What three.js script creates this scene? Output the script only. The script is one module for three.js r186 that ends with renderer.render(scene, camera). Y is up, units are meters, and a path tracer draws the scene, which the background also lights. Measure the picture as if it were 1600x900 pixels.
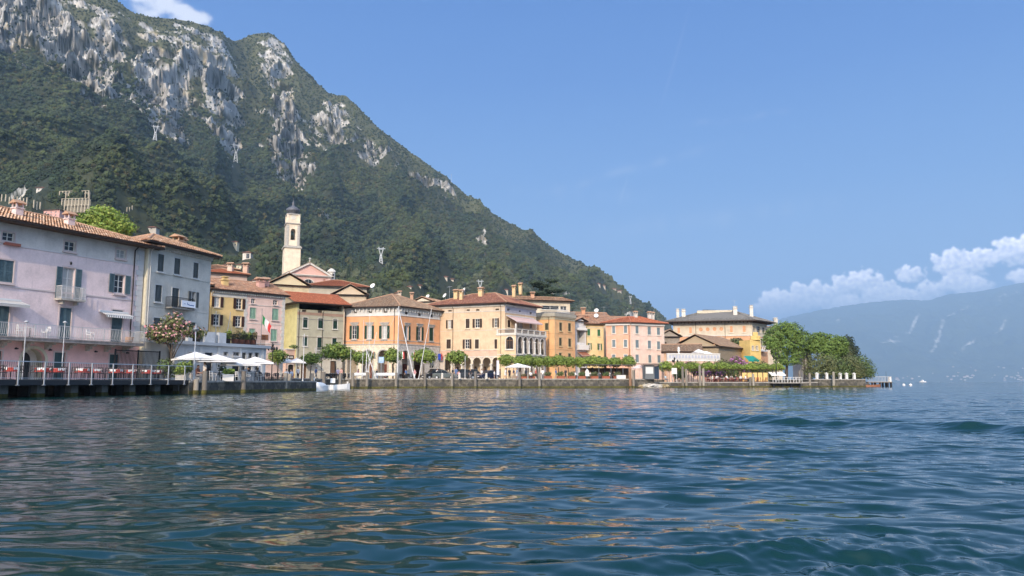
import * as THREE from 'three';
import { mergeGeometries } from 'three/addons/utils/BufferGeometryUtils.js';
import { MarchingCubes } from 'three/addons/objects/MarchingCubes.js';
import { createNoise2D, createNoise3D } from 'simplex-noise';

// ---------------------------------------------------------------- camera, sky, sun, exposure
const scene = new THREE.Scene();
const camera = new THREE.PerspectiveCamera(41.56, 16 / 9, 0.1, 60000);
camera.position.set(0, 1.05, 0);
camera.rotation.x = 7.04 * Math.PI / 180;
const renderer = new THREE.WebGLRenderer({ antialias: true });
renderer.toneMapping = THREE.LinearToneMapping;
renderer.toneMappingExposure = 1.29;
renderer.shadowMap.enabled = true;
const SUN = new THREE.Vector3(-0.296, 0.63, 0.955).normalize();      // behind the camera, over its left shoulder, 32 degrees up
const sun = new THREE.DirectionalLight(0xffe6c6, 4.6);
sun.position.copy(SUN).multiplyScalar(400); sun.castShadow = true;
Object.assign(sun.shadow.camera, { left: -140, right: 140, top: 120, bottom: -60, near: 1, far: 900 });
sun.shadow.mapSize.set(4096, 4096);
scene.add(sun, sun.target);
sun.target.position.set(0, 0, -110);

function rng(seed) { let s = seed | 0; return () => { s = (s + 0x6d2b79f5) | 0; let t = Math.imul(s ^ (s >>> 15), 1 | s); t = (t + Math.imul(t ^ (t >>> 7), 61 | t)) ^ t; return ((t ^ (t >>> 14)) >>> 0) / 4294967296; }; }
const n2 = createNoise2D(rng(11)), n2b = createNoise2D(rng(29)), n3 = createNoise3D(rng(47));
const clamp = THREE.MathUtils.clamp, lerp = THREE.MathUtils.lerp, sstep = THREE.MathUtils.smoothstep;
const fbm = (x, y, o = 5, f = n2) => { let a = 0.5, s = 0; for (let i = 0; i < o; i++) { s += a * f(x, y); x = x * 2.03 + 17.1; y = y * 2.03 - 9.7; a *= 0.5; } return s; };

// the sky: clear September air, a bank of fair-weather cloud low over the far shore, a few thin streaks higher up
(function makeSky() {
  const W = 4096, H = 2048, data = new Float32Array(W * H * 4), deg = 180 / Math.PI;
  const stops = [[-90, .26, .38, .58], [0, .30, .45, .70], [3, .30, .455, .72], [8, .205, .39, .70], [14, .105, .27, .61], [22, .048, .178, .525], [30, .027, .138, .465], [50, .032, .12, .41], [90, .028, .10, .36]];
  const base = (el) => { let k = 1; while (k < stops.length - 1 && stops[k][0] < el) k++; const a = stops[k - 1], b = stops[k], t = clamp((el - a[0]) / (b[0] - a[0]), 0, 1); return [1, 2, 3].map((c) => lerp(a[c], b[c], t)); };
  // cumulus puffs: [azimuth, elevation, radius] in degrees; azimuth 0 is north (-z), positive to the east (+x)
  const puffs = [];
  const rr = rng(5);
  const bank = (a0, a1, e0, e1, r0, n) => { for (let i = 0; i < n; i++) { const t = rr(); puffs.push([lerp(a0, a1, t), lerp(e0, e1, rr()), r0 * (0.55 + 0.6 * rr())]); } };
  const heap = (a, e, r) => { puffs.push([a, e, r]); for (let i = 0; i < 12; i++) { const th = rr() * Math.PI * 1.1 - 0.15, q = r * (0.5 + 0.6 * rr()); puffs.push([a + Math.cos(th) * q * 1.15, e + Math.sin(th) * q * 0.75, r * (0.3 + 0.3 * rr())]); } };
  heap(21.3, 6.2, .95); heap(22.9, 6.0, .85); heap(24.6, 6.7, 1.1); heap(26.3, 6.3, .6); heap(27.8, 7.0, .75); heap(30.4, 7.6, 1.15); heap(31.8, 7.5, .9); heap(33.6, 8.0, 1.0); heap(35, 8, 1.3);
  bank(18, 40, 4.3, 5.8, 1.2, 34); bank(25, 40, 5.0, 6.6, 1.0, 26);
  for (let k = 0; k < 17; k++) { const a = 48 + k * 17 + rr() * 9; if (a > 318) break; heap(a, 5.5 + rr() * 3.5, .8 + rr()); bank(a - 4, a + 5, 4.2, 5.6, 1.1, 12); }
  const tall = [[-26.3, 25.2, 2.6, 1.5], [-28.6, 26.3, 2.4, 1.6], [-24.0, 24.6, 1.7, .9]];         // a loose cloud drifting off the ridge
  const streaks = [[1.5, 13.9, 17.2, 17.6, .16, .075], [9.4, 13, 7.2, 13, .0, 0], [12, 18.6, 22, 19.0, .10, .05], [4, 11.0, 26, 12.6, .5, .055], [-2, 14.4, 14, 13.6, .4, .035]];
  const trails = [[11.3, 19.5, 14.0, 27, .09, .035], [8.1, 13.0, 9.0, 15.4, .08, .07]];
  const seg = (x, y, s) => { const dx = s[2] - s[0], dy = s[3] - s[1], t = clamp(((x - s[0]) * dx + (y - s[1]) * dy) / (dx * dx + dy * dy), 0, 1); return [Math.hypot(x - s[0] - t * dx, y - s[1] - t * dy), t]; };
  for (let r = 0; r < H; r++) {
    const el = ((r + 0.5) / H - 0.5) * 180, b0 = base(el), near = el > 2 && el < 12, high = el > 22 && el < 32;
    for (let c = 0; c < W; c++) {
      const phi = ((c + 0.5) / W - 0.5) * 2 * Math.PI, x = Math.cos(phi), z = Math.sin(phi);
      let az = Math.atan2(x, -z) * deg; const az0 = az; if (az < -42) az += 360;
      let [R, G, B] = b0; R *= 1.0; G *= 1.0; B *= 1.0;
      if (el > 0) {
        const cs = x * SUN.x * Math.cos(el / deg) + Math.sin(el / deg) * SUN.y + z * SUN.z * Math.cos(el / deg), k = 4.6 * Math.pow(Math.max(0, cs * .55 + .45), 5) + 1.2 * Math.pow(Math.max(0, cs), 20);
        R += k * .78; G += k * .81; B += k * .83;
        if (near) {
          let dens = 0, top = 0;
          const wob = fbm(az * 1.3, el * 1.5, 5), wx = az + .42 * fbm(az * 1.3 + 7, el * 1.3, 5), wy = el + .34 * fbm(az * 1.3, el * 1.3 + 31, 5);
          for (const p of puffs) { const dx = (wx - p[0]) / p[2], dy = (wy - p[1]) / (p[2] * .82), q = 1 - dx * dx - dy * dy; if (q > 0) { dens += q * 1.5; top += q * (0.5 + 0.5 * clamp(dy * .9 - dx * .35, -1, 1)); } }
          if (dens > 0) {
            const edge = sstep(dens + wob * .75, .25, .85) * sstep(el, 3.2, 5.2), t = clamp(top / dens * 1.15 + fbm(az * 2.2, el * 2.4, 4) * .35, 0, 1) * sstep(el, 4.2, 7.0);
            const cr = lerp(.42, 3.9, t), cg = lerp(.54, 3.5, t), cb = lerp(.80, 3.35, t), a = edge * .93;
            R = lerp(R, cr, a); G = lerp(G, cg, a); B = lerp(B, cb, a);
          }
        }
        if (high) {
          let d = 0; for (const p of tall) { const dx = (az0 - p[0]) / p[2], dy = (el - p[1]) / p[3]; d += Math.max(0, 1 - dx * dx - dy * dy); }
          const a = (d > 0 ? 1 : 0) * sstep(d * 1.1 + fbm(az0 * .35, el * .55, 5) * .8 + fbm(az0 * 1.6, el * 1.9, 3) * .18, .25, 1.15) * .8;
          R = lerp(R, .95, a); G = lerp(G, .95, a); B = lerp(B, 1.0, a);
        }
        if (el > 9 && el < 30) {
          for (const s of streaks) if (s[5]) { const [d, t] = seg(az0, el + .15 * n2(az0 * .3, s[1]), s), a = s[5] * 1.1 * Math.exp(-((d / (s[4] + .12)) ** 2)) * (0.55 + 0.6 * n2b(az0 * .5, s[0])) * Math.sin(Math.PI * clamp(t, .03, .97)); if (a > 0) { R = lerp(R, .72, a * 2); G = lerp(G, .76, a * 2); B = lerp(B, .86, a * 2); } }
          for (const s of trails) { const [d, t] = seg(az0, el, s), a = s[5] * Math.exp(-((d / s[4]) ** 2)) * Math.sin(Math.PI * clamp(t, .02, .98)); R = lerp(R, .75, a * 2); G = lerp(G, .79, a * 2); B = lerp(B, .88, a * 2); }
        }
      }
      const i = (r * W + c) * 4; data[i] = R; data[i + 1] = G; data[i + 2] = B; data[i + 3] = 1;
    }
  }
  const t = new THREE.DataTexture(data, W, H, THREE.RGBAFormat, THREE.FloatType);
  t.mapping = THREE.EquirectangularReflectionMapping; t.magFilter = THREE.LinearFilter; t.needsUpdate = true;
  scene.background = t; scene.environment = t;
})();
scene.fog = new THREE.FogExp2(new THREE.Color().setRGB(.42, .67, 1.0), 0.85e-4);

// ---------------------------------------------------------------- helpers
const taken = {};
function numbered(n) { if (!(n in taken)) { taken[n] = 0; return n; } taken[n]++; return n + '_' + String(taken[n]).padStart(3, '0'); }
function tag(o, label, category, group, kind) { if (label) o.userData.label = label; if (category) o.userData.category = category; if (group) o.userData.group = group; if (kind) o.userData.kind = kind; return o; }
function shade(o) { o.castShadow = true; o.receiveShadow = true; return o; }
function struct(name, geo, m, label) { const o = shade(new THREE.Mesh(geo, m)); o.name = numbered(name); scene.add(o); return tag(o, label, null, null, 'structure'); }
function thing(name, label, category, pos = [0, 0, 0], turn = 0, group) { const o = new THREE.Group(); o.name = numbered(name); o.position.set(...pos); o.rotation.y = turn; scene.add(o); return tag(o, label, category, group, 'thing'); }
function solo(name, geo, m, label, category, pos = [0, 0, 0], turn = 0, group) { const o = shade(new THREE.Mesh(geo, m)); o.name = numbered(name); o.position.set(...pos); o.rotation.y = turn; scene.add(o); return tag(o, label, category, group); }
function part(parent, name, geo, m, label) { const o = shade(new THREE.Mesh(Array.isArray(geo) ? merge(geo) : geo, m)); o.name = name; parent.add(o); if (label) o.userData.label = label; return o; }
function dup(root, pos, turn, label, group, name) { const r = root.clone(); r.userData = { ...root.userData }; r.name = numbered(name || root.name.replace(/_\d{3}$/, '')); r.position.set(...pos); r.rotation.y = turn || 0; scene.add(r); if (label) r.userData.label = label; if (group) r.userData.group = group; return r; }
function merge(list) {
  const out = list.map((g) => { const q = g.index ? g.toNonIndexed() : g.clone(); for (const k of Object.keys(q.attributes)) if (!['position', 'normal', 'uv'].includes(k)) q.deleteAttribute(k); if (!q.attributes.uv) q.setAttribute('uv', new THREE.BufferAttribute(new Float32Array(q.attributes.position.count * 2), 2)); q.groups = []; return q; });
  return mergeGeometries(out, false);
}
// boxes with uv in metres
function box(w, h, d, x = 0, y = 0, z = 0, rx = 0, ry = 0, rz = 0) {
  const g = new THREE.BoxGeometry(w, h, d), uv = g.attributes.uv, s = [[d, h], [d, h], [w, d], [w, d], [w, h], [w, h]];
  for (let i = 0; i < 24; i++) { const k = s[i >> 2]; uv.setXY(i, uv.getX(i) * k[0], uv.getY(i) * k[1]); }
  if (rx || ry || rz) g.applyMatrix4(new THREE.Matrix4().makeRotationFromEuler(new THREE.Euler(rx, ry, rz)));
  return g.translate(x, y, z);
}
const cyl = (r0, r1, h, x = 0, y = 0, z = 0, n = 10) => new THREE.CylinderGeometry(r1, r0, h, n).translate(x, y + h / 2, z);      // r0 at the bottom, y of the bottom
function bar(a, b, r = .02, n = 6, r1 = r) { const A = new THREE.Vector3(...a), Bv = new THREE.Vector3(...b), d = Bv.clone().sub(A), L = d.length(); const g = new THREE.CylinderGeometry(r1, r, L, n); g.applyQuaternion(new THREE.Quaternion().setFromUnitVectors(new THREE.Vector3(0, 1, 0), d.divideScalar(L))); const m = A.add(Bv).multiplyScalar(.5); return g.translate(m.x, m.y, m.z); }
const lathe = (pts, n = 16) => new THREE.LatheGeometry(pts.map((p) => new THREE.Vector2(p[0], p[1])), n);
const tube = (pts, r = .02, seg = 20, n = 5) => new THREE.TubeGeometry(new THREE.CatmullRomCurve3(pts.map((p) => new THREE.Vector3(...p))), seg, r, n);

// ---------------------------------------------------------------- materials and their textures
function texture(size, fn, srgb) { const d = new Uint8Array(size * size * 4); for (let y = 0; y < size; y++) for (let x = 0; x < size; x++) { const v = fn(x / size, y / size), i = (y * size + x) * 4; const a = Array.isArray(v) ? v : [v, v, v]; for (let c = 0; c < 3; c++) d[i + c] = clamp(Math.round(a[c] * 255), 0, 255); d[i + 3] = 255; } const t = new THREE.DataTexture(d, size, size, THREE.RGBAFormat); t.wrapS = t.wrapT = THREE.RepeatWrapping; t.magFilter = THREE.LinearFilter; t.minFilter = THREE.LinearMipmapLinearFilter; t.generateMipmaps = true; if (srgb) t.colorSpace = THREE.SRGBColorSpace; t.needsUpdate = true; return t; }
// noise that tiles: a walk round two circles in the noise's space is replaced by blending shifted copies
const tile2 = (f, x, y) => { const sx = x * x * (3 - 2 * x), sy = y * y * (3 - 2 * y); return lerp(lerp(f(x, y), f(x - 1, y), sx), lerp(f(x, y - 1), f(x - 1, y - 1), sx), sy); };
const T = {};
T.plaster = texture(512, (x, y) => { const a = tile2((u, v) => fbm(u * 3, v * 3, 4), x, y), b = tile2((u, v) => fbm(u * 26, v * 26, 3, n2b), x, y), s = tile2((u, v) => fbm(u * 9, v * 1.3, 4), x, y); return .90 + a * .24 + b * .10 - Math.max(0, s - .16) * .3; });
T.stone = texture(512, (x, y) => { const a = tile2((u, v) => fbm(u * 6, v * 6, 5), x, y), b = tile2((u, v) => fbm(u * 40, v * 40, 2, n2b), x, y); return .78 + a * .34 + b * .14; });
T.rough = texture(512, (x, y) => { const a = tile2((u, v) => fbm(u * 4, v * 4, 5), x, y), b = tile2((u, v) => fbm(u * 30, v * 30, 3, n2b), x, y), c = tile2((u, v) => fbm(u * 12, v * 3, 4), x, y); return .62 + a * .7 + b * .25 + c * .35; });
T.crag = texture(1024, (x, y) => { const f = (u, v) => { let s = 0, a = .5, p = 8; for (let i = 0; i < 5; i++) { s += a * (1 - Math.abs(n2(u * p + i * 7, v * p * .8 - i * 3))); p *= 2.1; a *= .55; } return s; }; const r = tile2(f, x, y), b = tile2((u, v) => fbm(u * 70, v * 60, 3, n2b), x, y); return clamp(1.25 - 1.05 * Math.pow(clamp(r - .25, 0, 1), 2.2) + b * .5, .28, 1); });
T.wood = texture(256, (x, y) => { const a = tile2((u, v) => fbm(u * 30, v * 2, 4), x, y), b = tile2((u, v) => fbm(u * 4, v * 3, 3, n2b), x, y); return .78 + a * .36 + b * .14; });
T.plaster.repeat.set(.16, .16); T.stone.repeat.set(.3, .3); T.rough.repeat.set(.22, .3); T.wood.repeat.set(.8, .5);
const lin = (r, g, b) => new THREE.Color().setRGB(r, g, b), hex = (h) => new THREE.Color(h);
const M = {};
const std = (c, rough = .85, o = {}) => new THREE.MeshStandardMaterial({ color: Array.isArray(c) ? lin(...c) : hex(c), roughness: rough, ...o });
const plaster = (c) => std(c, .92, { map: T.plaster, bumpMap: T.plaster, bumpScale: .003 });
const stone = (c) => std(c, .9, { map: T.stone, bumpMap: T.stone, bumpScale: .005 });
const wood = (c, r = .7) => std(c, r, { map: T.wood, bumpMap: T.wood, bumpScale: .004 });

// ---------------------------------------------------------------- the mountain above the village
// Bearings are given as tangents right of north (-z); knots run from the foot to the crest: [distance, height] in metres.
const MOUNTAIN = [{u:-1.3458,k:[[230,8.0],[420,63.7],[900,277.6],[1350,612.5],[1750,1024.0]]},
  {u:-0.9869,k:[[230,8.0],[440,74.3],[900,293.7],[1350,637.5],[1700,994.8]]},
  {u:-0.7703,k:[[235,8.2],[450,77.9],[900,305.9],[1330,597.3],[1650,942.0]]},
  {u:-0.6621,k:[[240,8.3],[460,81.6],[900,297.8],[1330,566.6],[1640,920.7]]},
  {u:-0.5988,k:[[240,8.3],[470,85.4],[920,296.1],[1330,536.1],[1640,905.1]]},
  {u:-0.5526,k:[[245,8.5],[480,87.2],[950,297.2],[1350,513.3],[1660,876.9]]},
  {u:-0.5199,k:[[250,8.6],[490,89.0],[980,293.4],[1380,499.7],[1700,854.9]]},
  {u:-0.4530,k:[[255,8.8],[500,88.6],[1030,280.8],[1450,492.2],[1780,885.1]]},
  {u:-0.4032,k:[[260,9.0],[520,89.9],[1080,265.8],[1520,481.7],[1850,885.3]]},
  {u:-0.3825,k:[[265,9.1],[530,90.2],[1120,260.8],[1560,480.4],[1950,916.8]]},
  {u:-0.3590,k:[[270,9.3],[540,91.0],[1150,252.6],[1600,478.4],[2050,982.8]]},
  {u:-0.3369,k:[[275,9.4],[550,91.2],[1180,248.8],[1620,477.1],[2080,1003.0]]},
  {u:-0.3141,k:[[280,9.6],[560,91.4],[1200,242.6],[1640,478.6],[2100,975.5]]},
  {u:-0.2955,k:[[285,9.7],[580,92.6],[1210,239.3],[1650,475.7],[2100,921.1]]},
  {u:-0.2545,k:[[300,10.2],[620,93.6],[1230,232.5],[1660,459.3],[2100,830.5]]},
  {u:-0.2236,k:[[315,10.6],[660,95.0],[1250,228.7],[1670,439.9],[2100,813.2]]},
  {u:-0.1744,k:[[350,11.1],[740,98.8],[1280,225.3],[1680,412.8],[2100,716.1]]},
  {u:-0.1040,k:[[420,12.1],[860,103.6],[1330,222.5],[1720,377.3],[2110,606.1]]},
  {u:-0.0517,k:[[520,13.4],[980,109.5],[1400,216.0],[1760,347.6],[2130,523.1]]},
  {u:0.0171,k:[[680,14.9],[1120,115.5],[1500,205.6],[1820,307.3],[2160,432.0]]},
  {u:0.0853,k:[[950,16.4],[1350,121.7],[1650,190.7],[1920,262.8],[2200,348.4]]},
  {u:0.1360,k:[[1250,16.1],[1550,113.3],[1780,167.7],[2020,228.1],[2240,291.1]]},
  {u:0.1696,k:[[1550,13.2],[1720,96.6],[1880,142.0],[2060,190.5],[2270,248.4]]},
  {u:0.1988,k:[[1800,9.2],[1900,74.7],[2010,112.8],[2130,155.4],[2290,201.9]]},
  {u:0.2150,k:[[2000,5.1],[2060,37.9],[2130,65.8],[2220,96.4],[2300,138.6]]},
  {u:0.2345,k:[[2150,0.1],[2200,1.9],[2250,5.7],[2300,9.6],[2340,13.6]]}];
const FAR = [{u:0.1260,k:[[15189,-2],[16492,295.7],[18445,484.6],[20832,634.3]]},
  {u:0.2021,k:[[15189,-2],[16492,433.4],[18445,747.1],[20832,1071.2]]},
  {u:0.2700,k:[[14972,-2],[16492,502.3],[18445,948.6],[20832,1369.6]]},
  {u:0.3380,k:[[14755,-2],[16492,571.4],[18445,1103.9],[20832,1633.7]]},
  {u:0.3892,k:[[14538,-2],[16274,604.7],[18445,1259.5],[20832,1881.0]]},
  {u:0.4439,k:[[14322,-2],[16057,623.6],[18445,1368.6],[20832,2093.5]]},
  {u:0.5181,k:[[14105,-2],[15840,641.8],[18228,1475.9],[20615,2229.8]]},
  {u:0.5503,k:[[14105,-2],[15840,668.4],[18011,1488.9],[20398,2189.0]]},
  {u:0.5797,k:[[13888,-2],[15623,685.4],[17794,1561.5],[20181,2320.7]]},
  {u:0.6173,k:[[13888,-2],[15623,711.7],[17794,1637.1],[20181,2406.9]]},
  {u:0.6803,k:[[13671,-2],[15406,753.6],[17577,1796.5],[19964,2620.4]]},
  {u:0.8096,k:[[13454,-2],[15189,845.2],[17360,2070.6],[19964,2980.8]]},
  {u:1.0232,k:[[13020,-2],[14972,833.1],[17360,2070.6],[19964,3066.8]]}];
function knotField(cols) {
  // catmull-rom across bearings, monotone in distance
  const n = cols.length, K = cols[0].k.length;
  const val = (i, k, c) => cols[clamp(i, 0, n - 1)].k[k][c];
  return (u) => {
    let i = 0; while (i < n - 2 && cols[i + 1].u < u) i++;
    const t = clamp((u - cols[i].u) / (cols[i + 1].u - cols[i].u), -.5, 1.5), out = [];
    for (let k = 0; k < K; k++) out.push([0, 1].map((c) => {
      const p1 = val(i, k, c), p2 = val(i + 1, k, c), h = cols[i + 1].u - cols[i].u;
      const m1 = i > 0 ? (p2 - val(i - 1, k, c)) / (cols[i + 1].u - cols[i - 1].u) * h : p2 - p1, m2 = i < n - 2 ? (val(i + 2, k, c) - p1) / (cols[i + 2].u - cols[i].u) * h : p2 - p1;
      if (t < 0) return p1 + m1 * t; if (t > 1) return p2 + m2 * (t - 1);
      const t2 = t * t, t3 = t2 * t; return (2 * t3 - 3 * t2 + 1) * p1 + (t3 - 2 * t2 + t) * m1 + (-2 * t3 + 3 * t2) * p2 + (t3 - t2) * m2;
    }));
    return out;
  };
}
function profile(kn, r) {      // height and position along the knots (0 foot .. K-1 crest)
  const K = kn.length; let i = 0; while (i < K - 2 && kn[i + 1][0] < r) i++;
  const t = clamp((r - kn[i][0]) / (kn[i + 1][0] - kn[i][0]), 0, 1), h = kn[i + 1][0] - kn[i][0];
  const m1 = i > 0 ? (kn[i + 1][1] - kn[i - 1][1]) / (kn[i + 1][0] - kn[i - 1][0]) * h : kn[i + 1][1] - kn[i][1], m2 = i < K - 2 ? (kn[i + 2][1] - kn[i][1]) / (kn[i + 2][0] - kn[i][0]) * h : kn[i + 1][1] - kn[i][1];
  const t2 = t * t, t3 = t2 * t;
  return [(2 * t3 - 3 * t2 + 1) * kn[i][1] + (t3 - 2 * t2 + t) * m1 + (-2 * t3 + 3 * t2) * kn[i + 1][1] + (t3 - t2) * m2, i + t];
}
const ridged = (x, y, o = 5, f = n2) => { let a = .5, s = 0, p = 1; for (let i = 0; i < o; i++) { let v = 1 - Math.abs(f(x, y)); v *= v; s += a * v * p; p = clamp(v * 1.6, 0, 1); x = x * 2.07 + 5.3; y = y * 2.07 - 3.1; a *= .5; } return s; };
const mField = knotField(MOUNTAIN);
// rock zones on the mountain: [bearing, knot position, half width in bearing, half width in knots, strength]
const ROCKS = [[-.72, 3.5, .06, .42, 1.0], [-.66, 3.62, .05, .36, .95], [-.62, 3.4, .035, .4, 1.0], [-.575, 3.28, .035, .36, 1.1], [-.56, 3.66, .03, .3, .85], [-.50, 3.35, .03, .42, 1.0], [-.475, 3.22, .03, .34, 1.05], [-.455, 3.66, .03, .32, .9], [-.41, 3.68, .025, .3, .95], [-.39, 3.25, .022, .4, .9], [-.325, 3.82, .02, .2, 1.0], [-.31, 3.42, .02, .3, .9], [-.298, 3.1, .026, .3, 1.1], [-.265, 3.5, .018, .18, .7], [-.245, 3.66, .02, .22, 1.0], [-.195, 3.58, .024, .17, .95], [-.165, 3.66, .018, .12, .75], [-.135, 3.52, .018, .11, .9], [-.105, 3.66, .022, .11, 1.05], [-.085, 3.76, .016, .09, 1.0], [-.262, 2.55, .012, .16, .62], [-.035, 2.95, .008, .14, .55], [-.01, 2.1, .010, .16, .55], [.045, 1.85, .014, .13, .66], [.062, 1.5, .015, .16, .66], [.12, 1.5, .015, .18, .66], [-.02, 1.4, .012, .1, .55], [-.665, 1.5, .012, .09, .75], [.155, 1.3, .014, .16, .6]];
const RSTOPS = [];
function rockMask(u, k) { let s = 0; for (const z of ROCKS) { const a = (u - z[0]) / z[2], b = (k - z[1]) / z[3], q = a * a + b * b; if (q < 4) s = Math.max(s, z[4] * Math.exp(-q * .8)); } return s; }
function groundAt(u, r) {      // u: tangent of the bearing; r: distance along -z
  const kn = mField(u), K = kn.length, last = kn[K - 1], x = u * r, z = r;
  let h, k;
  if (r <= last[0]) [h, k] = profile(kn, r); else { const d = r - last[0]; h = last[1] - d * .42 - d * d * .0002; k = K - 1 + d / 400; }
  if (r < kn[0][0]) { const d = kn[0][0] - r; h = Math.max(kn[0][1] - d * .2, -3); k = -d / 100; }
  const w = sstep(k, .1, 1.2), rm = rockMask(u, k), crest = 1 - .75 * sstep(k, 3.55, 4) * (1 - sstep(k, 4, 4.4));
  // spurs and gullies fall towards the viewer; crags stand out of the rock zones
  const wx = x + 55 * n2(x / 420, z / 420), wz = z + 55 * n2(x / 420 + 40, z / 420);
  h += w * crest * ((ridged(wx / 330, wz / 900, 4) - .42) * 95 + fbm(x / 90, z / 150, 4) * 16);
  // crags stand out from the slope in the rock zones, along its face rather than straight up
  const zone = sstep(rm + fbm(x / 110 + h / 200, z / 240 + h / 90, 4) * .62, .30, .75) * w, steepZone = sstep(k, 2.0, 2.7);
  let out = 0, crag = .5;
  if (zone > 0) { const sx = x + h * .35; crag = ridged(sx / 105 + 3, h / 165, 4, n2b); out = zone * crest * ((crag - .4) * lerp(14, 88, steepZone) + (ridged(sx / 37, h / 33 - x / 120, 3) - .4) * lerp(6, 26, steepZone) + fbm(x / 11, h / 10, 3) * lerp(2, 10, steepZone) + fbm(x / 70 + h / 200, h / 8, 3, n2b) * 7 * steepZone); }
  return [h + out * .38, k, zone, crag, r - out * .85];
}
// forest and scrub tones
function wooded(x, z, h, k) { const a = fbm(x / 170, z / 170, 4), b = n2b(x / 34, z / 34), t = clamp(.5 + a * 1.3 + b * .25, 0, 1); return [lerp(.021, .054, t), lerp(.032, .060, t), lerp(.014, .018, t)]; }
const land = {};
(function makeMountain() {
  const U0 = -1.15, U1 = .262, NU = 980, NR = 460, pos = [], col = [], idx = [], uvs = [], hs = new Float32Array((NU + 1) * (NR + 1)), meta = [];
  for (let i = 0; i <= NU; i++) {
    const a = lerp(Math.atan(U0), Math.atan(U1), i / NU), u = Math.tan(a), kn = mField(u), r0 = kn[0][0] - 90, rl = kn[kn.length - 1][0], r1 = rl + 420;
    for (let j = 0; j <= NR; j++) {
      const f = j / NR, r = f < .9 ? lerp(r0, rl, (() => { const q = f / .9; return q < .34 ? q / .34 * .52 : .52 + (q - .34) / .66 * .48; })()) : lerp(rl, r1, (f - .9) / .1);
      const g = groundAt(u, r); hs[i * (NR + 1) + j] = g[0]; meta.push([u, r, g]); pos.push(u * g[4], g[0], -g[4]); uvs.push(u * g[4] / 170, (g[0] * .95 + g[4] * .4) / 170);
    }
  }
  const P = new THREE.Vector3(), A = new THREE.Vector3(), Bq = new THREE.Vector3(), at = (i, j, v) => { const q = (clamp(i, 0, NU) * (NR + 1) + clamp(j, 0, NR)) * 3; return v.set(pos[q], pos[q + 1], pos[q + 2]); };
  land.spots = [];
  for (let i = 0; i <= NU; i++) for (let j = 0; j <= NR; j++) {
    const q = i * (NR + 1) + j, [u, r, [h, k, zone, crag]] = meta[q], x = u * r, z = r;
    A.copy(at(i + 1, j, P)).sub(at(i - 1, j, Bq)); const B2 = at(i, j + 1, new THREE.Vector3()).clone().sub(at(i, j - 1, new THREE.Vector3()));
    const n = B2.cross(A).normalize(); if (n.y < 0) n.negate();
    const steep = 1 - n.y;
    // bare limestone where it is steep inside the rock zones; ledges and gullies keep their scrub
    const band = .13 * sstep(k, 3.05, 3.35) * sstep(-u, .4, .5), streak = fbm(x / 20 + h / 70, h / 34, 4), rock = sstep(zone * .30 + steep * 1.05 + streak * .5 + fbm(x / 50 + h / 90, h / 45, 4, n2b) * .55, .74 - band, .86 - band) * sstep(zone, .05, .35);
    const t = clamp(.5 + streak * .8 + fbm(x / 6, h / 14, 3, n2b) * .6, 0, 1), warm = sstep(fbm(x / 60, h / 80, 3) + (k < 2.6 ? .35 : 0), .22, .6);
    const rc = [lerp(.17, .46, t), lerp(.168, .45, t) - warm * .035, lerp(.165, .425, t) - warm * .11];
    const w = wooded(x, z, h, k), up = sstep(k, 3.0, 3.9), gr = [lerp(w[0] * .6, .075, up * .7), lerp(w[1] * .6, .08, up * .65), lerp(w[2] * .6, .034, up * .65)];  // leaf-litter ground, darkened further to deepen the shade between crowns
    // gullies in the rock hold dark scrub with a grain of its own
    for (let c = 0; c < 3; c++) col.push(lerp(gr[c], rc[c], rock));
    meta[q].push(rock, steep);
    if (i < NU && j < NR) { const b = q + NR + 1; idx.push(q, b, q + 1, b, b + 1, q + 1); }
  }
  const g = new THREE.BufferGeometry(); g.setAttribute('position', new THREE.Float32BufferAttribute(pos, 3)); g.setAttribute('color', new THREE.Float32BufferAttribute(col, 3)); g.setAttribute('uv', new THREE.Float32BufferAttribute(uvs, 2)); g.setIndex(idx); g.computeVertexNormals();
  struct('mountain', g, std([1.25, 1.25, 1.25], .95, { vertexColors: true, map: T.crag, bumpMap: T.crag, bumpScale: 5 }), 'steep wooded mountain with pale limestone crags above the village');
  land.meta = meta; land.NU = NU; land.NR = NR;
})();
function onSlope(u, t) { for (let r = 180; r < 2400; r += 3) { const g = groundAt(u, r); if ((g[0] - 1.05) / r >= t) return [u * g[4], g[0], -g[4], r]; } return [u * 500, 60, -500, 500]; }
// gardens and clearings kept free of trees round the hillside houses: [bearing, rise of the line of sight, half width]
const CLEAR = [[-.62, .2135, 9], [-.3835, .1484, 6], [-.3639, .1484, 5], [-.3542, .1622, 7], [-.372, .1786, 6], [-.3417, .1269, 5], [-.6361, .2548, 7], [-.487, .1986, 9], [-.595, .226, 18], [-.675, .241, 12], [-.655, .238, 12], [-.637, .236, 6], [-.5185, .222, 8], [-.4856, .3234, 6], [-.3746, .2939, 7], [-.1749, .1562, 5], [-.0424, .1132, 6], [.1568, .1021, 8], [.1147, .1269, 8], [.1215, .1243, 8], [.1359, .1192, 8], [.1426, .1167, 8], [-.0893, .1346, 8], [-.0808, .1321, 8], [-.0085, .1192, 9], [0, .1167, 9], [-.1359, .1218, 7], [-.1232, .1235, 7], [-.1527, .1132, 7]].map(([u, t, w]) => [u, onSlope(u, t)[3], w]);
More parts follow.
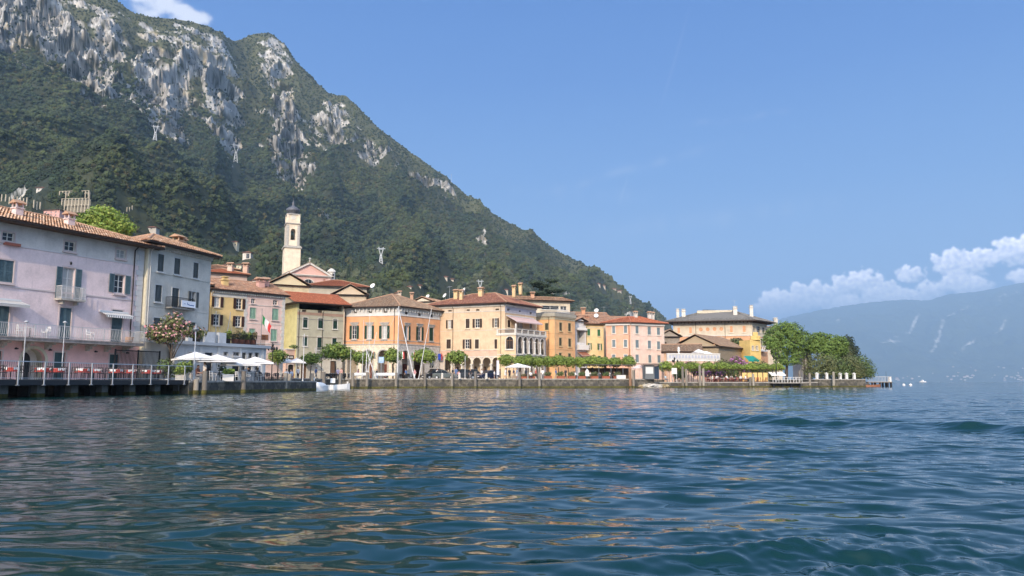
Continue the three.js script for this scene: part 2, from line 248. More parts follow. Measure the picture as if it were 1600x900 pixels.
// crowns of the wood on its slopes
(function makeForest() {
  const rnd = rng(71), shapes = [];
  for (let v = 0; v < 3; v++) {
    const g = new THREE.IcosahedronGeometry(1, 2), p = g.attributes.position, s = 3.1 + v * 7;
    for (let i = 0; i < p.count; i++) { const x = p.getX(i), y = p.getY(i), z = p.getZ(i), k = 1 + .34 * n3(x * 1.5 + s, y * 1.5, z * 1.5) + .26 * n3(x * 3.7, y * 3.7 + s, z * 3.7); p.setXYZ(i, x * k, y * k * (v === 2 ? 1.25 : .92), z * k); }
    g.computeVertexNormals(); shapes.push(g);
  }
  const per = shapes.map(() => []), c = new THREE.Color();
  const put = (u, r, size) => {
    const g = groundAt(u, r), zone = g[2]; if (g[1] < -.5) return;
    if (rnd() < zone * .85 - (g[3] < .33 ? .4 : 0)) return;
    const x = u * r, w = wooded(x, r, g[0], g[1]), up = sstep(g[1], 2.9, 3.8); if (rnd() < up * .35) return;
    if (fbm(x / 52 + 3, r / 52, 3) > .3 && rnd() < .75) return;
    for (const q of CLEAR) if (Math.abs(u - q[0]) * r < q[2] * 1.25 && r > q[1] - 75 && r < q[1] + 12) return;
    const j = .6 + .85 * rnd(), y = rnd(), s = size * (.5 + 1.0 * rnd() * rnd() + .35 * rnd()) * (1 - .45 * up);
    const cyp = g[1] < 1.1 && g[1] > .15 && rnd() < .05;
    const olive = g[1] < 1.25 && fbm(x / 120 + 9, r / 120, 3) > .12;
    const cr = olive ? [.066, .076, .042] : [w[0] * (y > .92 ? 1.25 : .86), w[1] * 1.0, w[2]];
    per[cyp ? 2 : rnd() < .6 ? 0 : 1].push([u * g[4], g[0] + s * (cyp ? .9 : .5), -g[4], cyp ? s * .42 : s, cyp ? s * 1.7 : s * (.95 + .5 * rnd()), rnd() * 6.28, cyp ? [.018, .03, .014] : cr.map((q) => q * j)]);
  };
  // scattered by area: rings of growing distance, spacing grows slowly with it
  for (let r = 185; r < 2550;) {
    const gap = 2.5 + r * .0011, du = gap / r;
    for (let u = -1.0; u < .262; u += du) { const kn = mField(u); if (r < kn[0][0] - 30 || r > kn[kn.length - 1][0] + 60) continue; put(u + (rnd() - .5) * du * 1.3, r + (rnd() - .5) * gap * 1.5, gap * .72); }
    r += gap * 1.15;
  }
  let total = 0;
  const m4 = new THREE.Matrix4(), q = new THREE.Quaternion(), e = new THREE.Euler();
  const all = [].concat(...per.map((l, v) => l.map((t) => [v, ...t])));
  shapes.forEach((g, v) => {
    const L = per[v]; if (!L.length) return;
    const im = new THREE.InstancedMesh(g, std([1, 1, 1], 1), L.length); im.name = numbered(v === 2 ? 'cypress_wood' : 'forest');
    L.forEach((t, i) => { m4.compose(new THREE.Vector3(t[0], t[1], t[2]), q.setFromEuler(e.set(0, t[5], 0)), new THREE.Vector3(t[3], t[4], t[3])); im.setMatrixAt(i, m4); im.setColorAt(i, c.setRGB(...t[6])); });
    shade(im); tag(im, v === 2 ? 'dark slender cypresses scattered low on the wooded slope' : v ? 'rounder paler tree crowns mixed through the mountain wood' : 'dense green wood covering the mountain slopes', v === 2 ? 'cypress wood' : 'wood', null, 'stuff'); scene.add(im); total += L.length;
  });
  console.log('forest', total);
})();

// ---------------------------------------------------------------- the mountains across the lake
const fField = knotField(FAR);
(function makeFarShore() {
  const U0 = .13, U1 = 1.05, NU = 520, NR = 150, pos = [], col = [], idx = [];
  const slides = [[.50, .36, .040, .16, -.35], [.56, .36, .02, .22, -.3], [.585, .58, .03, .2, -.5], [.645, .40, .02, .12, -.4], [.66, .72, .03, .12, -.6], [.44, .66, .02, .1, -.5], [.53, .52, .02, .12, -.4], [.72, .5, .03, .2, -.4], [.60, .30, .03, .06, -1.2], [.80, .6, .03, .2, -.4]];
  for (let i = 0; i <= NU; i++) {
    const u = lerp(U0, U1, i / NU), kn = fField(u), r0 = kn[0][0], rl = kn[kn.length - 1][0];
    for (let j = 0; j <= NR; j++) {
      const f = j / NR, r = f < .9 ? lerp(r0, rl, f / .9) : rl + (f - .9) * 19000; let h, k;
      if (r <= rl) [h, k] = profile(kn, r); else { h = kn[kn.length - 1][1] - (r - rl) * .35; k = kn.length; }
      const x = u * r, w = sstep(f, .02, .2) * (1 - .6 * sstep(f, .75, .9));
      h += w * ((ridged(x / 3000, r / 6500, 4) - .42) * 380 * (1 - .85 * sstep(f, .6, .9)) + fbm(x / 300, r / 500, 4) * 60);
      pos.push(x, h, -r);
      let bare = 0; for (const s of slides) { const du = (u - s[0]) + (f - s[1]) * s[4] * .3, df = f - s[1]; bare = Math.max(bare, Math.exp(-((du / s[2] * 6) ** 2) - (df / s[3] * 1.5) ** 2)); }
      bare = .75 * sstep(bare + fbm(x / 300, (r + h * 2) / 420, 4) * .8, .5, .95);
      const t = clamp(.5 + fbm(x / 500, r / 500, 3), 0, 1), low = f < .16 && n2b(x / 130, r / 130) > .45 ? 1 : 0;
      col.push(lerp(lerp(.035, .06, t), .5, bare), lerp(lerp(.05, .075, t), .48, bare), lerp(.03, .43, bare));
      if (i < NU && j < NR) { const q = i * (NR + 1) + j, b = q + NR + 1; idx.push(q, b, q + 1, b, b + 1, q + 1); }
    }
  }
  const g = new THREE.BufferGeometry(); g.setAttribute('position', new THREE.Float32BufferAttribute(pos, 3)); g.setAttribute('color', new THREE.Float32BufferAttribute(col, 3)); g.setIndex(idx); g.computeVertexNormals();
  struct('far_mountains', g, std([1, 1, 1], .95, { vertexColors: true }), 'long blue mountain range hazy across the lake');
})();

// ---------------------------------------------------------------- the lake
(function makeLake() {
  const rnd = rng(901), waves = [];
  const add = (n, l0, l1, slope, spread, dir0) => { for (let i = 0; i < n; i++) { const L = l0 * Math.pow(l1 / l0, (i + rnd()) / n), k = 2 * Math.PI / L, a = slope / Math.sqrt(n / 2) / k, d = dir0 + (rnd() + rnd() - 1) * spread; waves.push([Math.cos(d) * k, Math.sin(d) * k, rnd() * 6.28, a, L]); } };
  add(6, 9, 4.2, .016, .8, 1.35); add(12, 3.4, 1.4, .034, .5, 1.4); add(16, 1.4, .6, .052, .55, 1.65); add(22, .6, .18, .064, .8, 1.5);
  // wake of a boat that has passed: a long crest running out to the right
  const wake = [[3.6, -22.5], [6.4, -19.6], [9.0, -17.6], [11.0, -15.9], [13.4, -14.4], [18, -12.3], [26, -9]];
  const wakeAt = (x, z) => { let best = 1e9, side = 0; for (let i = 0; i < wake.length - 1; i++) { const [ax, az] = wake[i], [bx, bz] = wake[i + 1], dx = bx - ax, dz = bz - az, L2 = dx * dx + dz * dz, t = clamp(((x - ax) * dx + (z - az) * dz) / L2, 0, 1), ex = x - ax - dx * t, ez = z - az - dz * t, d = Math.hypot(ex, ez); if (d < best) { best = d; side = (ex * dz - ez * dx) > 0 ? -1 : 1; } } return best * side; };
  const height = (x, z, dr) => {
    const wx = x + .5 * n2(x * .16, z * .16), wz = z + .5 * n2(x * .16 + 50, z * .16), gust = clamp(1 + .55 * n2b(x * .045, z * .03) + .55 * sstep(x / Math.max(4, -z), -.1, .45), .35, 2.0);
    let h = 0; for (const w of waves) { const f = sstep(w[4], dr * 2.2, dr * 4.5); if (f > 0) { const s = Math.sin(w[0] * wx + w[1] * wz + w[2]); h += f * w[3] * (w[4] < .8 ? gust : 1) * (s + .22 * s * s); } }
    if (x > 2 && z < -8 && z > -30) { const d = wakeAt(x, z), m = sstep(x, 3, 6) * (.7 + .3 * n2(x * .35, z * .35) + .2 * n2b(x * .9, z * .9)), dd = d + .25 * n2(x * .5, z * .5); h += m * (.20 * Math.exp(-((dd / .42) ** 2)) - .03 * Math.exp(-(((dd - 1.1) / .6) ** 2)) + .05 * Math.exp(-(((dd + 1.9) / .45) ** 2))); }
    const bx = x - 2.1, bz = z + 4.6, bq = bx * bx / 1.6 + bz * bz / .8; if (bq < 9) h += Math.exp(-bq) * (.035 + .02 * n2(x * 2.2, z * 3.1) + .012 * n2b(x * 6, z * 7));      // water still turning where the boat swung
    return h;
  };
  const radii = [0.02, .3, .6, .9, 1.2]; for (let r = 1.3; r < 24000;) { radii.push(r); const px = r * r / (1.05 * 759) * .95; r += r < 12 ? Math.max(.011, Math.min(px, .055)) : r < 45 ? .055 + (r - 12) * .0035 : r < 170 ? .17 + (r - 45) * .006 : .9 + (r - 170) * .12; }
  const bearings = []; for (let a = -180; a < -44; a += 4) bearings.push(a); for (let a = -44; a <= 44.01; a += .19) bearings.push(a); for (let a = 48; a <= 180; a += 4) bearings.push(a);
  const NA = bearings.length, NR = radii.length, pos = new Float32Array(NA * NR * 3), uv = new Float32Array(NA * NR * 2), idx = [];
  for (let i = 0; i < NR; i++) {
    const r = radii[i], dr = i ? r - radii[i - 1] : .3;
    for (let j = 0; j < NA; j++) {
      const a = bearings[j] * Math.PI / 180, x = Math.sin(a) * r, z = -Math.cos(a) * r, da = r * Math.abs((bearings[Math.min(j + 1, NA - 1)] - bearings[Math.max(j - 1, 0)])) * .5 * Math.PI / 180, q = i * NA + j;
      pos[q * 3] = x; pos[q * 3 + 2] = z; pos[q * 3 + 1] = r < 400 ? height(x, z, Math.max(dr, da)) * (1 - sstep(r, 200, 400)) : 0; uv[q * 2] = x; uv[q * 2 + 1] = -z;
      if (i < NR - 1 && j < NA - 1) idx.push(q, q + NA, q + 1, q + 1, q + NA, q + NA + 1);
    }
  }
  const g = new THREE.BufferGeometry(); g.setAttribute('position', new THREE.BufferAttribute(pos, 3)); g.setAttribute('uv', new THREE.BufferAttribute(uv, 2)); g.setIndex(idx); g.computeVertexNormals();
  { const nn = g.attributes.normal; if (nn.getY(NA * 40) < 0) { for (let i = 0; i < idx.length; i += 3) { const t = idx[i]; idx[i] = idx[i + 1]; idx[i + 1] = t; } g.setIndex(idx); g.computeVertexNormals(); } }
  const ripple = (n, seed, warp) => { const R = rng(seed), w = []; for (let i = 0; i < n; i++) { const m = Math.round(6 + 40 * R() * R()), th = Math.PI / 2 + (R() + R() - 1) * 1.3; w.push([Math.round(m * Math.cos(th)), Math.round(m * Math.sin(th)), R() * 6.28, 1 / (3 + m)]); } return (x, y) => { let s = 0; const q = warp * Math.sin(6.28318 * (x + 2 * y)) * .02; for (const k of w) s += k[3] * Math.sin(6.28318 * (k[0] * (x + q) + k[1] * (y - q)) + k[2]); return .5 + s * .55; }; };
  const fine = texture(1024, ripple(34, 77, 1)); fine.repeat.set(1 / 4.7, 1 / 4.7);
  const m = new THREE.MeshPhysicalMaterial({ color: lin(.0035, .027, .028), roughness: .045, ior: 1.333, specularIntensity: 1, bumpMap: fine, bumpScale: .034 });
  struct('lake', g, m, 'deep blue green lake water rippled by a light breeze');
  console.log('lake', idx.length / 3);
})();

// ---------------------------------------------------------------- building kit
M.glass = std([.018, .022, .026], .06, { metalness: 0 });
M.curtain = std([.42, .42, .40], .5);
M.ventShade = wood([.10, .075, .055]);  // dark tone standing in for the unlit inside of shallow vents
M.dark = std([.012, .011, .010], .9);
M.white = std([.72, .70, .66], .6);
M.offwhite = plaster([.66, .62, .55]);
M.stoneTrim = stone([.52, .49, .44]);
M.greyStone = stone([.30, .29, .27]);
M.iron = std([.03, .032, .034], .5, { metalness: .6 });
M.steel = std([.62, .64, .66], .35, { metalness: .6 });
M.whiteMetal = std([.68, .68, .67], .45);
M.gutter = std([.05, .035, .028], .5, { metalness: .4 });
M.brownWood = wood([.10, .055, .03]); M.oldWood = wood([.26, .23, .19], .9); M.redWood = wood([.18, .05, .03]);
M.zinc = std([.20, .22, .24], .45, { metalness: .5 });
const sub = (a, b) => [a[0] - b[0], a[1] - b[1]];
// a wall's own axes: x along the wall, y up, z outwards
class Face {
  constructor(a, b, o) { const d = sub(b, a); this.w = Math.hypot(...d); this.d = [d[0] / this.w, d[1] / this.w]; this.turn = Math.atan2(-this.d[1], this.d[0]); this.n = [-this.d[1], this.d[0]]; this.o = sub(a, o); }
  put(m, x, y, z = 0) { m.position.set(this.o[0] + this.d[0] * x + this.n[0] * z, y, this.o[1] + this.d[1] * x + this.n[1] * z); m.rotation.y = this.turn; return m; }
}
function archPath(P, x, y, w, h, f = 1) { const r = w / 2, rise = r * f, yc = y + h - rise; P.moveTo(x, y); P.lineTo(x + w, y); P.lineTo(x + w, yc); for (let i = 1; i <= 12; i++) { const a = Math.PI * i / 12; P.lineTo(x + r + r * Math.cos(a), yc + rise * Math.sin(a)); } P.closePath(); return P; }
function rectPath(P, x, y, w, h) { P.moveTo(x, y); P.lineTo(x + w, y); P.lineTo(x + w, y + h); P.lineTo(x, y + h); P.closePath(); return P; }
function roundPath(P, x, y, w, h) { for (let i = 0; i < 20; i++) { const a = 2 * Math.PI * i / 20, q = [x + w / 2 + w / 2 * Math.cos(a), y + h / 2 + h / 2 * Math.sin(a)]; i ? P.lineTo(...q) : P.moveTo(...q); } P.closePath(); return P; }
const ARCHED = { a: 1, A: 1, D: .5, w: 1, W: 1, L: 1.15, h: 1, n: 1 };
const openingPath = (P, q, g = 0) => { const x = q.x - g, y = q.y - (q.y > .05 ? g : 0), w = q.w + 2 * g, h = q.h + g + (q.y > .05 ? g : 0); return q.t === 'r' ? roundPath(P, q.x - g, q.y - g, q.w + 2 * g, q.h + 2 * g) : ARCHED[q.t] ? archPath(P, x, y, w, h, ARCHED[q.t]) : rectPath(P, x, y, w, h); };
function wallGeo(x0, x1, y0, y1, opens, th = .32) { const s = new THREE.Shape(); rectPath(s, x0, y0, x1 - x0, y1 - y0); for (const q of opens) { if (q.y >= y0 - .01 && q.y + q.h <= y1 && q.x > x0 && q.x + q.w < x1) { const p = q.y - y0 < .02 ? { ...q, y: y0 + .002, h: q.h - .002 } : q; s.holes.push(openingPath(new THREE.Path(), p)); } } return new THREE.ExtrudeGeometry(s, { depth: th, bevelEnabled: false, steps: 1 }).translate(0, 0, -th); }
function ringGeo(q, g, th) { const s = openingPath(new THREE.Shape(), q, g); s.holes.push(openingPath(new THREE.Path(), q, 0)); return new THREE.ExtrudeGeometry(s, { depth: th, bevelEnabled: false }); }
const cache = {};
const keep = (k, f) => cache[k] || (cache[k] = f());
function leafGeo(w, h) { const W = Math.round(w * 50) / 50, H = Math.round(h * 20) / 20; return keep('leaf' + W + '_' + H, () => { const b = .07, l = [box(b, H, .04, -W / 2 + b / 2, 0, 0), box(b, H, .04, W / 2 - b / 2, 0, 0), box(W - 2 * b, b, .04, 0, H / 2 - b / 2, 0), box(W - 2 * b, b, .04, 0, -H / 2 + b / 2, 0), box(W - 2 * b, b, .04, 0, 0, 0)], n = Math.max(6, Math.round(H / .12)); for (let i = 0; i < n; i++) { const y = -H / 2 + b + (H - 2 * b) * (i + .5) / n; l.push(box(W - 2 * b, .022, .06, 0, y, 0, .75)); } l.push(box(W - 2 * b, H - 2 * b, .006, 0, 0, -.018)); return merge(l); }); }
function sashGeo(w, h, rows = 2) { const f = .055, l = [box(f, h, .05, -w / 2 + f / 2), box(f, h, .05, w / 2 - f / 2), box(w - 2 * f, f, .05, 0, h / 2 - f / 2), box(w - 2 * f, f, .05, 0, -h / 2 + f / 2), box(.07, h - 2 * f, .05)]; for (let i = 1; i < rows; i++) l.push(box(w / 2 - f - .035, .035, .04, -w / 4 + f / 2 - .017, -h / 2 + h * i / rows), box(w / 2 - f - .035, .035, .04, w / 4 - f / 2 + .017, -h / 2 + h * i / rows)); return merge(l); }
/* one opening: the pane, door or shutters that fill it are a part of the house, with its frame, surround, sill and leaves as sub-parts */
function opening(H, F, q, o) {
  const cx = q.x + q.w / 2, cy = q.y + q.h / 2, sur = o.surround ?? .12, door = 'dDk'.includes(q.t);
  if (q.t === 'a' || q.t[0] === 'L') { if (o.archTrim && q.t !== 'L2') { const r = F.put(part(H, 'arch_surround', ringGeo(q, o.archTrim, .05), o.trim), 0, 0, .003); } return; }
  let m;
  const fill = (mat, z, name) => { const s = ARCHED[q.t] || q.t === 'r' ? new THREE.ExtrudeGeometry(openingPath(new THREE.Shape(), q, -.004 + .006), { depth: .02, bevelEnabled: false }).translate(-cx, -cy, 0) : box(q.w - .004, q.h - .004, .02, 0, 0, .01); return F.put(part(H, name, s, mat), cx, cy, z); };
  if (q.t === 'v') { m = fill(M.ventShade, -.26, 'vent'); return; }
  if (q.t === 'n') { m = fill(o.niche || o.trim, -.18, 'niche'); return; }
  if (q.t === 'p' || q.t === 'r') { m = fill(o.panel, -.06, 'panel'); }
  else if (door) { m = fill(q.t === 'k' ? M.glass : o.door || M.brownWood, -.16, 'door'); if (q.t !== 'k') { part(m, 'handle', box(.04, .14, .05, q.w * .32, -.1, .05), M.iron); part(m, 'door_panel', merge([box(q.w * .34, q.h * .32, .02, -q.w * .22, q.h * .18, .03), box(q.w * .34, q.h * .32, .02, q.w * .22, q.h * .18, .03), box(q.w * .34, q.h * .3, .02, -q.w * .22, -q.h * .24, .03), box(q.w * .34, q.h * .3, .02, q.w * .22, -q.h * .24, .03)]), o.door || M.brownWood); } }  // kind k: dark glass sheet stands in for a shaded open doorway
  else if (q.t === 'c') { m = fill(M.glass, -.22, 'window'); for (const s of [-1, 1]) part(m, 'shutter', leafGeo(q.w / 2 - .012, q.h - .02), o.shutter).position.set(s * q.w / 4, 0, .17); }
  else { m = fill(q.t === 'A' ? M.offwhite : o.curtain && !ARCHED[q.t] ? (Math.abs(Math.sin(q.x * 91 + q.y * 37)) > .55 ? M.curtain : M.glass) : M.glass, q.t === 'A' ? -1.0 : -.2, 'window'); if (!ARCHED[q.t]) part(m, 'frame', sashGeo(q.w - .01, q.h - .01, q.h > 1.2 ? 3 : 2), o.frame || M.white).position.z = .045; else if (q.t !== 'A' && q.t !== 'n') part(m, 'frame', merge([box(.06, q.h * .96, .05, 0, 0, .05), box(q.w * .98, .05, .05, 0, q.h / 2 - q.w * .5, .05), box(.05, q.h * .7, .05, -q.w * .3, -.1, .05), box(.05, q.h * .7, .05, q.w * .3, -.1, .05)]), o.frame || M.white);
    if (q.t === 'o') for (const s of [-1, 1]) { const lf = part(m, 'shutter', leafGeo(q.w / 2 - .01, q.h - .02), o.shutter); lf.position.set(s * (q.w * .75 + sur * .55), 0, .2 + .085); lf.rotation.y = s * -.05; } }
  const zOut = -m.userData.z0 || 0;
  if (sur) { const r = part(m, 'surround', ringGeo(q, sur, .035), o.trim); r.position.set(-cx, -cy, 0); r.position.z = q.t === 'c' ? .223 : q.t === 'p' || q.t === 'r' ? .063 : q.t === 'A' ? 1.003 : door ? .163 : .203; }
  if (!door && q.t !== 'A' && q.y > .3 && q.t !== 'r' && q.t !== 'h') part(m, 'sill', box(q.w + 2 * sur + .1, .09, .2, 0, -q.h / 2 - .05 - (sur ? sur : 0), q.t === 'c' ? .30 : q.t === 'p' ? .14 : .28), o.sill || o.trim);
}
// barrel tiles laid in courses over one slope; eave runs p0 -> p1, the polygon is convex
function tileSlope(poly, pal, seed, tw = .24, tl = .42) {
  const rnd = rng(seed), v = poly.map((p) => new THREE.Vector3(...p)), e = v[1].clone().sub(v[0]).normalize(); let n = e.clone().cross(v[v.length - 1].clone().sub(v[0])).normalize(); if (n.y < 0) n.negate();
  const u = n.clone().cross(e); if (u.y < 0) u.negate();
  const q = v.map((p) => { const d = p.clone().sub(v[0]); return [d.dot(e), d.dot(u)]; }), L = Math.max(...q.map((a) => a[0])), L0 = Math.min(...q.map((a) => a[0])), pos = [], nor = [], col = [], idx = [], c = new THREE.Vector3();
  const range = (x) => { let lo = 1e9, hi = -1e9; for (let i = 0; i < q.length; i++) { const a = q[i], b = q[(i + 1) % q.length]; if ((a[0] - x) * (b[0] - x) <= 0 && Math.abs(a[0] - b[0]) > 1e-9) { const y = a[1] + (b[1] - a[1]) * (x - a[0]) / (b[0] - a[0]); lo = Math.min(lo, y); hi = Math.max(hi, y); } } return [lo, hi]; };
  const S = 4;
  for (let x = L0 + tw / 2; x < L; x += tw) {
    const [lo, hi] = range(x); if (hi - lo < .15) continue;
    for (let y = lo - .06; y < hi; y += tl) {
      const y1 = Math.min(y + tl * 1.08, hi + .05), k = pal[Math.floor(rnd() * pal.length)], j = .82 + .36 * rnd(), b = pos.length / 3, lift = .018 * rnd();
      for (const [yy, r, up] of [[y, tw * .47, .075 + lift], [y1, tw * .42, .035 + lift]]) for (let s = 0; s <= S; s++) { const a = Math.PI * s / S; c.copy(v[0]).addScaledVector(e, x - r * Math.cos(a)).addScaledVector(u, yy).addScaledVector(n, up + r * .72 * Math.sin(a) - .02); pos.push(c.x, c.y, c.z); const nn = e.clone().multiplyScalar(-Math.cos(a)).addScaledVector(n, Math.sin(a)).normalize(); nor.push(nn.x, nn.y, nn.z); col.push(k[0] * j, k[1] * j, k[2] * j); }
      for (let s = 0; s < S; s++) idx.push(b + s, b + s + 1, b + s + S + 1, b + s + 1, b + s + S + 2, b + s + S + 1);
      if (y < lo) { const b2 = pos.length / 3; for (let s = 0; s <= S; s++) { const a = Math.PI * s / S, r = tw * .47; c.copy(v[0]).addScaledVector(e, x - r * Math.cos(a)).addScaledVector(u, y).addScaledVector(n, .055 + lift + r * .72 * Math.sin(a)); pos.push(c.x, c.y, c.z); nor.push(-u.x, -u.y, -u.z); col.push(k[0] * .6, k[1] * .5, k[2] * .5); } for (let s = 1; s < S; s++) idx.push(b2, b2 + s + 1, b2 + s); }
    }
  }
  const g = new THREE.BufferGeometry(); g.setAttribute('position', new THREE.Float32BufferAttribute(pos, 3)); g.setAttribute('normal', new THREE.Float32BufferAttribute(nor, 3)); g.setAttribute('color', new THREE.Float32BufferAttribute(col, 3)); g.setIndex(idx); return g;
}
M.tile = std([1, 1, 1], .85, { vertexColors: true });
const PAL = {
  tan: [[.60, .38, .24], [.50, .29, .17], [.66, .46, .32], [.42, .23, .135], [.57, .33, .19]], red: [[.42, .135, .065], [.37, .11, .055], [.46, .16, .08]], brown: [[.30, .21, .14], [.35, .25, .17], [.25, .17, .115], [.32, .20, .12]],
  russet: [[.34, .15, .10], [.40, .20, .135], [.28, .125, .09], [.38, .17, .10]], mixed: [[.38, .23, .15], [.45, .28, .19], [.32, .19, .13], [.42, .22, .13]], stoneRoof: [[.24, .225, .20], [.29, .27, .235], [.20, .19, .17]], slate: [[.17, .165, .16], [.21, .20, .19], [.14, .135, .13]],
};
function offsetPoly(pts, d) { const n = pts.length, area = pts.reduce((s, p, i) => s + p[0] * pts[(i + 1) % n][1] - pts[(i + 1) % n][0] * p[1], 0), sg = area > 0 ? 1 : -1, out = []; for (let i = 0; i < n; i++) { const a = pts[(i + n - 1) % n], b = pts[i], c = pts[(i + 1) % n], e1 = sub(b, a), e2 = sub(c, b), l1 = Math.hypot(...e1), l2 = Math.hypot(...e2), n1 = [e1[1] / l1 * sg, -e1[0] / l1 * sg], n22 = [e2[1] / l2 * sg, -e2[0] / l2 * sg], k = 1 + n1[0] * n22[0] + n1[1] * n22[1]; out.push([b[0] + (n1[0] + n22[0]) / k * d, b[1] + (n1[1] + n22[1]) / k * d]); } return out; }
function flatPoly(pts, y, th) { const s = new THREE.Shape(); pts.forEach((p, i) => i ? s.lineTo(p[0], -p[1]) : s.moveTo(p[0], -p[1])); s.closePath(); return new THREE.ExtrudeGeometry(s, { depth: th, bevelEnabled: false }).rotateX(-Math.PI / 2).translate(0, y, 0); }
function polyGeo(list) { const pos = []; for (const p of list) for (let i = 1; i < p.length - 1; i++) pos.push(...p[0], ...p[i], ...p[i + 1]); const g = new THREE.BufferGeometry(); g.setAttribute('position', new THREE.Float32BufferAttribute(pos, 3)); g.setAttribute('uv', new THREE.BufferAttribute(new Float32Array(pos.length / 3 * 2), 2)); g.computeVertexNormals(); return g; }
// hipped or gabled roof over a four-cornered plan; returns the ridge
function roof(H, pts, y, o) {
  const P = offsetPoly(pts, o.over ?? .6), th = .14, mid = (a, b) => [(a[0] + b[0]) / 2, (a[1] + b[1]) / 2], len = (a, b) => Math.hypot(a[0] - b[0], a[1] - b[1]);
  const turn = o.turn ?? (len(P[0], P[1]) < len(P[1], P[2]) ? 1 : 0), Q = [0, 1, 2, 3].map((i) => P[(i + turn) % 4]), mA = mid(Q[3], Q[0]), mB = mid(Q[1], Q[2]), span = (len(Q[3], Q[0]) + len(Q[1], Q[2])) / 2, L = len(mA, mB), inset = o.gable ? 0 : Math.min(span / 2, L * .48), t = inset / L, R0 = [lerp(mA[0], mB[0], t), lerp(mA[1], mB[1], t)], R1 = [lerp(mB[0], mA[0], t), lerp(mB[1], mA[1], t)], ry = y + th + (o.rise ?? span / 2 * (o.pitch ?? .36));
  const v = (p, h) => [p[0], h, p[1]], ye = y + th, E = Q.map((p) => v(p, ye)), r0 = v(R0, ry), r1 = v(R1, ry), sl = [[E[0], E[1], r1, r0], [E[2], E[3], r0, r1]]; if (!o.gable) sl.push([E[1], E[2], r1], [E[3], E[0], r0]);
  part(H, 'eaves', flatPoly(P, y, th - .004), o.eaves || M.brownWood);
  const deck = part(H, 'roof', polyGeo(sl), o.deck || M.roofDeck), tg = sl.map((s, i) => tileSlope(s, PAL[o.pal || 'tan'], 17 + i * 31 + (o.seed || 0), o.tw || .26, o.tl || .44));
  const tl = part(deck, 'roof_tiles', mergeGeometries(tg), M.tile); tl.userData.kind = 'stuff';
  const caps = [], capLine = (a, b) => { const A = new THREE.Vector3(...a), Bq = new THREE.Vector3(...b), n = Math.max(2, Math.round(A.distanceTo(Bq) / .45)); for (let i = 0; i < n; i++) { const p = A.clone().lerp(Bq, i / n), q = A.clone().lerp(Bq, (i + 1.06) / n); caps.push(bar([p.x, p.y + .07, p.z], [q.x, q.y + .1, q.z], .13, 8, .11)); } };
  if (!o.noCaps) { capLine(r0, r1); if (!o.gable) { capLine(E[0], r0); capLine(E[1], r1); capLine(E[2], r1); capLine(E[3], r0); } part(deck, 'ridge_cap', caps, o.capMat || M.ridge); }
  if (o.gutter !== false) { const gl = []; for (let i = 0; i < 4; i++) gl.push(bar(v(P[i], y + .05), v(P[(i + 1) % 4], y + .05), .085, 6)); part(H, 'gutter', gl, o.gutter || M.gutter); }
  if (o.gable) { part(H, 'gable_wall', polyGeo([[v(pts[(1 + turn) % 4], y), v(pts[(2 + turn) % 4], y), [...v(mid(pts[(1 + turn) % 4], pts[(2 + turn) % 4]), ry - .25)]], [v(pts[(3 + turn) % 4], y), v(pts[turn % 4], y), [...v(mid(pts[(3 + turn) % 4], pts[turn % 4]), ry - .25)]]]), o.wall); }
  return { r0, r1, ry, at: (s, t, dy = 0) => [lerp(lerp(P[0][0], P[1][0], s), lerp(P[3][0], P[2][0], s), t), dy, lerp(lerp(P[0][1], P[1][1], s), lerp(P[3][1], P[2][1], s), t)] };
}
M.roofDeck = std([.16, .09, .06], .95); M.ridge = std([.40, .24, .15], .9);
/* walls, openings, cornices of one house from its data; o gives its materials */
function makeHouse(key, name, label, o) {
  const D = HOUSES[key], org = D.p[0], H = thing(name, label, o.category || 'house', [org[0], D.y, org[1]]), L = D.p.map((p) => sub(p, org)), n = L.length; H.F = [];
  for (let i = 0; i < n; i++) {
    const F = new Face(D.p[i], D.p[(i + 1) % n], org); H.F.push(F);
    const ops = (D.f[i] || []).map((q) => 'adDAk'.includes(q.t) && q.y < 1.6 ? { ...q, h: q.h + q.y, y: 0 } : q), nx = (a, b) => a[0] * b[0] + a[1] * b[1];
    const prev = new Face(D.p[(i + n - 1) % n], D.p[i], org), next = new Face(D.p[(i + 1) % n], D.p[(i + 2) % n], org), cut = (c) => .006 + Math.max(0, c) * .34;
    const x0 = cut(-nx(prev.d, F.d)), x1 = F.w - cut(-nx(F.d, next.d)), bands = (o.bands && (o.bands[i] || o.bands.all)) || [[0, D.h, o.faces?.[i] || o.wall]];
    for (const [y0, y1, mt] of bands) F.put(part(H, 'wall', wallGeo(x0, x1, y0, y1 - (y1 < D.h ? .002 : 0), ops), mt), 0, 0);
    const oo = { ...o, ...(o.perFace?.[i] || {}) }; for (const q of ops) opening(H, F, q, oo);
    H.F[i].ops = ops;
  }
  H.D = D; H.L = L; if (o.roof !== null) H.R = roof(H, L, D.h, { wall: o.wall, ...(o.roof || {}) });
  return H;
}
function course(H, i, y, h, proud, mat, name = 'string_course', x0 = .02, x1) { const F = H.F[i]; x1 = x1 ?? F.w - .02; return F.put(part(H, name, box(x1 - x0, h, proud, (x0 + x1) / 2, h / 2, proud / 2 + .004), mat), 0, y); }
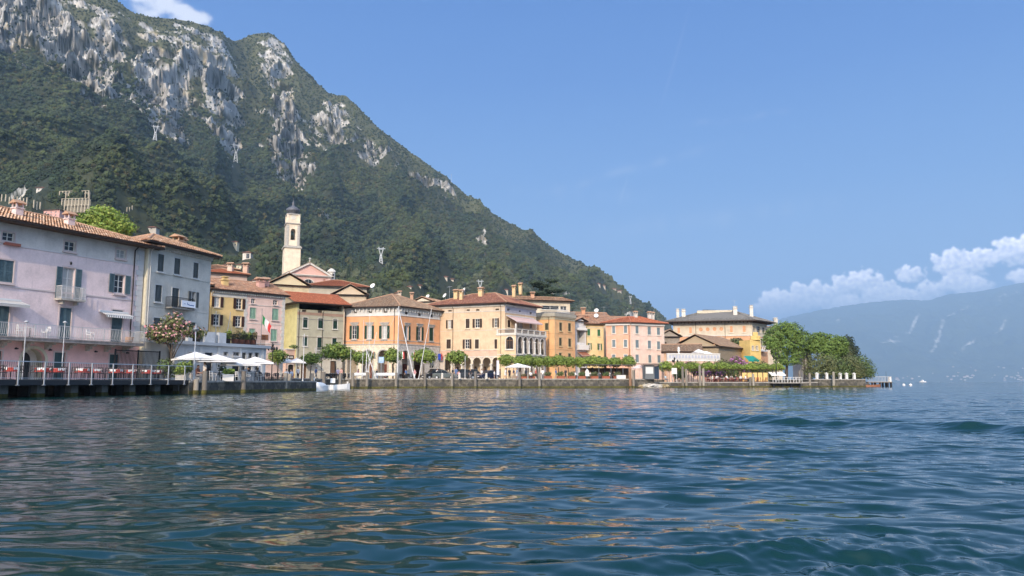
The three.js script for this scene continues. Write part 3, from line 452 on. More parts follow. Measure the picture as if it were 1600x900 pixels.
function pilaster(H, i, x, w, y0, y1, proud, mat, blocks) { const F = H.F[i]; if (!blocks) return F.put(part(H, 'pilaster', box(w, y1 - y0, proud, 0, (y1 - y0) / 2, proud / 2 + .003), mat), x, y0); const n = Math.round((y1 - y0) / .45), h = (y1 - y0) / n; for (let k = 0; k < n; k++) { const ww = w * (k % 2 ? 1 : .72); F.put(part(H, 'quoin', keep('quoin' + ww.toFixed(2) + h.toFixed(3), () => box(ww, h - .02, proud)), mat), x + (blocks > 0 ? ww / 2 : -ww / 2), y0 + h * (k + .5), proud / 2 + .003); } }
function pipe(H, i, x, y0, y1, mat = M.gutter, r = .05) { const F = H.F[i]; return F.put(part(H, 'drainpipe', merge([cyl(r, r, y1 - y0 - .3, 0, 0, .09, 8), bar([0, y1 - y0 - .3, .09], [0, y1 - y0, .5], r, 8)]), mat), x, y0); }
function railGeo(w, h, gap = .12, r = .012) { return keep('rail' + w.toFixed(2) + h + gap, () => { const l = [box(w, .04, .04, 0, h), box(w, .03, .03, 0, .08)]; for (let x = -w / 2; x <= w / 2 + .001; x += gap) l.push(box(r * 2, h, r * 2, x, h / 2)); return merge(l); }); }
function chimney(H, x, y, z, w = .7, h = 1.3, mat = M.offwhite, kind = 0) {
  const c = part(H, 'chimney', [box(w, h, w, 0, h / 2 - .3, 0), ...(kind === 1 ? [] : [box(w * 1.25, .08, w * 1.25, 0, h - .26, 0), ...[[-1, -1], [1, -1], [-1, 1], [1, 1]].map(([a, b]) => box(.1, .34, .1, a * w * .42, h - .05, b * w * .42))])], mat); c.position.set(x, y, z);
  part(c, 'chimney_cap', kind === 1 ? [box(w * 1.35, .12, w * 1.35, 0, h - .24, 0), box(w * .8, .35, w * .8, 0, h, 0), lathe([[w * .85, h + .17], [w * .8, h + .27], [0.01, h + .34]], 4).rotateY(Math.PI / 4)] : [polyGeo((() => { const a = w * .8, y0 = h + .12, y1 = h + .42; return [[[-a, y0, a], [a, y0, a], [a * .9, y1, 0], [-a * .9, y1, 0]], [[a, y0, -a], [-a, y0, -a], [-a * .9, y1, 0], [a * .9, y1, 0]], [[a, y0, a], [a, y0, -a], [a * .9, y1, 0]], [[-a, y0, -a], [-a, y0, a], [-a * .9, y1, 0]], [[-a, y0, -a], [a, y0, -a], [a, y0, a], [-a, y0, a]]]; })())], kind === 1 ? mat : M.ridge); return c;
}
function dish(H, x, y, z, turn = -.4, r = .45) { const d = part(H, 'satellite_dish', lathe([[.01, 0], [r * .5, .05], [r, .2], [r * 1.02, .21]], 16).rotateX(Math.PI / 2 - .5).rotateY(turn).translate(0, 1.0, .12), M.whiteMetal); d.position.set(x, y, z); part(d, 'pole', [cyl(.025, .025, 1.3, 0, -.3, 0, 6), bar([0, 1.0, .1], [Math.sin(turn) * .4, 1.1, .12 + Math.cos(turn) * .4], .012, 4)], M.steel); return d; }
function aerial(H, x, y, z, h = 2.2, turn = .4) { const l = [cyl(.022, .02, h, 0, 0, 0, 5), bar([-.7 * Math.cos(turn), h - .15, -.7 * Math.sin(turn)], [.7 * Math.cos(turn), h - .15, .7 * Math.sin(turn)], .014, 4)]; for (let k = -3; k <= 3; k++) { const cx = .2 * k * Math.cos(turn), cz = .2 * k * Math.sin(turn); l.push(bar([cx - .3 * Math.sin(turn), h - .15, cz + .3 * Math.cos(turn)], [cx + .3 * Math.sin(turn), h - .15, cz - .3 * Math.cos(turn)], .008, 4)); } const a = part(H, 'aerial', l, M.steel); a.position.set(x, y, z); return a; }

// footprints (corner points x, z), base height, eave height, openings of each wall (x along the wall, y, width, height, kind), in metres
const HOUSES = {pink:{p:[[-39.9,-53.4],[-33.2,-67.7],[-41.35,-71.52],[-48.05,-57.22]],y:1.2,h:11.8,
  f:{0:[{x:3.31,y:10.46,w:0.9,h:0.68,t:'g'},{x:8.23,y:10.48,w:0.94,h:0.79,t:'g'},{x:12.94,y:10.58,w:0.92,h:0.76,t:'g'},{x:3.12,y:7.32,w:1.23,h:1.67,t:'c'},{x:8.26,y:6.5,w:1.02,h:2.58,t:'o'},{x:12.94,y:7.5,w:0.98,h:1.61,t:'o'},{x:3.34,y:3.9,w:0.96,h:2.02,t:'c'},{x:8.25,y:3.84,w:1.0,h:1.96,t:'c'},{x:12.92,y:3.92,w:1.04,h:2.09,t:'c'},{x:8.07,y:0.07,w:0.92,h:2.11,t:'d'},{x:12.95,y:0.07,w:0.91,h:2.11,t:'d'},{x:3.36,y:0.07,w:0.64,h:2.06,t:'d'},{x:5.48,y:0.08,w:1.85,h:2.33,t:'A'}]}},
grey:{p:[[-32.77,-67.55],[-30.3,-75.6],[-39.0,-79.5],[-40.3,-71.6]],y:1.3,h:12.15,
  f:{0:[{x:1.16,y:9.81,w:0.77,h:1.6,t:'c'},{x:3.26,y:9.83,w:0.81,h:1.53,t:'c'},{x:5.85,y:9.8,w:0.75,h:1.52,t:'c'},{x:1.04,y:7.01,w:0.83,h:1.52,t:'c'},{x:3.18,y:6.71,w:0.91,h:1.8,t:'c'},{x:5.69,y:6.93,w:0.67,h:1.5,t:'o'},{x:1.04,y:4.27,w:0.92,h:1.26,t:'c'},{x:3.11,y:4.4,w:0.97,h:1.19,t:'c'},{x:5.6,y:4.24,w:0.96,h:1.23,t:'c'}]}},
yellow:{p:[[-39.92,-100],[-36.7,-103.44],[-43.27,-109.59],[-46.49,-106.15]],y:1.3,h:11.84,
  f:{0:[{x:0.51,y:9.64,w:0.78,h:1.35,t:'o'},{x:3.59,y:9.58,w:0.82,h:1.42,t:'o'},{x:0.52,y:7.2,w:0.8,h:1.44,t:'o'},{x:3.6,y:7.18,w:0.78,h:1.41,t:'o'},{x:0.68,y:5.15,w:0.74,h:1.07,t:'o'},{x:3.72,y:4.9,w:0.77,h:1.1,t:'o'}]}},
pale:{p:[[-36.7,-103.44],[-32.44,-108],[-39.01,-114.15],[-43.27,-109.59]],y:1.3,h:11.84,
  f:{0:[{x:1.01,y:10.51,w:0.64,h:0.66,t:'g'},{x:4.33,y:10.53,w:0.73,h:0.67,t:'g'},{x:0.89,y:8.36,w:0.9,h:1.55,t:'c'},{x:4.25,y:8.37,w:0.98,h:1.64,t:'c'},{x:0.92,y:5.71,w:0.86,h:1.3,t:'c'},{x:4.17,y:5.43,w:0.94,h:1.65,t:'c'}]}},
olive:{p:[[-38.47,-135.5],[-31.41,-141],[-37.56,-148.89],[-44.62,-143.39]],y:1.45,h:13.56,
  f:{0:[{x:1.15,y:9.26,w:0.84,h:1.83,t:'c'},{x:4.03,y:9.27,w:0.86,h:1.8,t:'c'},{x:6.93,y:9.29,w:0.83,h:1.75,t:'c'},{x:1.22,y:5.99,w:0.81,h:1.77,t:'c'},{x:3.97,y:5.33,w:0.83,h:2.4,t:'c'},{x:6.86,y:5.31,w:0.85,h:2.33,t:'c'},{x:0.9,y:11.96,w:0.81,h:0.54,t:'v'},{x:3.91,y:11.98,w:0.84,h:0.54,t:'v'},{x:3.85,y:1.14,w:1.17,h:2.8,t:'D'},{x:1.05,y:1.24,w:1.01,h:2.4,t:'d'},{x:6.6,y:1.16,w:1.06,h:2.22,t:'d'}]}},
hall:{p:[[-31.61,-142.5],[-20.87,-140],[-14.22,-150],[-24.96,-152.5]],y:1.5,h:13.25,
  f:{0:[{x:1.72,y:7.48,w:0.87,h:2.52,t:'o'},{x:4.74,y:7.48,w:0.87,h:2.46,t:'o'},{x:7.69,y:7.47,w:0.97,h:2.43,t:'o'},{x:1.96,y:12.3,w:0.62,h:0.47,t:'v'},{x:4.94,y:12.29,w:0.69,h:0.47,t:'v'},{x:7.96,y:12.27,w:0.72,h:0.49,t:'v'},{x:0.95,y:1.2,w:1.88,h:4.23,t:'a'},{x:3.97,y:1.19,w:1.95,h:4.2,t:'a'},{x:7.05,y:1.18,w:1.89,h:4.18,t:'a'}],1:[{x:1.86,y:7.33,w:0.76,h:2.55,t:'o'},{x:5.32,y:7.38,w:0.99,h:2.56,t:'o'},{x:8.72,y:7.43,w:1.17,h:2.55,t:'c'},{x:1.61,y:12.06,w:0.8,h:0.58,t:'v'},{x:5.34,y:12.05,w:0.83,h:0.65,t:'v'},{x:9.06,y:12.03,w:0.69,h:0.62,t:'v'},{x:0.97,y:1.19,w:1.83,h:4.1,t:'a'},{x:4.18,y:1.23,w:2.43,h:4.01,t:'a'},{x:8.9,y:2.25,w:1.38,h:2.86,t:'w'}]}},
cream:{p:[[-16.37,-151],[-1.35,-145],[4.95,-154],[-10.07,-160]],y:1.5,h:14.48,
  f:{0:[{x:4.04,y:9.96,w:0.66,h:1.67,t:'o'},{x:7.9,y:9.93,w:0.81,h:1.82,t:'c'},{x:9.93,y:9.95,w:0.93,h:1.74,t:'o'},{x:13.96,y:9.89,w:0.61,h:1.79,t:'o'},{x:4.01,y:13.3,w:0.8,h:0.31,t:'v'},{x:8.04,y:13.29,w:0.7,h:0.31,t:'v'},{x:10.09,y:13.24,w:0.72,h:0.33,t:'v'},{x:14.18,y:13.21,w:0.78,h:0.33,t:'v'},{x:3.76,y:6.0,w:0.93,h:1.83,t:'c'},{x:7.81,y:5.93,w:0.86,h:1.81,t:'o'},{x:9.9,y:5.9,w:0.82,h:1.8,t:'c'},{x:14.02,y:5.83,w:0.83,h:1.8,t:'c'},{x:3.39,y:0.45,w:1.35,h:3.82,t:'a'},{x:5.53,y:0.45,w:1.49,h:3.8,t:'a'},{x:7.53,y:0.45,w:1.55,h:3.78,t:'a'},{x:9.52,y:0.44,w:1.66,h:3.76,t:'a'},{x:11.56,y:0.44,w:1.67,h:3.74,t:'a'},{x:13.61,y:0.43,w:1.5,h:3.72,t:'a'}],1:[{x:0.88,y:9.97,w:0.95,h:1.37,t:'c'},{x:4.35,y:10.08,w:1.69,h:1.23,t:'g'},{x:8.57,y:10.16,w:0.83,h:1.15,t:'g'},{x:0.68,y:13.12,w:0.95,h:0.44,t:'v'},{x:4.8,y:13.17,w:0.62,h:0.35,t:'v'},{x:8.59,y:13.03,w:0.83,h:0.43,t:'v'}]}},
loggia:{p:[[-2.89,-145.51],[0.73,-144.06],[6.86,-152.83],[3.24,-154.28]],y:1.5,h:8.42,
  f:{0:[{x:1.89,y:5.74,w:1.49,h:2.34,t:'W'}],1:[{x:0.68,y:4.89,w:1.51,h:3.23,t:'L'},{x:2.56,y:4.9,w:1.42,h:3.24,t:'L'},{x:4.53,y:4.87,w:1.45,h:3.23,t:'L'},{x:6.59,y:4.88,w:1.35,h:3.17,t:'L'},{x:8.56,y:4.87,w:1.38,h:3.15,t:'L'},{x:0.75,y:0.43,w:1.51,h:3.62,t:'a'},{x:2.67,y:0.44,w:1.37,h:3.61,t:'a'},{x:4.6,y:0.45,w:1.36,h:3.6,t:'a'},{x:6.56,y:0.46,w:1.35,h:3.59,t:'a'},{x:8.57,y:0.47,w:1.24,h:3.58,t:'a'}]}},
orange:{p:[[5.05,-157],[8.65,-155],[13.41,-161],[9.81,-163]],y:1.5,h:13.01,
  f:{1:[{x:1.78,y:10.0,w:0.98,h:1.68,t:'c'},{x:5.03,y:10.08,w:1.01,h:1.69,t:'c'},{x:1.66,y:6.91,w:0.97,h:1.61,t:'c'},{x:5.03,y:6.84,w:1.01,h:1.68,t:'c'},{x:1.57,y:3.36,w:0.97,h:2.08,t:'c'},{x:4.93,y:3.5,w:1.0,h:1.93,t:'c'}],0:[{x:2.01,y:10.11,w:0.73,h:1.39,t:'c'}]}},
white:{p:[[13.79,-164],[16.19,-166],[9.79,-173.68],[7.39,-171.68]],y:1.5,h:12.54,
  f:{0:[{x:0.43,y:7.98,w:2.26,h:2.72,t:'L2'}]}},
green:{p:[[16.19,-166],[20.17,-167],[17.73,-176.7],[13.75,-175.7]],y:1.5,h:12.0,
  f:{0:[{x:0.27,y:9.58,w:0.69,h:1.45,t:'c'},{x:2.65,y:9.52,w:0.66,h:1.43,t:'c'},{x:0.57,y:6.48,w:0.42,h:1.49,t:'o'},{x:2.87,y:6.45,w:0.48,h:1.42,t:'o'},{x:0.22,y:3.78,w:0.71,h:1.46,t:'c'},{x:2.64,y:3.55,w:0.66,h:1.61,t:'c'}]}},
salmon:{p:[[19.92,-161.5],[25.0,-160],[32.8,-163.5],[27.72,-169.0]],y:1.5,h:11.82,
  f:{0:[{x:1.42,y:9.75,w:0.63,h:1.52,t:'c'},{x:3.91,y:9.78,w:0.67,h:1.52,t:'c'},{x:1.4,y:6.86,w:0.65,h:1.52,t:'c'},{x:3.86,y:6.83,w:0.67,h:1.51,t:'c'},{x:1.32,y:3.7,w:0.68,h:1.56,t:'c'},{x:3.85,y:3.63,w:0.67,h:1.6,t:'c'},{x:1.27,y:0.36,w:0.79,h:1.67,t:'d'}],1:[{x:1.25,y:9.68,w:0.74,h:1.64,t:'c'},{x:4.29,y:9.52,w:0.84,h:1.7,t:'c'},{x:6.67,y:9.53,w:0.79,h:1.57,t:'c'},{x:1.18,y:6.68,w:0.8,h:1.63,t:'c'},{x:4.27,y:6.57,w:0.81,h:1.67,t:'c'},{x:6.64,y:6.46,w:0.76,h:1.66,t:'c'},{x:1.14,y:3.64,w:0.79,h:1.6,t:'c'},{x:4.33,y:3.55,w:0.75,h:1.61,t:'c'},{x:6.65,y:3.58,w:0.76,h:1.57,t:'c'}]}},
villa:{p:[[39.76,-187],[57.93,-183],[63.85,-190],[45.68,-202]],y:2.0,h:13.55,
  f:{0:[{x:1.01,y:10.88,w:0.63,h:1.4,t:'p'},{x:3.83,y:10.87,w:0.63,h:1.45,t:'p'},{x:13.46,y:10.93,w:0.66,h:1.52,t:'p'},{x:16.43,y:10.97,w:0.71,h:1.49,t:'p'},{x:6.14,y:11.23,w:0.95,h:1.0,t:'r'},{x:7.76,y:11.26,w:0.94,h:1.0,t:'r'},{x:9.38,y:11.32,w:0.94,h:1.0,t:'r'},{x:10.98,y:11.3,w:0.94,h:1.0,t:'r'},{x:9.16,y:8.5,w:1.34,h:1.33,t:'w'},{x:10.76,y:8.48,w:1.33,h:1.33,t:'w'},{x:12.75,y:7.91,w:0.66,h:1.38,t:'g'}],1:[{x:0.52,y:10.98,w:1.37,h:1.47,t:'g'},{x:2.71,y:11.0,w:2.32,h:1.6,t:'g'},{x:6.08,y:11.15,w:1.8,h:1.34,t:'g'},{x:1.87,y:7.11,w:1.38,h:1.89,t:'g'},{x:3.94,y:7.04,w:1.41,h:2.04,t:'g'}]}},
pavilion:{p:[[-31.55,-70.2],[-26.16,-81],[-29.2,-83.2],[-29.95,-76.2]],y:1.1,h:3.45,
  f:{0:[{x:0.18,y:1.51,w:0.7,h:1.23,t:'d'},{x:2.02,y:1.54,w:0.74,h:1.19,t:'g'},{x:3.98,y:1.07,w:0.97,h:1.7,t:'k'},{x:6.3,y:2.53,w:0.54,h:0.37,t:'g'},{x:7.53,y:2.57,w:0.84,h:0.36,t:'g'},{x:7.47,y:1.01,w:0.98,h:0.81,t:'k'},{x:8.7,y:1.13,w:0.58,h:1.8,t:'g'},{x:9.57,y:1.14,w:0.59,h:1.81,t:'g'},{x:10.45,y:1.15,w:0.6,h:1.83,t:'g'}]}},
church:{p:[[-67.77,-226],[-55.8,-232],[-69.24,-258.82],[-81.21,-252.82]],y:1.5,h:31.62,
  f:{0:[{x:4.78,y:28.79,w:3.51,h:1.7,t:'h'},{x:1.27,y:28.62,w:0.64,h:1.72,t:'n'},{x:11.04,y:29.18,w:0.66,h:1.76,t:'n'}]}}};

// ---------------------------------------------------------------- quays and the ground of the village
M.quayStain = stone([.09, .085, .075]);
const paving = stone([.34, .31, .27]), quayStone = std([.19, .17, .135], .9, { map: T.rough, bumpMap: T.rough, bumpScale: .01 }), coping = stone([.46, .43, .38]), algae = std([.12, .11, .022], .9, { map: T.rough });
function landmass(name, label, pts, y, front) {
  const s = new THREE.Shape(); pts.forEach((p, i) => i ? s.lineTo(p[0], -p[1]) : s.moveTo(p[0], -p[1])); s.closePath();
  const g = new THREE.ExtrudeGeometry(s, { depth: y + 3, bevelEnabled: false }).rotateX(-Math.PI / 2).translate(0, -3, 0), o = struct(name, g, paving, label); o.material = [paving, quayStone];
  for (const [i, j] of front) for (let k = i; k < j; k++) {
    const a = pts[k], b = pts[k + 1], F = new Face(a, b, [0, 0]), n = Math.max(1, Math.round(F.w / 1.6)), L = F.w / n;
    for (let q = 0; q < n; q++) { const c = part(o, 'coping_stone', keep('coping' + L.toFixed(2), () => box(L - .02, .16, .5)), coping); F.put(c, (q + .5) * L, y - .03 + .008 * Math.sin(q * 7.1 + k), -.18); }
    F.put(part(o, 'algae_band', box(F.w - .02, .5 + .04 * (k % 3), .02, F.w / 2, 0, .012), algae), 0, .02);
    for (let q = 0; q < F.w / 2.6; q++) F.put(part(o, 'wall_stain', keep('stain' + (q % 3), () => { const s2 = new THREE.Shape(), w = .5 + .3 * (q % 3); s2.moveTo(-w, .0); s2.lineTo(-w * .6, .5); s2.lineTo(-w * .1, .32); s2.lineTo(w * .4, .62); s2.lineTo(w, .1); s2.lineTo(w * .7, -.25); s2.lineTo(-w * .5, -.3); s2.closePath(); return new THREE.ShapeGeometry(s2); }), M.quayStain), 1.2 + q * 2.6, .45 + .1 * Math.sin(q * 3), .006);
  }
  return o;
}
landmass('west_quay', 'low stone quay before the pavilion terrace', [[-60, -20], [-46.5, -38], [-39.35, -53.2], [-33.6, -65.2], [-30.5, -64.6], [-26.6, -63], [-22.5, -88], [-23.5, -89.5], [-31.2, -104], [-60, -104]], 1.1, [[5, 8]]);
landmass('main_quay', 'long stone quay of the harbour front', [[-60, -104.02], [-31.2, -104.02], [-31.9, -122], [-30, -126], [-10, -131.5], [-9, -125.5], [-25.6, -121], [-25.2, -118], [5.3, -126], [20.1, -130], [24.6, -132.5], [25, -155], [57, -158], [57.2, -144.5], [68.2, -147.5], [70, -160], [67, -220], [70, -500], [95, -950], [330, -1700], [-400, -1700], [-400, -104.02]], 1.5, [[1, 10], [12, 14]]);
landmass('lower_promenade', 'low waterside promenade of the restaurants towards the point', [[24.98, -134.2], [42, -138.6], [56.9, -142.4], [56.9, -158.1], [24.98, -155.1]], .95, [[0, 2]]);

// ---------------------------------------------------------------- the lakefront houses, from the near end of the quay to the point
const C3 = (a) => [a[0], a[1], a[2]];
function simpleHouse(name, label, pts, y0, h, wallC, o = {}) { const k = '_' + name + Object.keys(HOUSES).length; HOUSES[k] = { p: pts, y: y0, h, f: o.f || {} }; return makeHouse(k, name, label, { wall: o.wallMat || plaster(wallC), trim: o.trim || M.offwhite, shutter: o.shutter || M.brownWood, surround: o.surround ?? .08, ...o }); }
const quad = (a, b, depth) => { const d = sub(b, a), L = Math.hypot(...d), n = [-d[1] / L, d[0] / L]; return [a, b, [b[0] - n[0] * depth, b[1] - n[1] * depth], [a[0] - n[0] * depth, a[1] - n[1] * depth]]; };
function awning(H, F, x0, x1, y, out, drop, mat, name = 'awning') { const w = x1 - x0, a = Math.atan2(drop, out), L = Math.hypot(out, drop), c = part(H, name, [box(w, .03, L, 0, -drop / 2, out / 2, a), box(w, .22, .02, 0, -drop - .1, out)], mat); F.put(c, (x0 + x1) / 2, y, 0); part(c, 'frame', [box(w + .1, .14, .14, 0, .06, .08), bar([-w / 2, 0, .05], [-w / 2, -drop, out], .02), bar([w / 2, 0, .05], [w / 2, -drop, out], .02), bar([-w / 2, -drop, out], [w / 2, -drop, out], .025)], M.whiteMetal); return c; }
const striped = (() => { const t = texture(64, (x) => (Math.floor(x * 8) % 2 ? [.93, .92, .9] : [.62, .62, .6]), true); t.repeat.set(1.2, 1); return std('#ffffff', .9, { map: t }); })();

// the lavender pink house with the long terrace balcony
(function () {
  const pinkHi = plaster([.84, .68, .67]), pinkLo = plaster([.82, .52, .49]), frieze = plaster([.72, .68, .64]);
  for (const q of HOUSES.pink.f[0]) if (q.y > 3.5 && q.y < 4.2) { q.h += q.y - 3.2; q.y = 3.2; }
  const H = makeHouse('pink', 'pink_house', 'large lavender pink house with blue shutters and a long railed terrace balcony', { wall: pinkHi, trim: std([.60, .50, .48], .9), shutter: wood([.115, .19, .22]), door: wood([.05, .11, .12]), surround: .11, bands: { all: [[0, 3.05, pinkLo], [3.05, 10.2, pinkHi], [10.2, 11.8, frieze]] }, curtain: 1, roof: { over: 1.15, pitch: .34, pal: 'tan', tw: .25, tl: .42, gutter: M.gutter } });
  const F = H.F[0];
  course(H, 0, 6.95, .12, .05, std([.62, .54, .53], .9)); course(H, 0, 10.14, .1, .05, std([.64, .60, .60], .9));
  pilaster(H, 0, F.w - .05, .72, 3.3, 11.6, .06, std([.52, .53, .54], .9), -1); pipe(H, 0, F.w - 1.05, 3.3, 11.75);
  // the arched entrance
  const aq = F.ops.find((q) => q.t === 'A');
  F.put(part(H, 'arch_surround', ringGeo(aq, .22, .05), plaster([.62, .58, .44])), 0, 0, .004);
  const rev = new THREE.ExtrudeGeometry((() => { const s = openingPath(new THREE.Shape(), aq, .12); s.holes.push(openingPath(new THREE.Path(), aq, 0)); return s; })(), { depth: .72, bevelEnabled: false }); F.put(part(H, 'arch_reveal', rev, plaster([.62, .58, .44])), 0, 0, -1.04);
  const dr = F.put(part(H, 'door', new THREE.ExtrudeGeometry(archPath(new THREE.Shape(), 0, 0, 1.15, 2.15), { depth: .06, bevelEnabled: false }), wood([.03, .035, .035])), aq.x + .1, .01, -.97); part(dr, 'handle', box(.04, .14, .05, .95, 1.0, .09), M.iron);
  // terrace
  const tx0 = -.5, tx1 = F.w - .9, tw = tx1 - tx0, tz = 1.75, slab = F.put(part(H, 'terrace', [box(tw, .2, tz, 0, 0, tz / 2 + .005), box(tw + .06, .07, tz + .06, 0, .13, tz / 2 + .04)], stone([.36, .33, .31])), (tx0 + tx1) / 2, 3.0);
  for (let k = 0; k < 9; k++) part(slab, 'bracket', keep('bracket', () => merge([box(.22, .16, 1.1, 0, -.19, .56), box(.22, .22, .6, 0, -.37, .31), box(.22, .16, .3, 0, -.55, .16)])), M.stoneTrim).position.x = -tw / 2 + .9 + k * (tw - 1.6) / 8;
  const bow = keep('bow', () => tube([[0, 0, 0], [0, .18, .16], [0, .42, .12], [0, .75, .02], [0, 1.0, 0]], .013, 10, 5)), rl = [], n = Math.round(tw / .15);
  for (let k = 0; k <= n; k++) rl.push(bow.clone().translate(-tw / 2 + k * tw / n, .17, tz - .06)); for (let k = 0; k <= 10; k++) rl.push(bow.clone().rotateY(Math.PI / 2).translate(tw / 2 - .02, .17, .1 + k * (tz - .2) / 10));
  rl.push(box(tw, .04, .05, 0, 1.18, tz - .06), box(tw, .03, .03, 0, .32, tz - .06), box(.05, .04, tz, tw / 2 - .02, 1.18, tz / 2)); for (let k = 0; k <= 8; k++) rl.push(box(.05, 1.15, .05, -tw / 2 + .02 + k * (tw - .04) / 8, .6, tz - .06));
  F.put(part(H, 'terrace_railing', rl, std([.50, .50, .50], .5)), (tx0 + tx1) / 2, 3.0);
  // balcony of the upper french window
  const bq = F.ops[4], b = F.put(part(H, 'balcony', [box(2.1, .14, .85, 0, -.07, .43), box(.14, .3, .5, -.6, -.28, .26), box(.14, .3, .5, .6, -.28, .26)], M.stoneTrim), bq.x + bq.w / 2, bq.y - .02); part(b, 'railing', [railGeo(2.06, 1.0, .11).clone().translate(0, 0, .8), railGeo(.78, 1.0, .11).clone().rotateY(Math.PI / 2).translate(-1.01, 0, .42), railGeo(.78, 1.0, .11).clone().rotateY(Math.PI / 2).translate(1.01, 0, .42)], std([.55, .55, .55], .5));
  awning(H, F, 11.75, 14.35, 5.75, .9, .28, striped); awning(H, F, 2.6, 5.0, 5.95, 1.3, .35, std([.50, .48, .45], .9));
  for (const x of [5.0, 7.65, 11.6, 14.6, 1.5]) F.put(part(H, 'wall_lamp', [box(.22, .1, .14, 0, 0, .08), box(.1, .16, .03, 0, .02, .02)], M.iron), x, 2.35);
  F.put(part(H, 'lantern', [bar([0, .1, 0], [0, .14, .22], .015), lathe([[.02, -.15], [.07, -.1], [.09, .05], [.02, .12]], 8).translate(0, 0, .22)], M.iron), bq.x + .5, 9.45);
  const aw = F.ops[0]; F.put(part(H, 'flower_box', [box(1.2, .2, .24, 0, 0, .14)], std([.35, .12, .08], .9)), aw.x + aw.w / 2 + .25, aw.y - .22);
  for (const [x, z] of [[5.2, -1.5], [9.6, -1.6]]) { const c = chimney(H, 0, 0, 0, .58, 1.25, plaster([.72, .58, .55])); F.put(c, x, 12.45, z); }
  { const a = aerial(H, 0, 0, 0, 2.6, .5); F.put(a, 2.9, 12.7, -2.4); }
  window.pinkFace = F; window.pinkH = H;
})();
// the blue grey house
(function () {
  const wl = plaster([.64, .61, .54]), H = makeHouse('grey', 'grey_house', 'pale grey three storey house with grey shutters and a dentil cornice', { wall: wl, trim: plaster([.62, .62, .60]), shutter: wood([.13, .15, .15]), surround: .07, faces: { 3: plaster([.68, .64, .50]) }, roof: { over: .75, pitch: .36, pal: 'tan', tw: .25 } });  // left side wall has a lighter, warmer copy of the plaster, painted as sunlit
  const F = H.F[0], dn = []; for (let k = 0; k < 26; k++) dn.push(box(.16, .2, .2, .2 + k * (F.w - .4) / 25, .1, .13)); F.put(part(H, 'dentil', dn, M.offwhite), 0, H.D.h - .36); course(H, 0, H.D.h - .14, .13, .3, M.offwhite, 'cornice'); course(H, 0, 9.62, .1, .04, wl); course(H, 0, 6.5, .08, .04, wl);
  pipe(H, 0, .25, .2, H.D.h - .3, std([.5, .5, .48], .6)); { const c = chimney(H, 0, 0, 0, .8, 1.2, plaster([.60, .40, .26])); F.put(c, 7.3, 12.9, -3.2); const c2 = chimney(H, 0, 0, 0, .6, 1.2, plaster([.60, .40, .26])); F.put(c2, 8.1, 12.8, -3.4); }
  const q = F.ops[4], b = F.put(part(H, 'balcony', [box(3.0, .12, .8, 0, -.06, .41)], M.greyStone), q.x + q.w / 2 + .25, q.y - .1); part(b, 'railing', [railGeo(2.96, .95, .12).clone().translate(0, 0, .76), railGeo(.72, .95, .12).clone().rotateY(Math.PI / 2).translate(-1.46, 0, .4), railGeo(.72, .95, .12).clone().rotateY(Math.PI / 2).translate(1.46, 0, .4)], M.iron);
  const cv = document.createElement('canvas'); cv.width = 256; cv.height = 96; const g = cv.getContext('2d'); g.fillStyle = '#f2f4fa'; g.fillRect(0, 0, 256, 96); g.strokeStyle = '#2f5f96'; g.lineWidth = 9; g.beginPath(); g.moveTo(104, 26); g.bezierCurveTo(96, 60, 112, 62, 124, 52); for (let k = 0; k < 7; k++) g.bezierCurveTo(126 + k * 15, 78, 130 + k * 15, 46, 138 + k * 15, 58 + (k % 3) * 4); g.stroke(); g.lineWidth = 4; g.beginPath(); g.moveTo(34, 50); for (let k = 0; k < 5; k++) g.lineTo(40 + k * 10, k % 2 ? 44 : 56); g.stroke();
  const ct = new THREE.CanvasTexture(cv); ct.colorSpace = THREE.SRGBColorSpace; const sg = part(H, 'sign_board', box(1.9, .62, .05), M.white); F.put(sg, q.x + q.w / 2 + .85, q.y + .33, .83); part(sg, 'lettering', new THREE.PlaneGeometry(1.86, .58).translate(0, 0, .029), std('#ffffff', .6, { map: ct }));
})();
// a sliver of white house behind it
(function () { const a = [-43.6, -97.6], b = [-40.15, -99.7]; const H = simpleHouse('white_house', 'narrow white house squeezed between the grey and the ochre house', quad(a, b, 8), 1.3, 12.3, [.66, .64, .60], { f: { 0: [{ x: 2.1, y: 5.2, w: .8, h: 1.3, t: 'c' }, { x: 2.1, y: 8.6, w: .8, h: 1.3, t: 'c' }] }, shutter: wood([.2, .28, .33]), roof: { over: .6, pal: 'mixed' } }); course(H, 0, 7.6, .12, .06, M.offwhite); })();
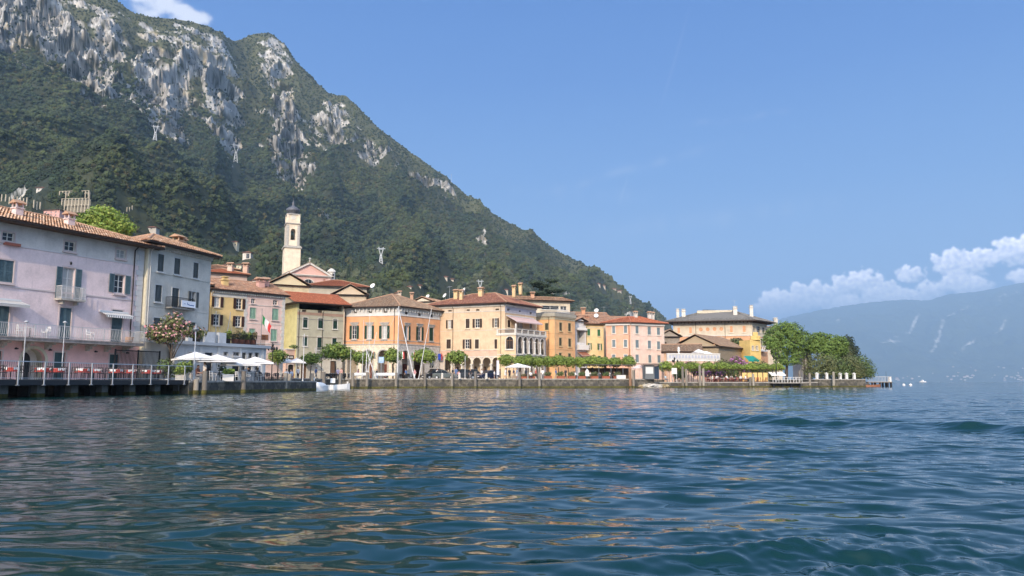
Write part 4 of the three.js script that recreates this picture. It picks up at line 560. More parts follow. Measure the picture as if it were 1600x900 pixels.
// ochre house and pale pink house under one long roof
(function () {
  const oc = plaster([.70, .50, .22]), H = makeHouse('yellow', 'ochre_house', 'ochre yellow house with dark brown shutters beside the pale pink house', { wall: oc, trim: plaster([.60, .52, .40]), shutter: wood([.07, .03, .02]), surround: .08, curtain: 1, roof: { over: .5, gable: 1, turn: 0, pitch: .4, pal: 'mixed' } });
  const dn = [], F = H.F[0]; for (let k = 0; k < 15; k++) dn.push(box(.2, .26, .3, .15 + k * (F.w - .3) / 14, .13, .16)); F.put(part(H, 'eave_bracket', dn, M.offwhite), 0, H.D.h - .28); course(H, 0, H.D.h - .8, .5, .03, M.offwhite, 'frieze'); pipe(H, 0, .1, .2, H.D.h - .3, std([.40, .26, .1], .6));
  { const c = chimney(H, 0, 0, 0, .75, 1.3, plaster([.62, .45, .2]), 1); F.put(c, 2.6, 12.5, -1.6); }
  const pk = plaster([.78, .57, .49]), P = makeHouse('pale', 'pale_pink_house', 'pale pink house with mint green shutters behind the flag', { wall: pk, trim: plaster([.62, .50, .45]), shutter: wood([.30, .48, .36]), surround: .06, roof: { over: .5, gable: 1, turn: 0, pitch: .4, pal: 'mixed' } });
  const F2 = P.F[0], dn2 = []; for (let k = 0; k < 19; k++) dn2.push(box(.2, .26, .3, .15 + k * (F2.w - .3) / 18, .13, .16)); F2.put(part(P, 'eave_bracket', dn2, M.offwhite), 0, P.D.h - .28); course(P, 0, 10.25, .08, .05, M.offwhite); course(P, 0, 7.7, .08, .05, M.offwhite); course(P, 0, 4.95, .1, .05, M.offwhite); pilaster(P, 0, F2.w - .02, .55, .2, P.D.h - .3, .05, M.offwhite, -1); pilaster(P, 0, .02, .5, .2, P.D.h - .3, .05, M.offwhite, 1);
  { const c = chimney(P, 0, 0, 0, .9, 1.6, plaster([.60, .36, .30])); F2.put(c, 3.6, 12.6, -2.4); const c2 = chimney(P, 0, 0, 0, .7, 1.5, plaster([.60, .36, .30])); F2.put(c2, 4.9, 12.9, -3.2); }
  const sb = part(P, 'sign_board', box(1.05, .72, .05), wood([.28, .12, .05])); F2.put(sb, 3.25, 5.9, .04); part(sb, 'sign_line', [box(.8, .05, .012, 0, .2, .03), box(.7, .05, .012, 0, .05, .03), box(.8, .05, .012, 0, -.1, .03), box(.5, .05, .012, 0, -.23, .03)], wood([.16, .06, .03]));
})();
// the olive grey house with a red roof
(function () {
  const ol = plaster([.44, .41, .30]), lo = plaster([.60, .55, .46]), H = makeHouse('olive', 'olive_house', 'olive grey house with dark green shutters under a bright red tiled roof', { wall: ol, trim: plaster([.60, .57, .50]), shutter: wood([.012, .05, .036]), surround: .13, door: wood([.16, .09, .05]), faces: { 3: plaster([.62, .56, .26]) }, bands: { 0: [[0, 3.9, lo], [3.9, 12.54, ol]] }, roof: { over: 1.15, pitch: .38, pal: 'red', gable: 1, turn: 0, capMat: std([.40, .13, .07], .9), tw: .22, tl: .4 } });
  const F = H.F[0]; course(H, 0, 7.55, .14, .07, std([.30, .26, .2], .9)); course(H, 0, 10.75, .1, .05, M.greyStone); course(H, 0, 11.55, .5, .03, plaster([.38, .25, .18]), 'frieze'); pipe(H, 0, 4.85, .2, 12.4); pipe(H, 0, .35, .2, 12.4);
  const b = F.put(part(H, 'balcony', [box(4.6, .22, 1.0, 0, -.11, .51), box(.3, .5, .8, -1.9, -.45, .41), box(.3, .5, .8, 1.9, -.45, .41)], M.stoneTrim), 5.5, 4.75); part(b, 'railing', [railGeo(4.5, .95, .14).clone().translate(0, 0, .94), box(.3, 1.0, .3, -2.15, .5, .85)], M.stoneTrim); 
  for (const [s, z] of [[2.0, -2.2], [5.3, -2.4]]) F.put(part(H, 'skylight', box(.9, .06, .9, 0, 0, 0, .36), std([.25, .32, .4], .1)), s, 13.9, z);
  awning(H, F, .5, 3.4, 3.5, 1.6, .5, std([.78, .77, .75], .9));
})();
// the old town hall on its arcade
(function () {
  const or = plaster([.76, .38, .19]), whi = plaster([.70, .68, .64]), sto = stone([.86, .74, .56]), stoShade = stone([.66, .61, .55]), h = HOUSES.hall.h;  // arcade stone in two tones, the greyer copy painted for its shaded side
  for (const q of [...HOUSES.hall.f[0], ...HOUSES.hall.f[1]]) if (q.t === 'v') q.y = Math.min(q.y, h - q.h - .35);
  const H = makeHouse('hall', 'town_hall', 'orange town hall with green shutters standing on a stone arcade', { category: 'building', wall: or, trim: M.stoneTrim, shutter: wood([.01, .055, .03]), surround: .14, archTrim: .2, bands: { all: [[0, 6.5, sto], [6.5, h - 1.5, or], [h - 1.5, h, whi]], 1: [[0, 6.5, stoShade], [6.5, h - 1.5, or], [h - 1.5, h, whi]] }, curtain: 1, roof: { over: .75, pitch: .46, pal: 'brown', eaves: M.brownWood } });
  for (const i of [0, 1]) {
    const F = H.F[i]; course(H, i, 6.35, .18, .14, M.stoneTrim); course(H, i, 7.05, .1, .06, M.stoneTrim); course(H, i, h - 1.55, .12, .1, whi); course(H, i, h - .16, .14, .3, whi, 'cornice');
    for (const q of F.ops) if (q.t === 'o' || (q.t === 'c')) { F.put(part(H, 'window_hood', [box(q.w + .7, .34, .1, 0, .2, .055), box(q.w + .95, .1, .24, 0, .42, .125)], M.stoneTrim), q.x + q.w / 2, q.y + q.h + .14); }
    const br = []; const n = Math.round(F.w / .8); for (let k = 0; k <= n; k++) br.push(box(.16, .55, .42, .25 + k * (F.w - .5) / n, 0, .22)); F.put(part(H, 'eave_bracket', br, whi), 0, h - .45);
    // rusticated courses of the arcade piers, each block a piece of its own
    const sm = i ? stoShade : sto, free = F.ops.filter((q) => q.y < 4);
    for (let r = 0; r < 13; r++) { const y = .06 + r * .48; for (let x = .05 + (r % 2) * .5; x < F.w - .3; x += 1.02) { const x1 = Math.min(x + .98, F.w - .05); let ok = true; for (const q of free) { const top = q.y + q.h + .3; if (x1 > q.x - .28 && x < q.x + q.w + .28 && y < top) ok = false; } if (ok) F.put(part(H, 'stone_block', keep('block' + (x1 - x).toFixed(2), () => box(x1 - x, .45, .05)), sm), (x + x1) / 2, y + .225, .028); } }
    // portico behind the arches
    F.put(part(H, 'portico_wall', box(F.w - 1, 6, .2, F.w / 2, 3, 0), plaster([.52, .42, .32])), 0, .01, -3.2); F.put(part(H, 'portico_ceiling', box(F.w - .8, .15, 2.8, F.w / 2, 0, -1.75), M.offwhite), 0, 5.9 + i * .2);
    F.put(part(H, 'portico_door', box(1.6, 2.9, .08), M.redWood), free[1].x + free[1].w / 2, 1.46, -3.05); F.put(part(H, 'portico_door', box(1.4, 2.8, .08), M.redWood), free[2 - i].x + .7 + i * 4, 1.41, -3.04);
  }
  pipe(H, 0, H.F[0].w - .9, .1, h - .4); pipe(H, 0, .3, .1, h - .4);
})();
// the cream palazzo and its loggia
(function () {
  const cr = plaster([.68, .50, .33]), lo = plaster([.70, .45, .33]), grey = plaster([.34, .31, .30]), h = HOUSES.cream.h;
  const H = makeHouse('cream', 'cream_palazzo', 'large cream palazzo with a round arched arcade and brown shutters', { category: 'building', wall: cr, trim: plaster([.70, .60, .45]), shutter: wood([.065, .04, .028]), surround: .13, archTrim: .17, curtain: 1, bands: { all: [[0, 4.35, plaster([.55, .48, .42])], [4.35, 5.6, lo], [5.6, h - 1.4, cr], [h - 1.4, h, plaster([.66, .53, .40])]], 1: [[0, 9.5, cr], [9.5, h - 1.75, cr], [h - 1.75, h, plaster([.40, .40, .46])]] }, roof: { over: .85, pitch: .40, pal: 'russet', eaves: std([.10, .07, .05], .9), gutter: std([.06, .03, .025], .6), tw: .25 } });
  course(H, 0, h - 1.45, .12, .07, M.offwhite); course(H, 0, h - .5, .34, .22, M.offwhite, 'cornice'); course(H, 1, h - .5, .34, .22, M.offwhite, 'cornice'); course(H, 1, h - 1.8, .12, .1, M.offwhite); course(H, 0, 5.55, .1, .06, M.offwhite); course(H, 0, 9.4, .06, .04, M.offwhite); course(H, 0, 4.3, .12, .06, M.offwhite); pipe(H, 0, 5.15, .2, h - .3); pipe(H, 0, 15.35, .2, h - .3);
  const F = H.F[0], ar = F.ops.filter((q) => q.t === 'a');
  for (let k = 0; k < ar.length - 1; k++) { const x = (ar[k].x + ar[k].w + ar[k + 1].x) / 2; const c = F.put(part(H, 'column', [cyl(.2, .17, 2.4, 0, .3, 0, 14), box(.56, .3, .5, 0, .15), box(.5, .2, .46, 0, 2.85)], M.offwhite), x, 0, .27); }
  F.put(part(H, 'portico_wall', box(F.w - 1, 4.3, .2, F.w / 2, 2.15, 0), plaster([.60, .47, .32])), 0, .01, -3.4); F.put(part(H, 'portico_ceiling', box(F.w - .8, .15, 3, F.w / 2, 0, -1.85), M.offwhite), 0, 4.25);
  for (const x of [4.2, 8.2, 10.3, 12.3]) F.put(part(H, 'portico_door', box(1.2, 2.5, .08), M.brownWood), x, 1.26, -3.26);
  for (const [x, z, w] of [[4.5, -2.6, .8], [6.0, -1.9, .6], [9.4, -3.8, .85], [16.3, -4.4, .6], [16.6, -7.2, .6]]) { const c = chimney(H, 0, 0, 0, w, 1.7, plaster([.66, .48, .26])); F.put(c, x, h + .75 + (-z) * .28, z); }
  for (const [x, z] of [[9.6, -1.6], [12.9, -1.7]]) F.put(part(H, 'skylight', box(.9, .06, 1.0, 0, 0, 0, .37), std([.12, .13, .15], .15)), x, h + 1.05, z);
  { const d = dish(H, 0, 0, 0, -.6, .55); F.put(d, 5.0, h + 2.6, -5.4); const d2 = dish(H, 0, 0, 0, -.5, .5); F.put(d2, 1.7, h + 1.4, -3.4); aerial(H, 0, 0, 0, 3.2, .4); F.put(H.children[H.children.length - 1], 2.2, h + 1.3, -4.2); }
  // loggia: five slender arches over five more, a roof terrace behind a balustrade
  const lh = HOUSES.loggia.h; for (const q of HOUSES.loggia.f[1]) if (q.t === 'L') q.h = Math.min(q.h, lh - q.y - .25);
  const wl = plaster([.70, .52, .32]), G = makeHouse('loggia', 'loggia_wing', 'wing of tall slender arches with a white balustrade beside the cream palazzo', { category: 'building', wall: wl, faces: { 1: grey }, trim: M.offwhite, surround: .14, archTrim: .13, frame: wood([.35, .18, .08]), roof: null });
  part(G, 'terrace', flatPoly(offsetPoly(G.L, .14), lh, .16), M.offwhite);
  const F1 = G.F[1]; course(G, 1, lh - .12, .11, .12, M.offwhite); course(G, 1, 4.62, .14, .16, M.offwhite); course(G, 1, 4.2, .1, .08, M.offwhite); course(G, 0, 4.62, .12, .08, M.offwhite); course(G, 0, lh - .12, .11, .1, M.offwhite);
  const la = F1.ops.filter((q) => q.t === 'L'), ga = F1.ops.filter((q) => q.t === 'a');
  for (let k = 0; k < la.length - 1; k++) { F1.put(part(G, 'column', [cyl(.13, .11, 2.05, 0, .16, 0, 12), box(.34, .2, .34, 0, .08), box(.38, .2, .36, 0, 2.3)], M.white), (la[k].x + la[k].w + la[k + 1].x) / 2, la[k].y, .19); F1.put(part(G, 'column', [cyl(.2, .17, 2.3, 0, .25, 0, 12), box(.5, .25, .5, 0, .125), box(.5, .22, .46, 0, 2.65)], M.offwhite), (ga[k].x + ga[k].w + ga[k + 1].x) / 2, 0, .27); }
  for (const q of la) F1.put(part(G, 'railing', railGeo(q.w - .04, .95, .13).clone(), M.iron), q.x + q.w / 2, q.y + .02, -.12);
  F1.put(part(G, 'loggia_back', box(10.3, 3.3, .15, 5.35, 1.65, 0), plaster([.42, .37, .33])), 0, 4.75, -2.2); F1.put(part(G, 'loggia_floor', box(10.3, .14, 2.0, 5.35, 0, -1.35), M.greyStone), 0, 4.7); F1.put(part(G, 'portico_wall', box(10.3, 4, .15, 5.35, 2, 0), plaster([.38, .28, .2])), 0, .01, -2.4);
  for (const q of la) { const gl = F1.put(part(G, 'window', box(q.w * .8, 2.5, .05), M.glass), q.x + q.w / 2, 6.05, -2.08); part(gl, 'frame', [box(.05, 2.5, .04, 0, 0, .04), box(q.w * .8, .05, .04, 0, .6, .04)], M.greyStone); }
  for (const [i, w] of [[1, F1.w], [0, G.F[0].w]]) { const f = G.F[i], n = i ? 5 : 1, s = w / (n || 1); f.put(part(G, 'balustrade', [box(w + .1, .14, .3, w / 2, .95, 0), box(w + .1, .2, .3, w / 2, .1, 0), ...Array.from({ length: n + 1 }, (_, k) => box(.34, .8, .32, clamp(k * s, .12, w - .12), .5, 0))], M.offwhite), 0, lh + .16, -.12); const bl = []; for (let x = .3; x < w - .2; x += .2) bl.push(lathe([[.035, 0], [.06, .2], [.035, .42], [.05, .66]], 6).translate(x, .22, 0)); f.put(part(G, 'baluster', bl, std([.22, .21, .21], .9)), 0, lh + .16, -.12); }
  { const F2 = H.F[1]; awning(H, F2, .5, 9.8, 12.15, 2.3, 1.15, std([.60, .42, .38], .9)); const ur = part(G, 'urn', lathe([[.16, 0], [.1, .15], [.24, .45], [.14, .65], [.2, .78], [.02, 1.0]], 12), M.offwhite); F1.put(ur, .15, lh + 1.18, -.1); }
})();
// orange corner house
(function () {
  const or = plaster([.78, .45, .22]), h = HOUSES.orange.h, H = makeHouse('orange', 'orange_house', 'narrow orange house with a flat cornice and olive shutters', { wall: or, trim: plaster([.62, .47, .26]), shutter: wood([.085, .085, .055]), surround: .16, roof: null });
  part(H, 'roof', flatPoly(offsetPoly(H.L, .2), h + .5, .2), M.greyStone); for (const i of [0, 1]) { course(H, i, h - .1, .6, .34, plaster([.40, .37, .30]), 'cornice', .02, H.F[i].w + (i ? .0 : .3)); course(H, i, h - .75, .5, .08, plaster([.52, .46, .32]), 'frieze'); course(H, i, 9.35, .08, .05, plaster([.6, .42, .22])); course(H, i, 6.1, .08, .05, plaster([.6, .42, .22])); const dn = [], F = H.F[i], n = Math.round(F.w / .45); for (let k = 0; k <= n; k++) dn.push(box(.16, .24, .3, .15 + k * (F.w - .3) / n, 0, .17)); F.put(part(H, 'dentil', dn, plaster([.40, .36, .28])), 0, h - .24); }
  pilaster(H, 1, .22, .36, .1, h - .3, .04, plaster([.68, .46, .24])); pipe(H, 0, H.F[0].w - 1.2, .1, h - .2);
  const rl = part(H, 'roof_railing', [railGeo(4.6, .8, .25).clone()], M.whiteMetal); H.F[1].put(rl, 3.9, h + .7, -.4);
})();
// white terraced house, yellow house with green shutters
(function () {
  const wh = plaster([.68, .67, .66]), H = makeHouse('white', 'white_terrace_house', 'narrow white house with an open terrace between the orange and yellow houses', { wall: wh, trim: M.offwhite, roof: { over: .4, gable: 1, turn: 1, pitch: .36, pal: 'mixed' } }), F = H.F[0];
  HOUSES.white.f[0].forEach(() => {}); F.put(part(H, 'terrace_back', box(2.4, 2.9, .1), plaster([.55, .50, .40])), 1.55, 9.4, -1.8); F.put(part(H, 'terrace', box(3.0, 1.1, .9, 0, 0, .46), M.white), 1.55, 6.9); F.put(part(H, 'upper_balcony', box(3.0, .5, .5, 0, 0, .26), M.white), 1.55, 10.9); awning(H, F, .15, 3.0, 6.0, 1.7, .9, std([.30, .12, .07], .9));
  const ye = plaster([.78, .60, .32]), Y = makeHouse('green', 'yellow_house', 'small yellow house with bright green shutters', { wall: ye, trim: plaster([.68, .60, .42]), shutter: wood([.035, .17, .07]), surround: .07, curtain: 1, roof: { over: .55, gable: 1, turn: 0, pitch: .42, pal: 'mixed' } }); course(Y, 0, 11.3, .1, .08, M.offwhite); pipe(Y, 0, .1, .1, 11.7); { const c = chimney(Y, 0, 0, 0, .6, 1.2, plaster([.6, .3, .18])); Y.F[0].put(c, 1.4, 12.9, -3.2); dish(Y, 0, 0, 0, -.5, .5); Y.F[0].put(Y.children[Y.children.length - 1], 3.6, 13.2, -3.2); }
})();
// salmon and pale pink corner house
(function () {
  const sa = plaster([.74, .40, .27]), pa = plaster([.80, .58, .48]), h = HOUSES.salmon.h, H = makeHouse('salmon', 'salmon_house', 'salmon and pale pink corner house with rows of blue grey shutters', { wall: sa, faces: { 1: pa, 2: pa }, trim: plaster([.70, .62, .54]), shutter: wood([.22, .29, .32]), surround: .12, roof: { over: .6, pitch: .36, pal: 'red', capMat: std([.40, .15, .09], .9), eaves: M.offwhite, tw: .24 } });
  for (const i of [0, 1]) { course(H, i, h - .4, .38, .3, M.white, 'cornice'); course(H, i, 9.35 - .15 * i, .06, .03, M.offwhite); course(H, i, 6.4 - .15 * i, .06, .03, M.offwhite); } pipe(H, 0, 5.0, .1, h - .4); pilaster(H, 1, .02, .5, .1, h - .4, .04, plaster([.72, .56, .46]), 1); pilaster(H, 1, H.F[1].w - .02, .4, .1, h - .4, .04, plaster([.72, .6, .52]), -1);
  for (const [x, z] of [[3.4, -2.2], [6.7, -1.8], [7.9, -2.4]]) { const c = chimney(H, 0, 0, 0, .6, 1.5, M.offwhite); H.F[1].put(c, x - .6, h + 1.0, z); }
})();
// the villa on the point
(function () {
  const vi = plaster([.66, .57, .44]), or = plaster([.66, .36, .20]), h = HOUSES.villa.h, H = makeHouse('villa', 'villa', 'long villa with a grey slate roof, round panels and tall white chimneys', { category: 'building', wall: vi, trim: plaster([.70, .64, .52]), panel: plaster([.68, .36, .2]), surround: .1, frame: M.offwhite, bands: { all: [[0, 8.1, or], [8.1, 10.2, or], [10.2, h, vi]] }, roof: { over: 1.7, rise: 3.0, pal: 'stoneRoof', deck: std([.16, .15, .135], .95), capMat: std([.2, .195, .19], .9), eaves: std([.09, .065, .05], .9), tw: .34, tl: .5, turn: 0 } });
  for (const i of [0, 1]) { course(H, i, 10.05, .22, .12, M.offwhite); course(H, i, h - .5, .2, .16, M.offwhite); const br = [], F = H.F[i], n = Math.round(F.w / .9); for (let k = 0; k <= n; k++) br.push(box(.14, .34, 1.3, .2 + k * (F.w - .4) / n, 0, .66)); F.put(part(H, 'eave_bracket', br, M.brownWood), 0, h - .2); }
  pipe(H, 0, 5.4, .1, h - .3); pipe(H, 0, 12.3, .1, h - .3);
  const F = H.F[0]; F.put(part(H, 'roof_parapet', box(8.5, .7, 5, 0, 0, 0), plaster([.62, .55, .42])), 10.2, h + 2.9, -7);
  for (const [x, z, hh, w] of [[1.2, -4, 1.7, .7], [2.6, -2.4, 1.8, .9], [15.0, -2.6, 2.2, .95], [18.9, -3.4, 2.3, .8]]) { const c = chimney(H, 0, 0, 0, w, hh, M.offwhite, 1); F.put(c, x, h + .9 + Math.min(1.5, -z * .22), z); }
  { aerial(H, 0, 0, 0, 2.6, .3); F.put(H.children[H.children.length - 1], 15.2, h + 3.2, -6); }
  const wing = simpleHouse('villa_wing', 'lower slate roofed wing of the villa rising behind the pine', quad([60.6, -196], [70.4, -198.5], 9), 1.5, 12.4, [.66, .57, .44], { roof: { over: 1.0, rise: 1.6, pal: 'slate', gable: 1, turn: 0, deck: std([.12, .12, .115], .95) } }); chimney(wing, 5.4, 12.6, -2.6, 1.0, 2.6, M.offwhite, 1); chimney(wing, 8.6, 12.4, -2.9, .9, 3.6, M.offwhite, 1);
  // the loggia of the side bay
  const B = H.F[1]; B.put(part(H, 'bay_balcony', [box(5.4, .4, 1.1, 0, 0, .56), box(5.4, .15, 1.2, 0, 2.9, .6), ...[-2.6, -1.3, 0, 1.3, 2.6].map((x) => cyl(.13, .11, 2.5, x, .2, 1.0, 10)), box(5.4, .12, .14, 0, 1.05, 1.04)], M.white), 3.6, 6.6);
})();

// ---------------------------------------------------------------- trees and shrubs
const leafMat = new THREE.MeshPhysicalMaterial({ color: lin(1, 1, 1), roughness: .75, vertexColors: true, transmission: .25, thickness: 0 });
const matteLeaf = std([1, 1, 1], .85, { vertexColors: true });
/* leaves spread through the volume of several lobes [x, y, z, rx, ry, rz]; each leaf is a small folded blade */
function foliage(lobes, n, size, pal, seed, o = {}) {
  const R = rng(seed), pos = [], nor = [], col = [], idx = [], vol = lobes.map((l) => Math.pow(l[3] * l[4] * l[5], .67)), tot = vol.reduce((a, b) => a + b, 0), V = new THREE.Vector3(), N = new THREE.Vector3(), A = new THREE.Vector3(), Bv = new THREE.Vector3();
  lobes.forEach((l, li) => {
    const m = Math.round(n * vol[li] / tot);
    for (let i = 0; i < m; i++) {
      const th = R() * 6.2832, cz = R() * 2 - 1, sz = Math.sqrt(1 - cz * cz); N.set(sz * Math.cos(th), cz, sz * Math.sin(th));
      const clump = n3(N.x * (o.freq || 2.2) + l[0] * .7 + seed, N.y * (o.freq || 2.2) + l[1] * .7, N.z * (o.freq || 2.2) + l[2] * .7), rad = (.74 + .30 * clump + (R() - .5) * .18) * (R() < .25 ? .5 + .5 * R() : 1);
      if (clump < (o.gap ?? -.55)) continue;
      V.set(l[0] + N.x * l[3] * rad, l[1] + N.y * l[4] * rad, l[2] + N.z * l[5] * rad);
      const nn = N.clone().addScaledVector(new THREE.Vector3(R() - .5, R() * .9 - .25, R() - .5), 1.5).normalize(); A.set(R() - .5, R() - .5, R() - .5).cross(nn).normalize(); Bv.copy(nn).cross(A);
      const s = size * (.6 + .8 * R()), k = pal[Math.floor(R() * pal.length)], j = .75 + .5 * R(), b = pos.length / 3, el = o.long || 1.25;
      for (const [p, q, z] of [[-.5, 0, 0], [0, -.5 * el, .16], [.5, 0, 0], [0, .5 * el, .16]]) { pos.push(V.x + (A.x * p + Bv.x * q + nn.x * z) * s, V.y + (A.y * p + Bv.y * q + nn.y * z) * s, V.z + (A.z * p + Bv.z * q + nn.z * z) * s); const w = nn.clone().lerp(N, .45).normalize(); nor.push(w.x, w.y, w.z); col.push(k[0] * j, k[1] * j, k[2] * j); }
      idx.push(b, b + 1, b + 2, b, b + 2, b + 3);
    }
  });
  const g = new THREE.BufferGeometry(); g.setAttribute('position', new THREE.Float32BufferAttribute(pos, 3)); g.setAttribute('color', new THREE.Float32BufferAttribute(col, 3)); g.setIndex(idx); g.computeVertexNormals(); return g;
}
function limbs(h, r, spread, n, seed, y0 = .45) { const R = rng(seed), l = [bar([0, -.1, 0], [.04 * h, h * .62, .02 * h], r, 8, r * .7)]; for (let i = 0; i < n; i++) { const a = i * 2.4 + R(), y = h * (y0 + .18 * R()), x = .03 * h, e = [x + Math.cos(a) * spread * (.6 + .4 * R()), h * (.72 + .22 * R()), Math.sin(a) * spread * (.6 + .4 * R())], m = [(x + e[0]) * .45, (y + e[1]) * .5, e[2] * .4]; l.push(bar([x, y, 0], m, r * .5, 6, r * .38), bar(m, e, r * .38, 6, r * .15)); } return merge(l); }
M.bark = wood([.11, .085, .065], .95); M.paleBark = wood([.22, .19, .15], .95);
const GREEN = { fresh: [[.19, .27, .035], [.15, .225, .032], [.23, .29, .045]], lime: [[.22, .31, .035], [.18, .28, .035], [.27, .32, .05]], pine: [[.13, .21, .03], [.165, .25, .04], [.10, .175, .026]], dark: [[.022, .045, .02], [.028, .055, .024], [.018, .036, .016]], olive: [[.12, .145, .045], [.15, .155, .05], [.10, .125, .04]], rust: [[.17, .14, .06], [.20, .145, .065], [.125, .135, .045]], mid: [[.095, .15, .035], [.115, .17, .04], [.08, .125, .03]] };
function tree(name, label, pos, h, lobes, o = {}) { const t = thing(name, label, o.category || 'tree', pos, o.turn || 0, o.group); part(t, 'trunk', limbs(h, o.r || .14, o.spread || h * .25, o.limbs || 6, o.seed || 3, o.y0), o.bark || M.bark); const c = part(t, 'crown', foliage(lobes, o.n || 1500, o.size || .22, o.pal || GREEN.mid, o.seed || 3, o), o.matte ? matteLeaf : leafMat); return t; }

// ---------------------------------------------------------------- the pavilion below the grey house
(function () {
  const wh = plaster([.58, .59, .585]), H = makeHouse('pavilion', 'pavilion', 'low white cafe pavilion with a planted roof terrace', { category: 'building', wall: wh, trim: plaster([.50, .51, .52]), door: M.dark, surround: .07, frame: M.greyStone, roof: null }), h = H.D.h;
  part(H, 'roof_slab', flatPoly(offsetPoly(H.L, .35), h, .3), std([.33, .37, .41], .7)); const F = H.F[0];
  for (const x of [1.2, 3.5, 5.7, 8.5, 11.6]) pilaster(H, 0, x, .3, 0, h - .02, .05, plaster([.62, .62, .6]));
  for (const [x, w] of [[2.3, .5], [4.6, 1.3], [6.2, .9]]) F.put(part(H, 'terrace_pillar', box(w, 1.05, .4, 0, .525, 0), plaster([.50, .53, .56])), x, h + .3, -.3);
  F.put(part(H, 'terrace_railing', railGeo(5.2, 1.0, .14).clone(), M.iron), 9.4, h + .3, -.15);
})();
// planted tubs along its roof edge
(function () {
  const F = new Face(HOUSES.pavilion.p[0], HOUSES.pavilion.p[1], [0, 0]), y = 1.1 + HOUSES.pavilion.h + .3;
  const list = [[3.4, .45, 'dark', 'fresh', 'bushy green plant in a dark tub between two roof terrace pillars'], [7.2, .4, 'dark', 'fresh', 'dark tub of bright green plants first along the pavilion railing'], [8.3, .38, 'clay', 'rust', 'terracotta tub with a faded shrub second along the pavilion railing'], [9.1, .4, 'clay', 'olive', 'terracotta tub with an olive green shrub in the middle of the pavilion railing'], [9.9, .36, 'clay', 'fresh', 'squat terracotta tub with low greenery on the pavilion roof'], [10.7, .36, 'clay', 'rust', 'terracotta tub with brownish leaves near the far end of the pavilion roof']];
  list.forEach(([x, r, k, p, label], i) => { const t = thing('planter', label, 'planter', [0, 0, 0], 0, 'tubs on the pavilion roof'); F.put(t, x, y, -.6); part(t, 'tub', lathe([[.01, .02], [r * .8, .02], [r, .5], [r * 1.06, .52], [r * .9, .5], [.01, .46]], 14), k === 'clay' ? std([.34, .12, .07], .9) : std([.04, .035, .035], .8)); part(t, 'plant', foliage([[0, .85, 0, r * 1.3, .5, r * 1.3], [.2, 1.1, .1, r * .7, .4, r * .7]], 260, .16, GREEN[p], 50 + i), leafMat); });
})();
// oleander over the gate, and the gate
(function () {
  const g = thing('iron_gate', 'dark iron gate in the gap beside the pink house', 'gate', [-32.55, 1.1, -66.3], Math.atan2(5.2, 2.2)); part(g, 'gate_frame', [box(4.6, .08, .08, 0, 2.6), box(4.6, .08, .08, 0, .12), box(.1, 2.7, .1, -2.3, 1.35), box(.1, 2.7, .1, 2.3, 1.35), box(.1, 2.7, .1, 0, 1.35)], M.iron); for (let k = 0; k < 34; k++) part(g, 'gate_bar', keep('gatebar', () => box(.025, 2.5, .025)), M.iron).position.set(-2.2 + k * .133, 1.36, 0);
  const bl = [[.62, .30, .30], [.58, .36, .28], [.50, .20, .24], [.60, .42, .30]], t = thing('oleander', 'oleander covered in salmon pink blossom above the iron gate', 'shrub', [-30.35, 1.1, -67.6]); part(t, 'trunk', limbs(5.2, .1, 1.5, 7, 8, .3), M.bark); const lobes = [[-.9, 4.3, .6, 1.3, .9, 1.1], [.2, 5.2, 0, 1.2, 1.0, 1.0], [.9, 4.6, -.8, 1.1, .8, 1.0], [-.2, 3.9, .3, 1.5, .7, 1.2], [1.4, 4.4, -2.2, .9, .6, .9]]; part(t, 'crown', foliage(lobes, 1700, .17, GREEN.olive, 61, { long: 2 }), leafMat); part(t, 'blossom', foliage(lobes.map((l) => [l[0], l[1] + .08, l[2], l[3] * 1.06, l[4] * 1.06, l[5] * 1.06]), 900, .17, bl, 62, { gap: -.2, freq: 3.2 }), matteLeaf);
  const d = thing('shrub', 'dark green shrub crowding behind the pier rail under the oleander', 'shrub', [-29.6, 1.1, -65.0]); part(d, 'stem', limbs(1.6, .05, .5, 5, 3, .2), M.bark); part(d, 'leaves', foliage([[0, 1.2, 0, .8, .8, .8], [.7, .9, -.9, .7, .7, .7]], 600, .16, GREEN.mid, 66), leafMat);
})();
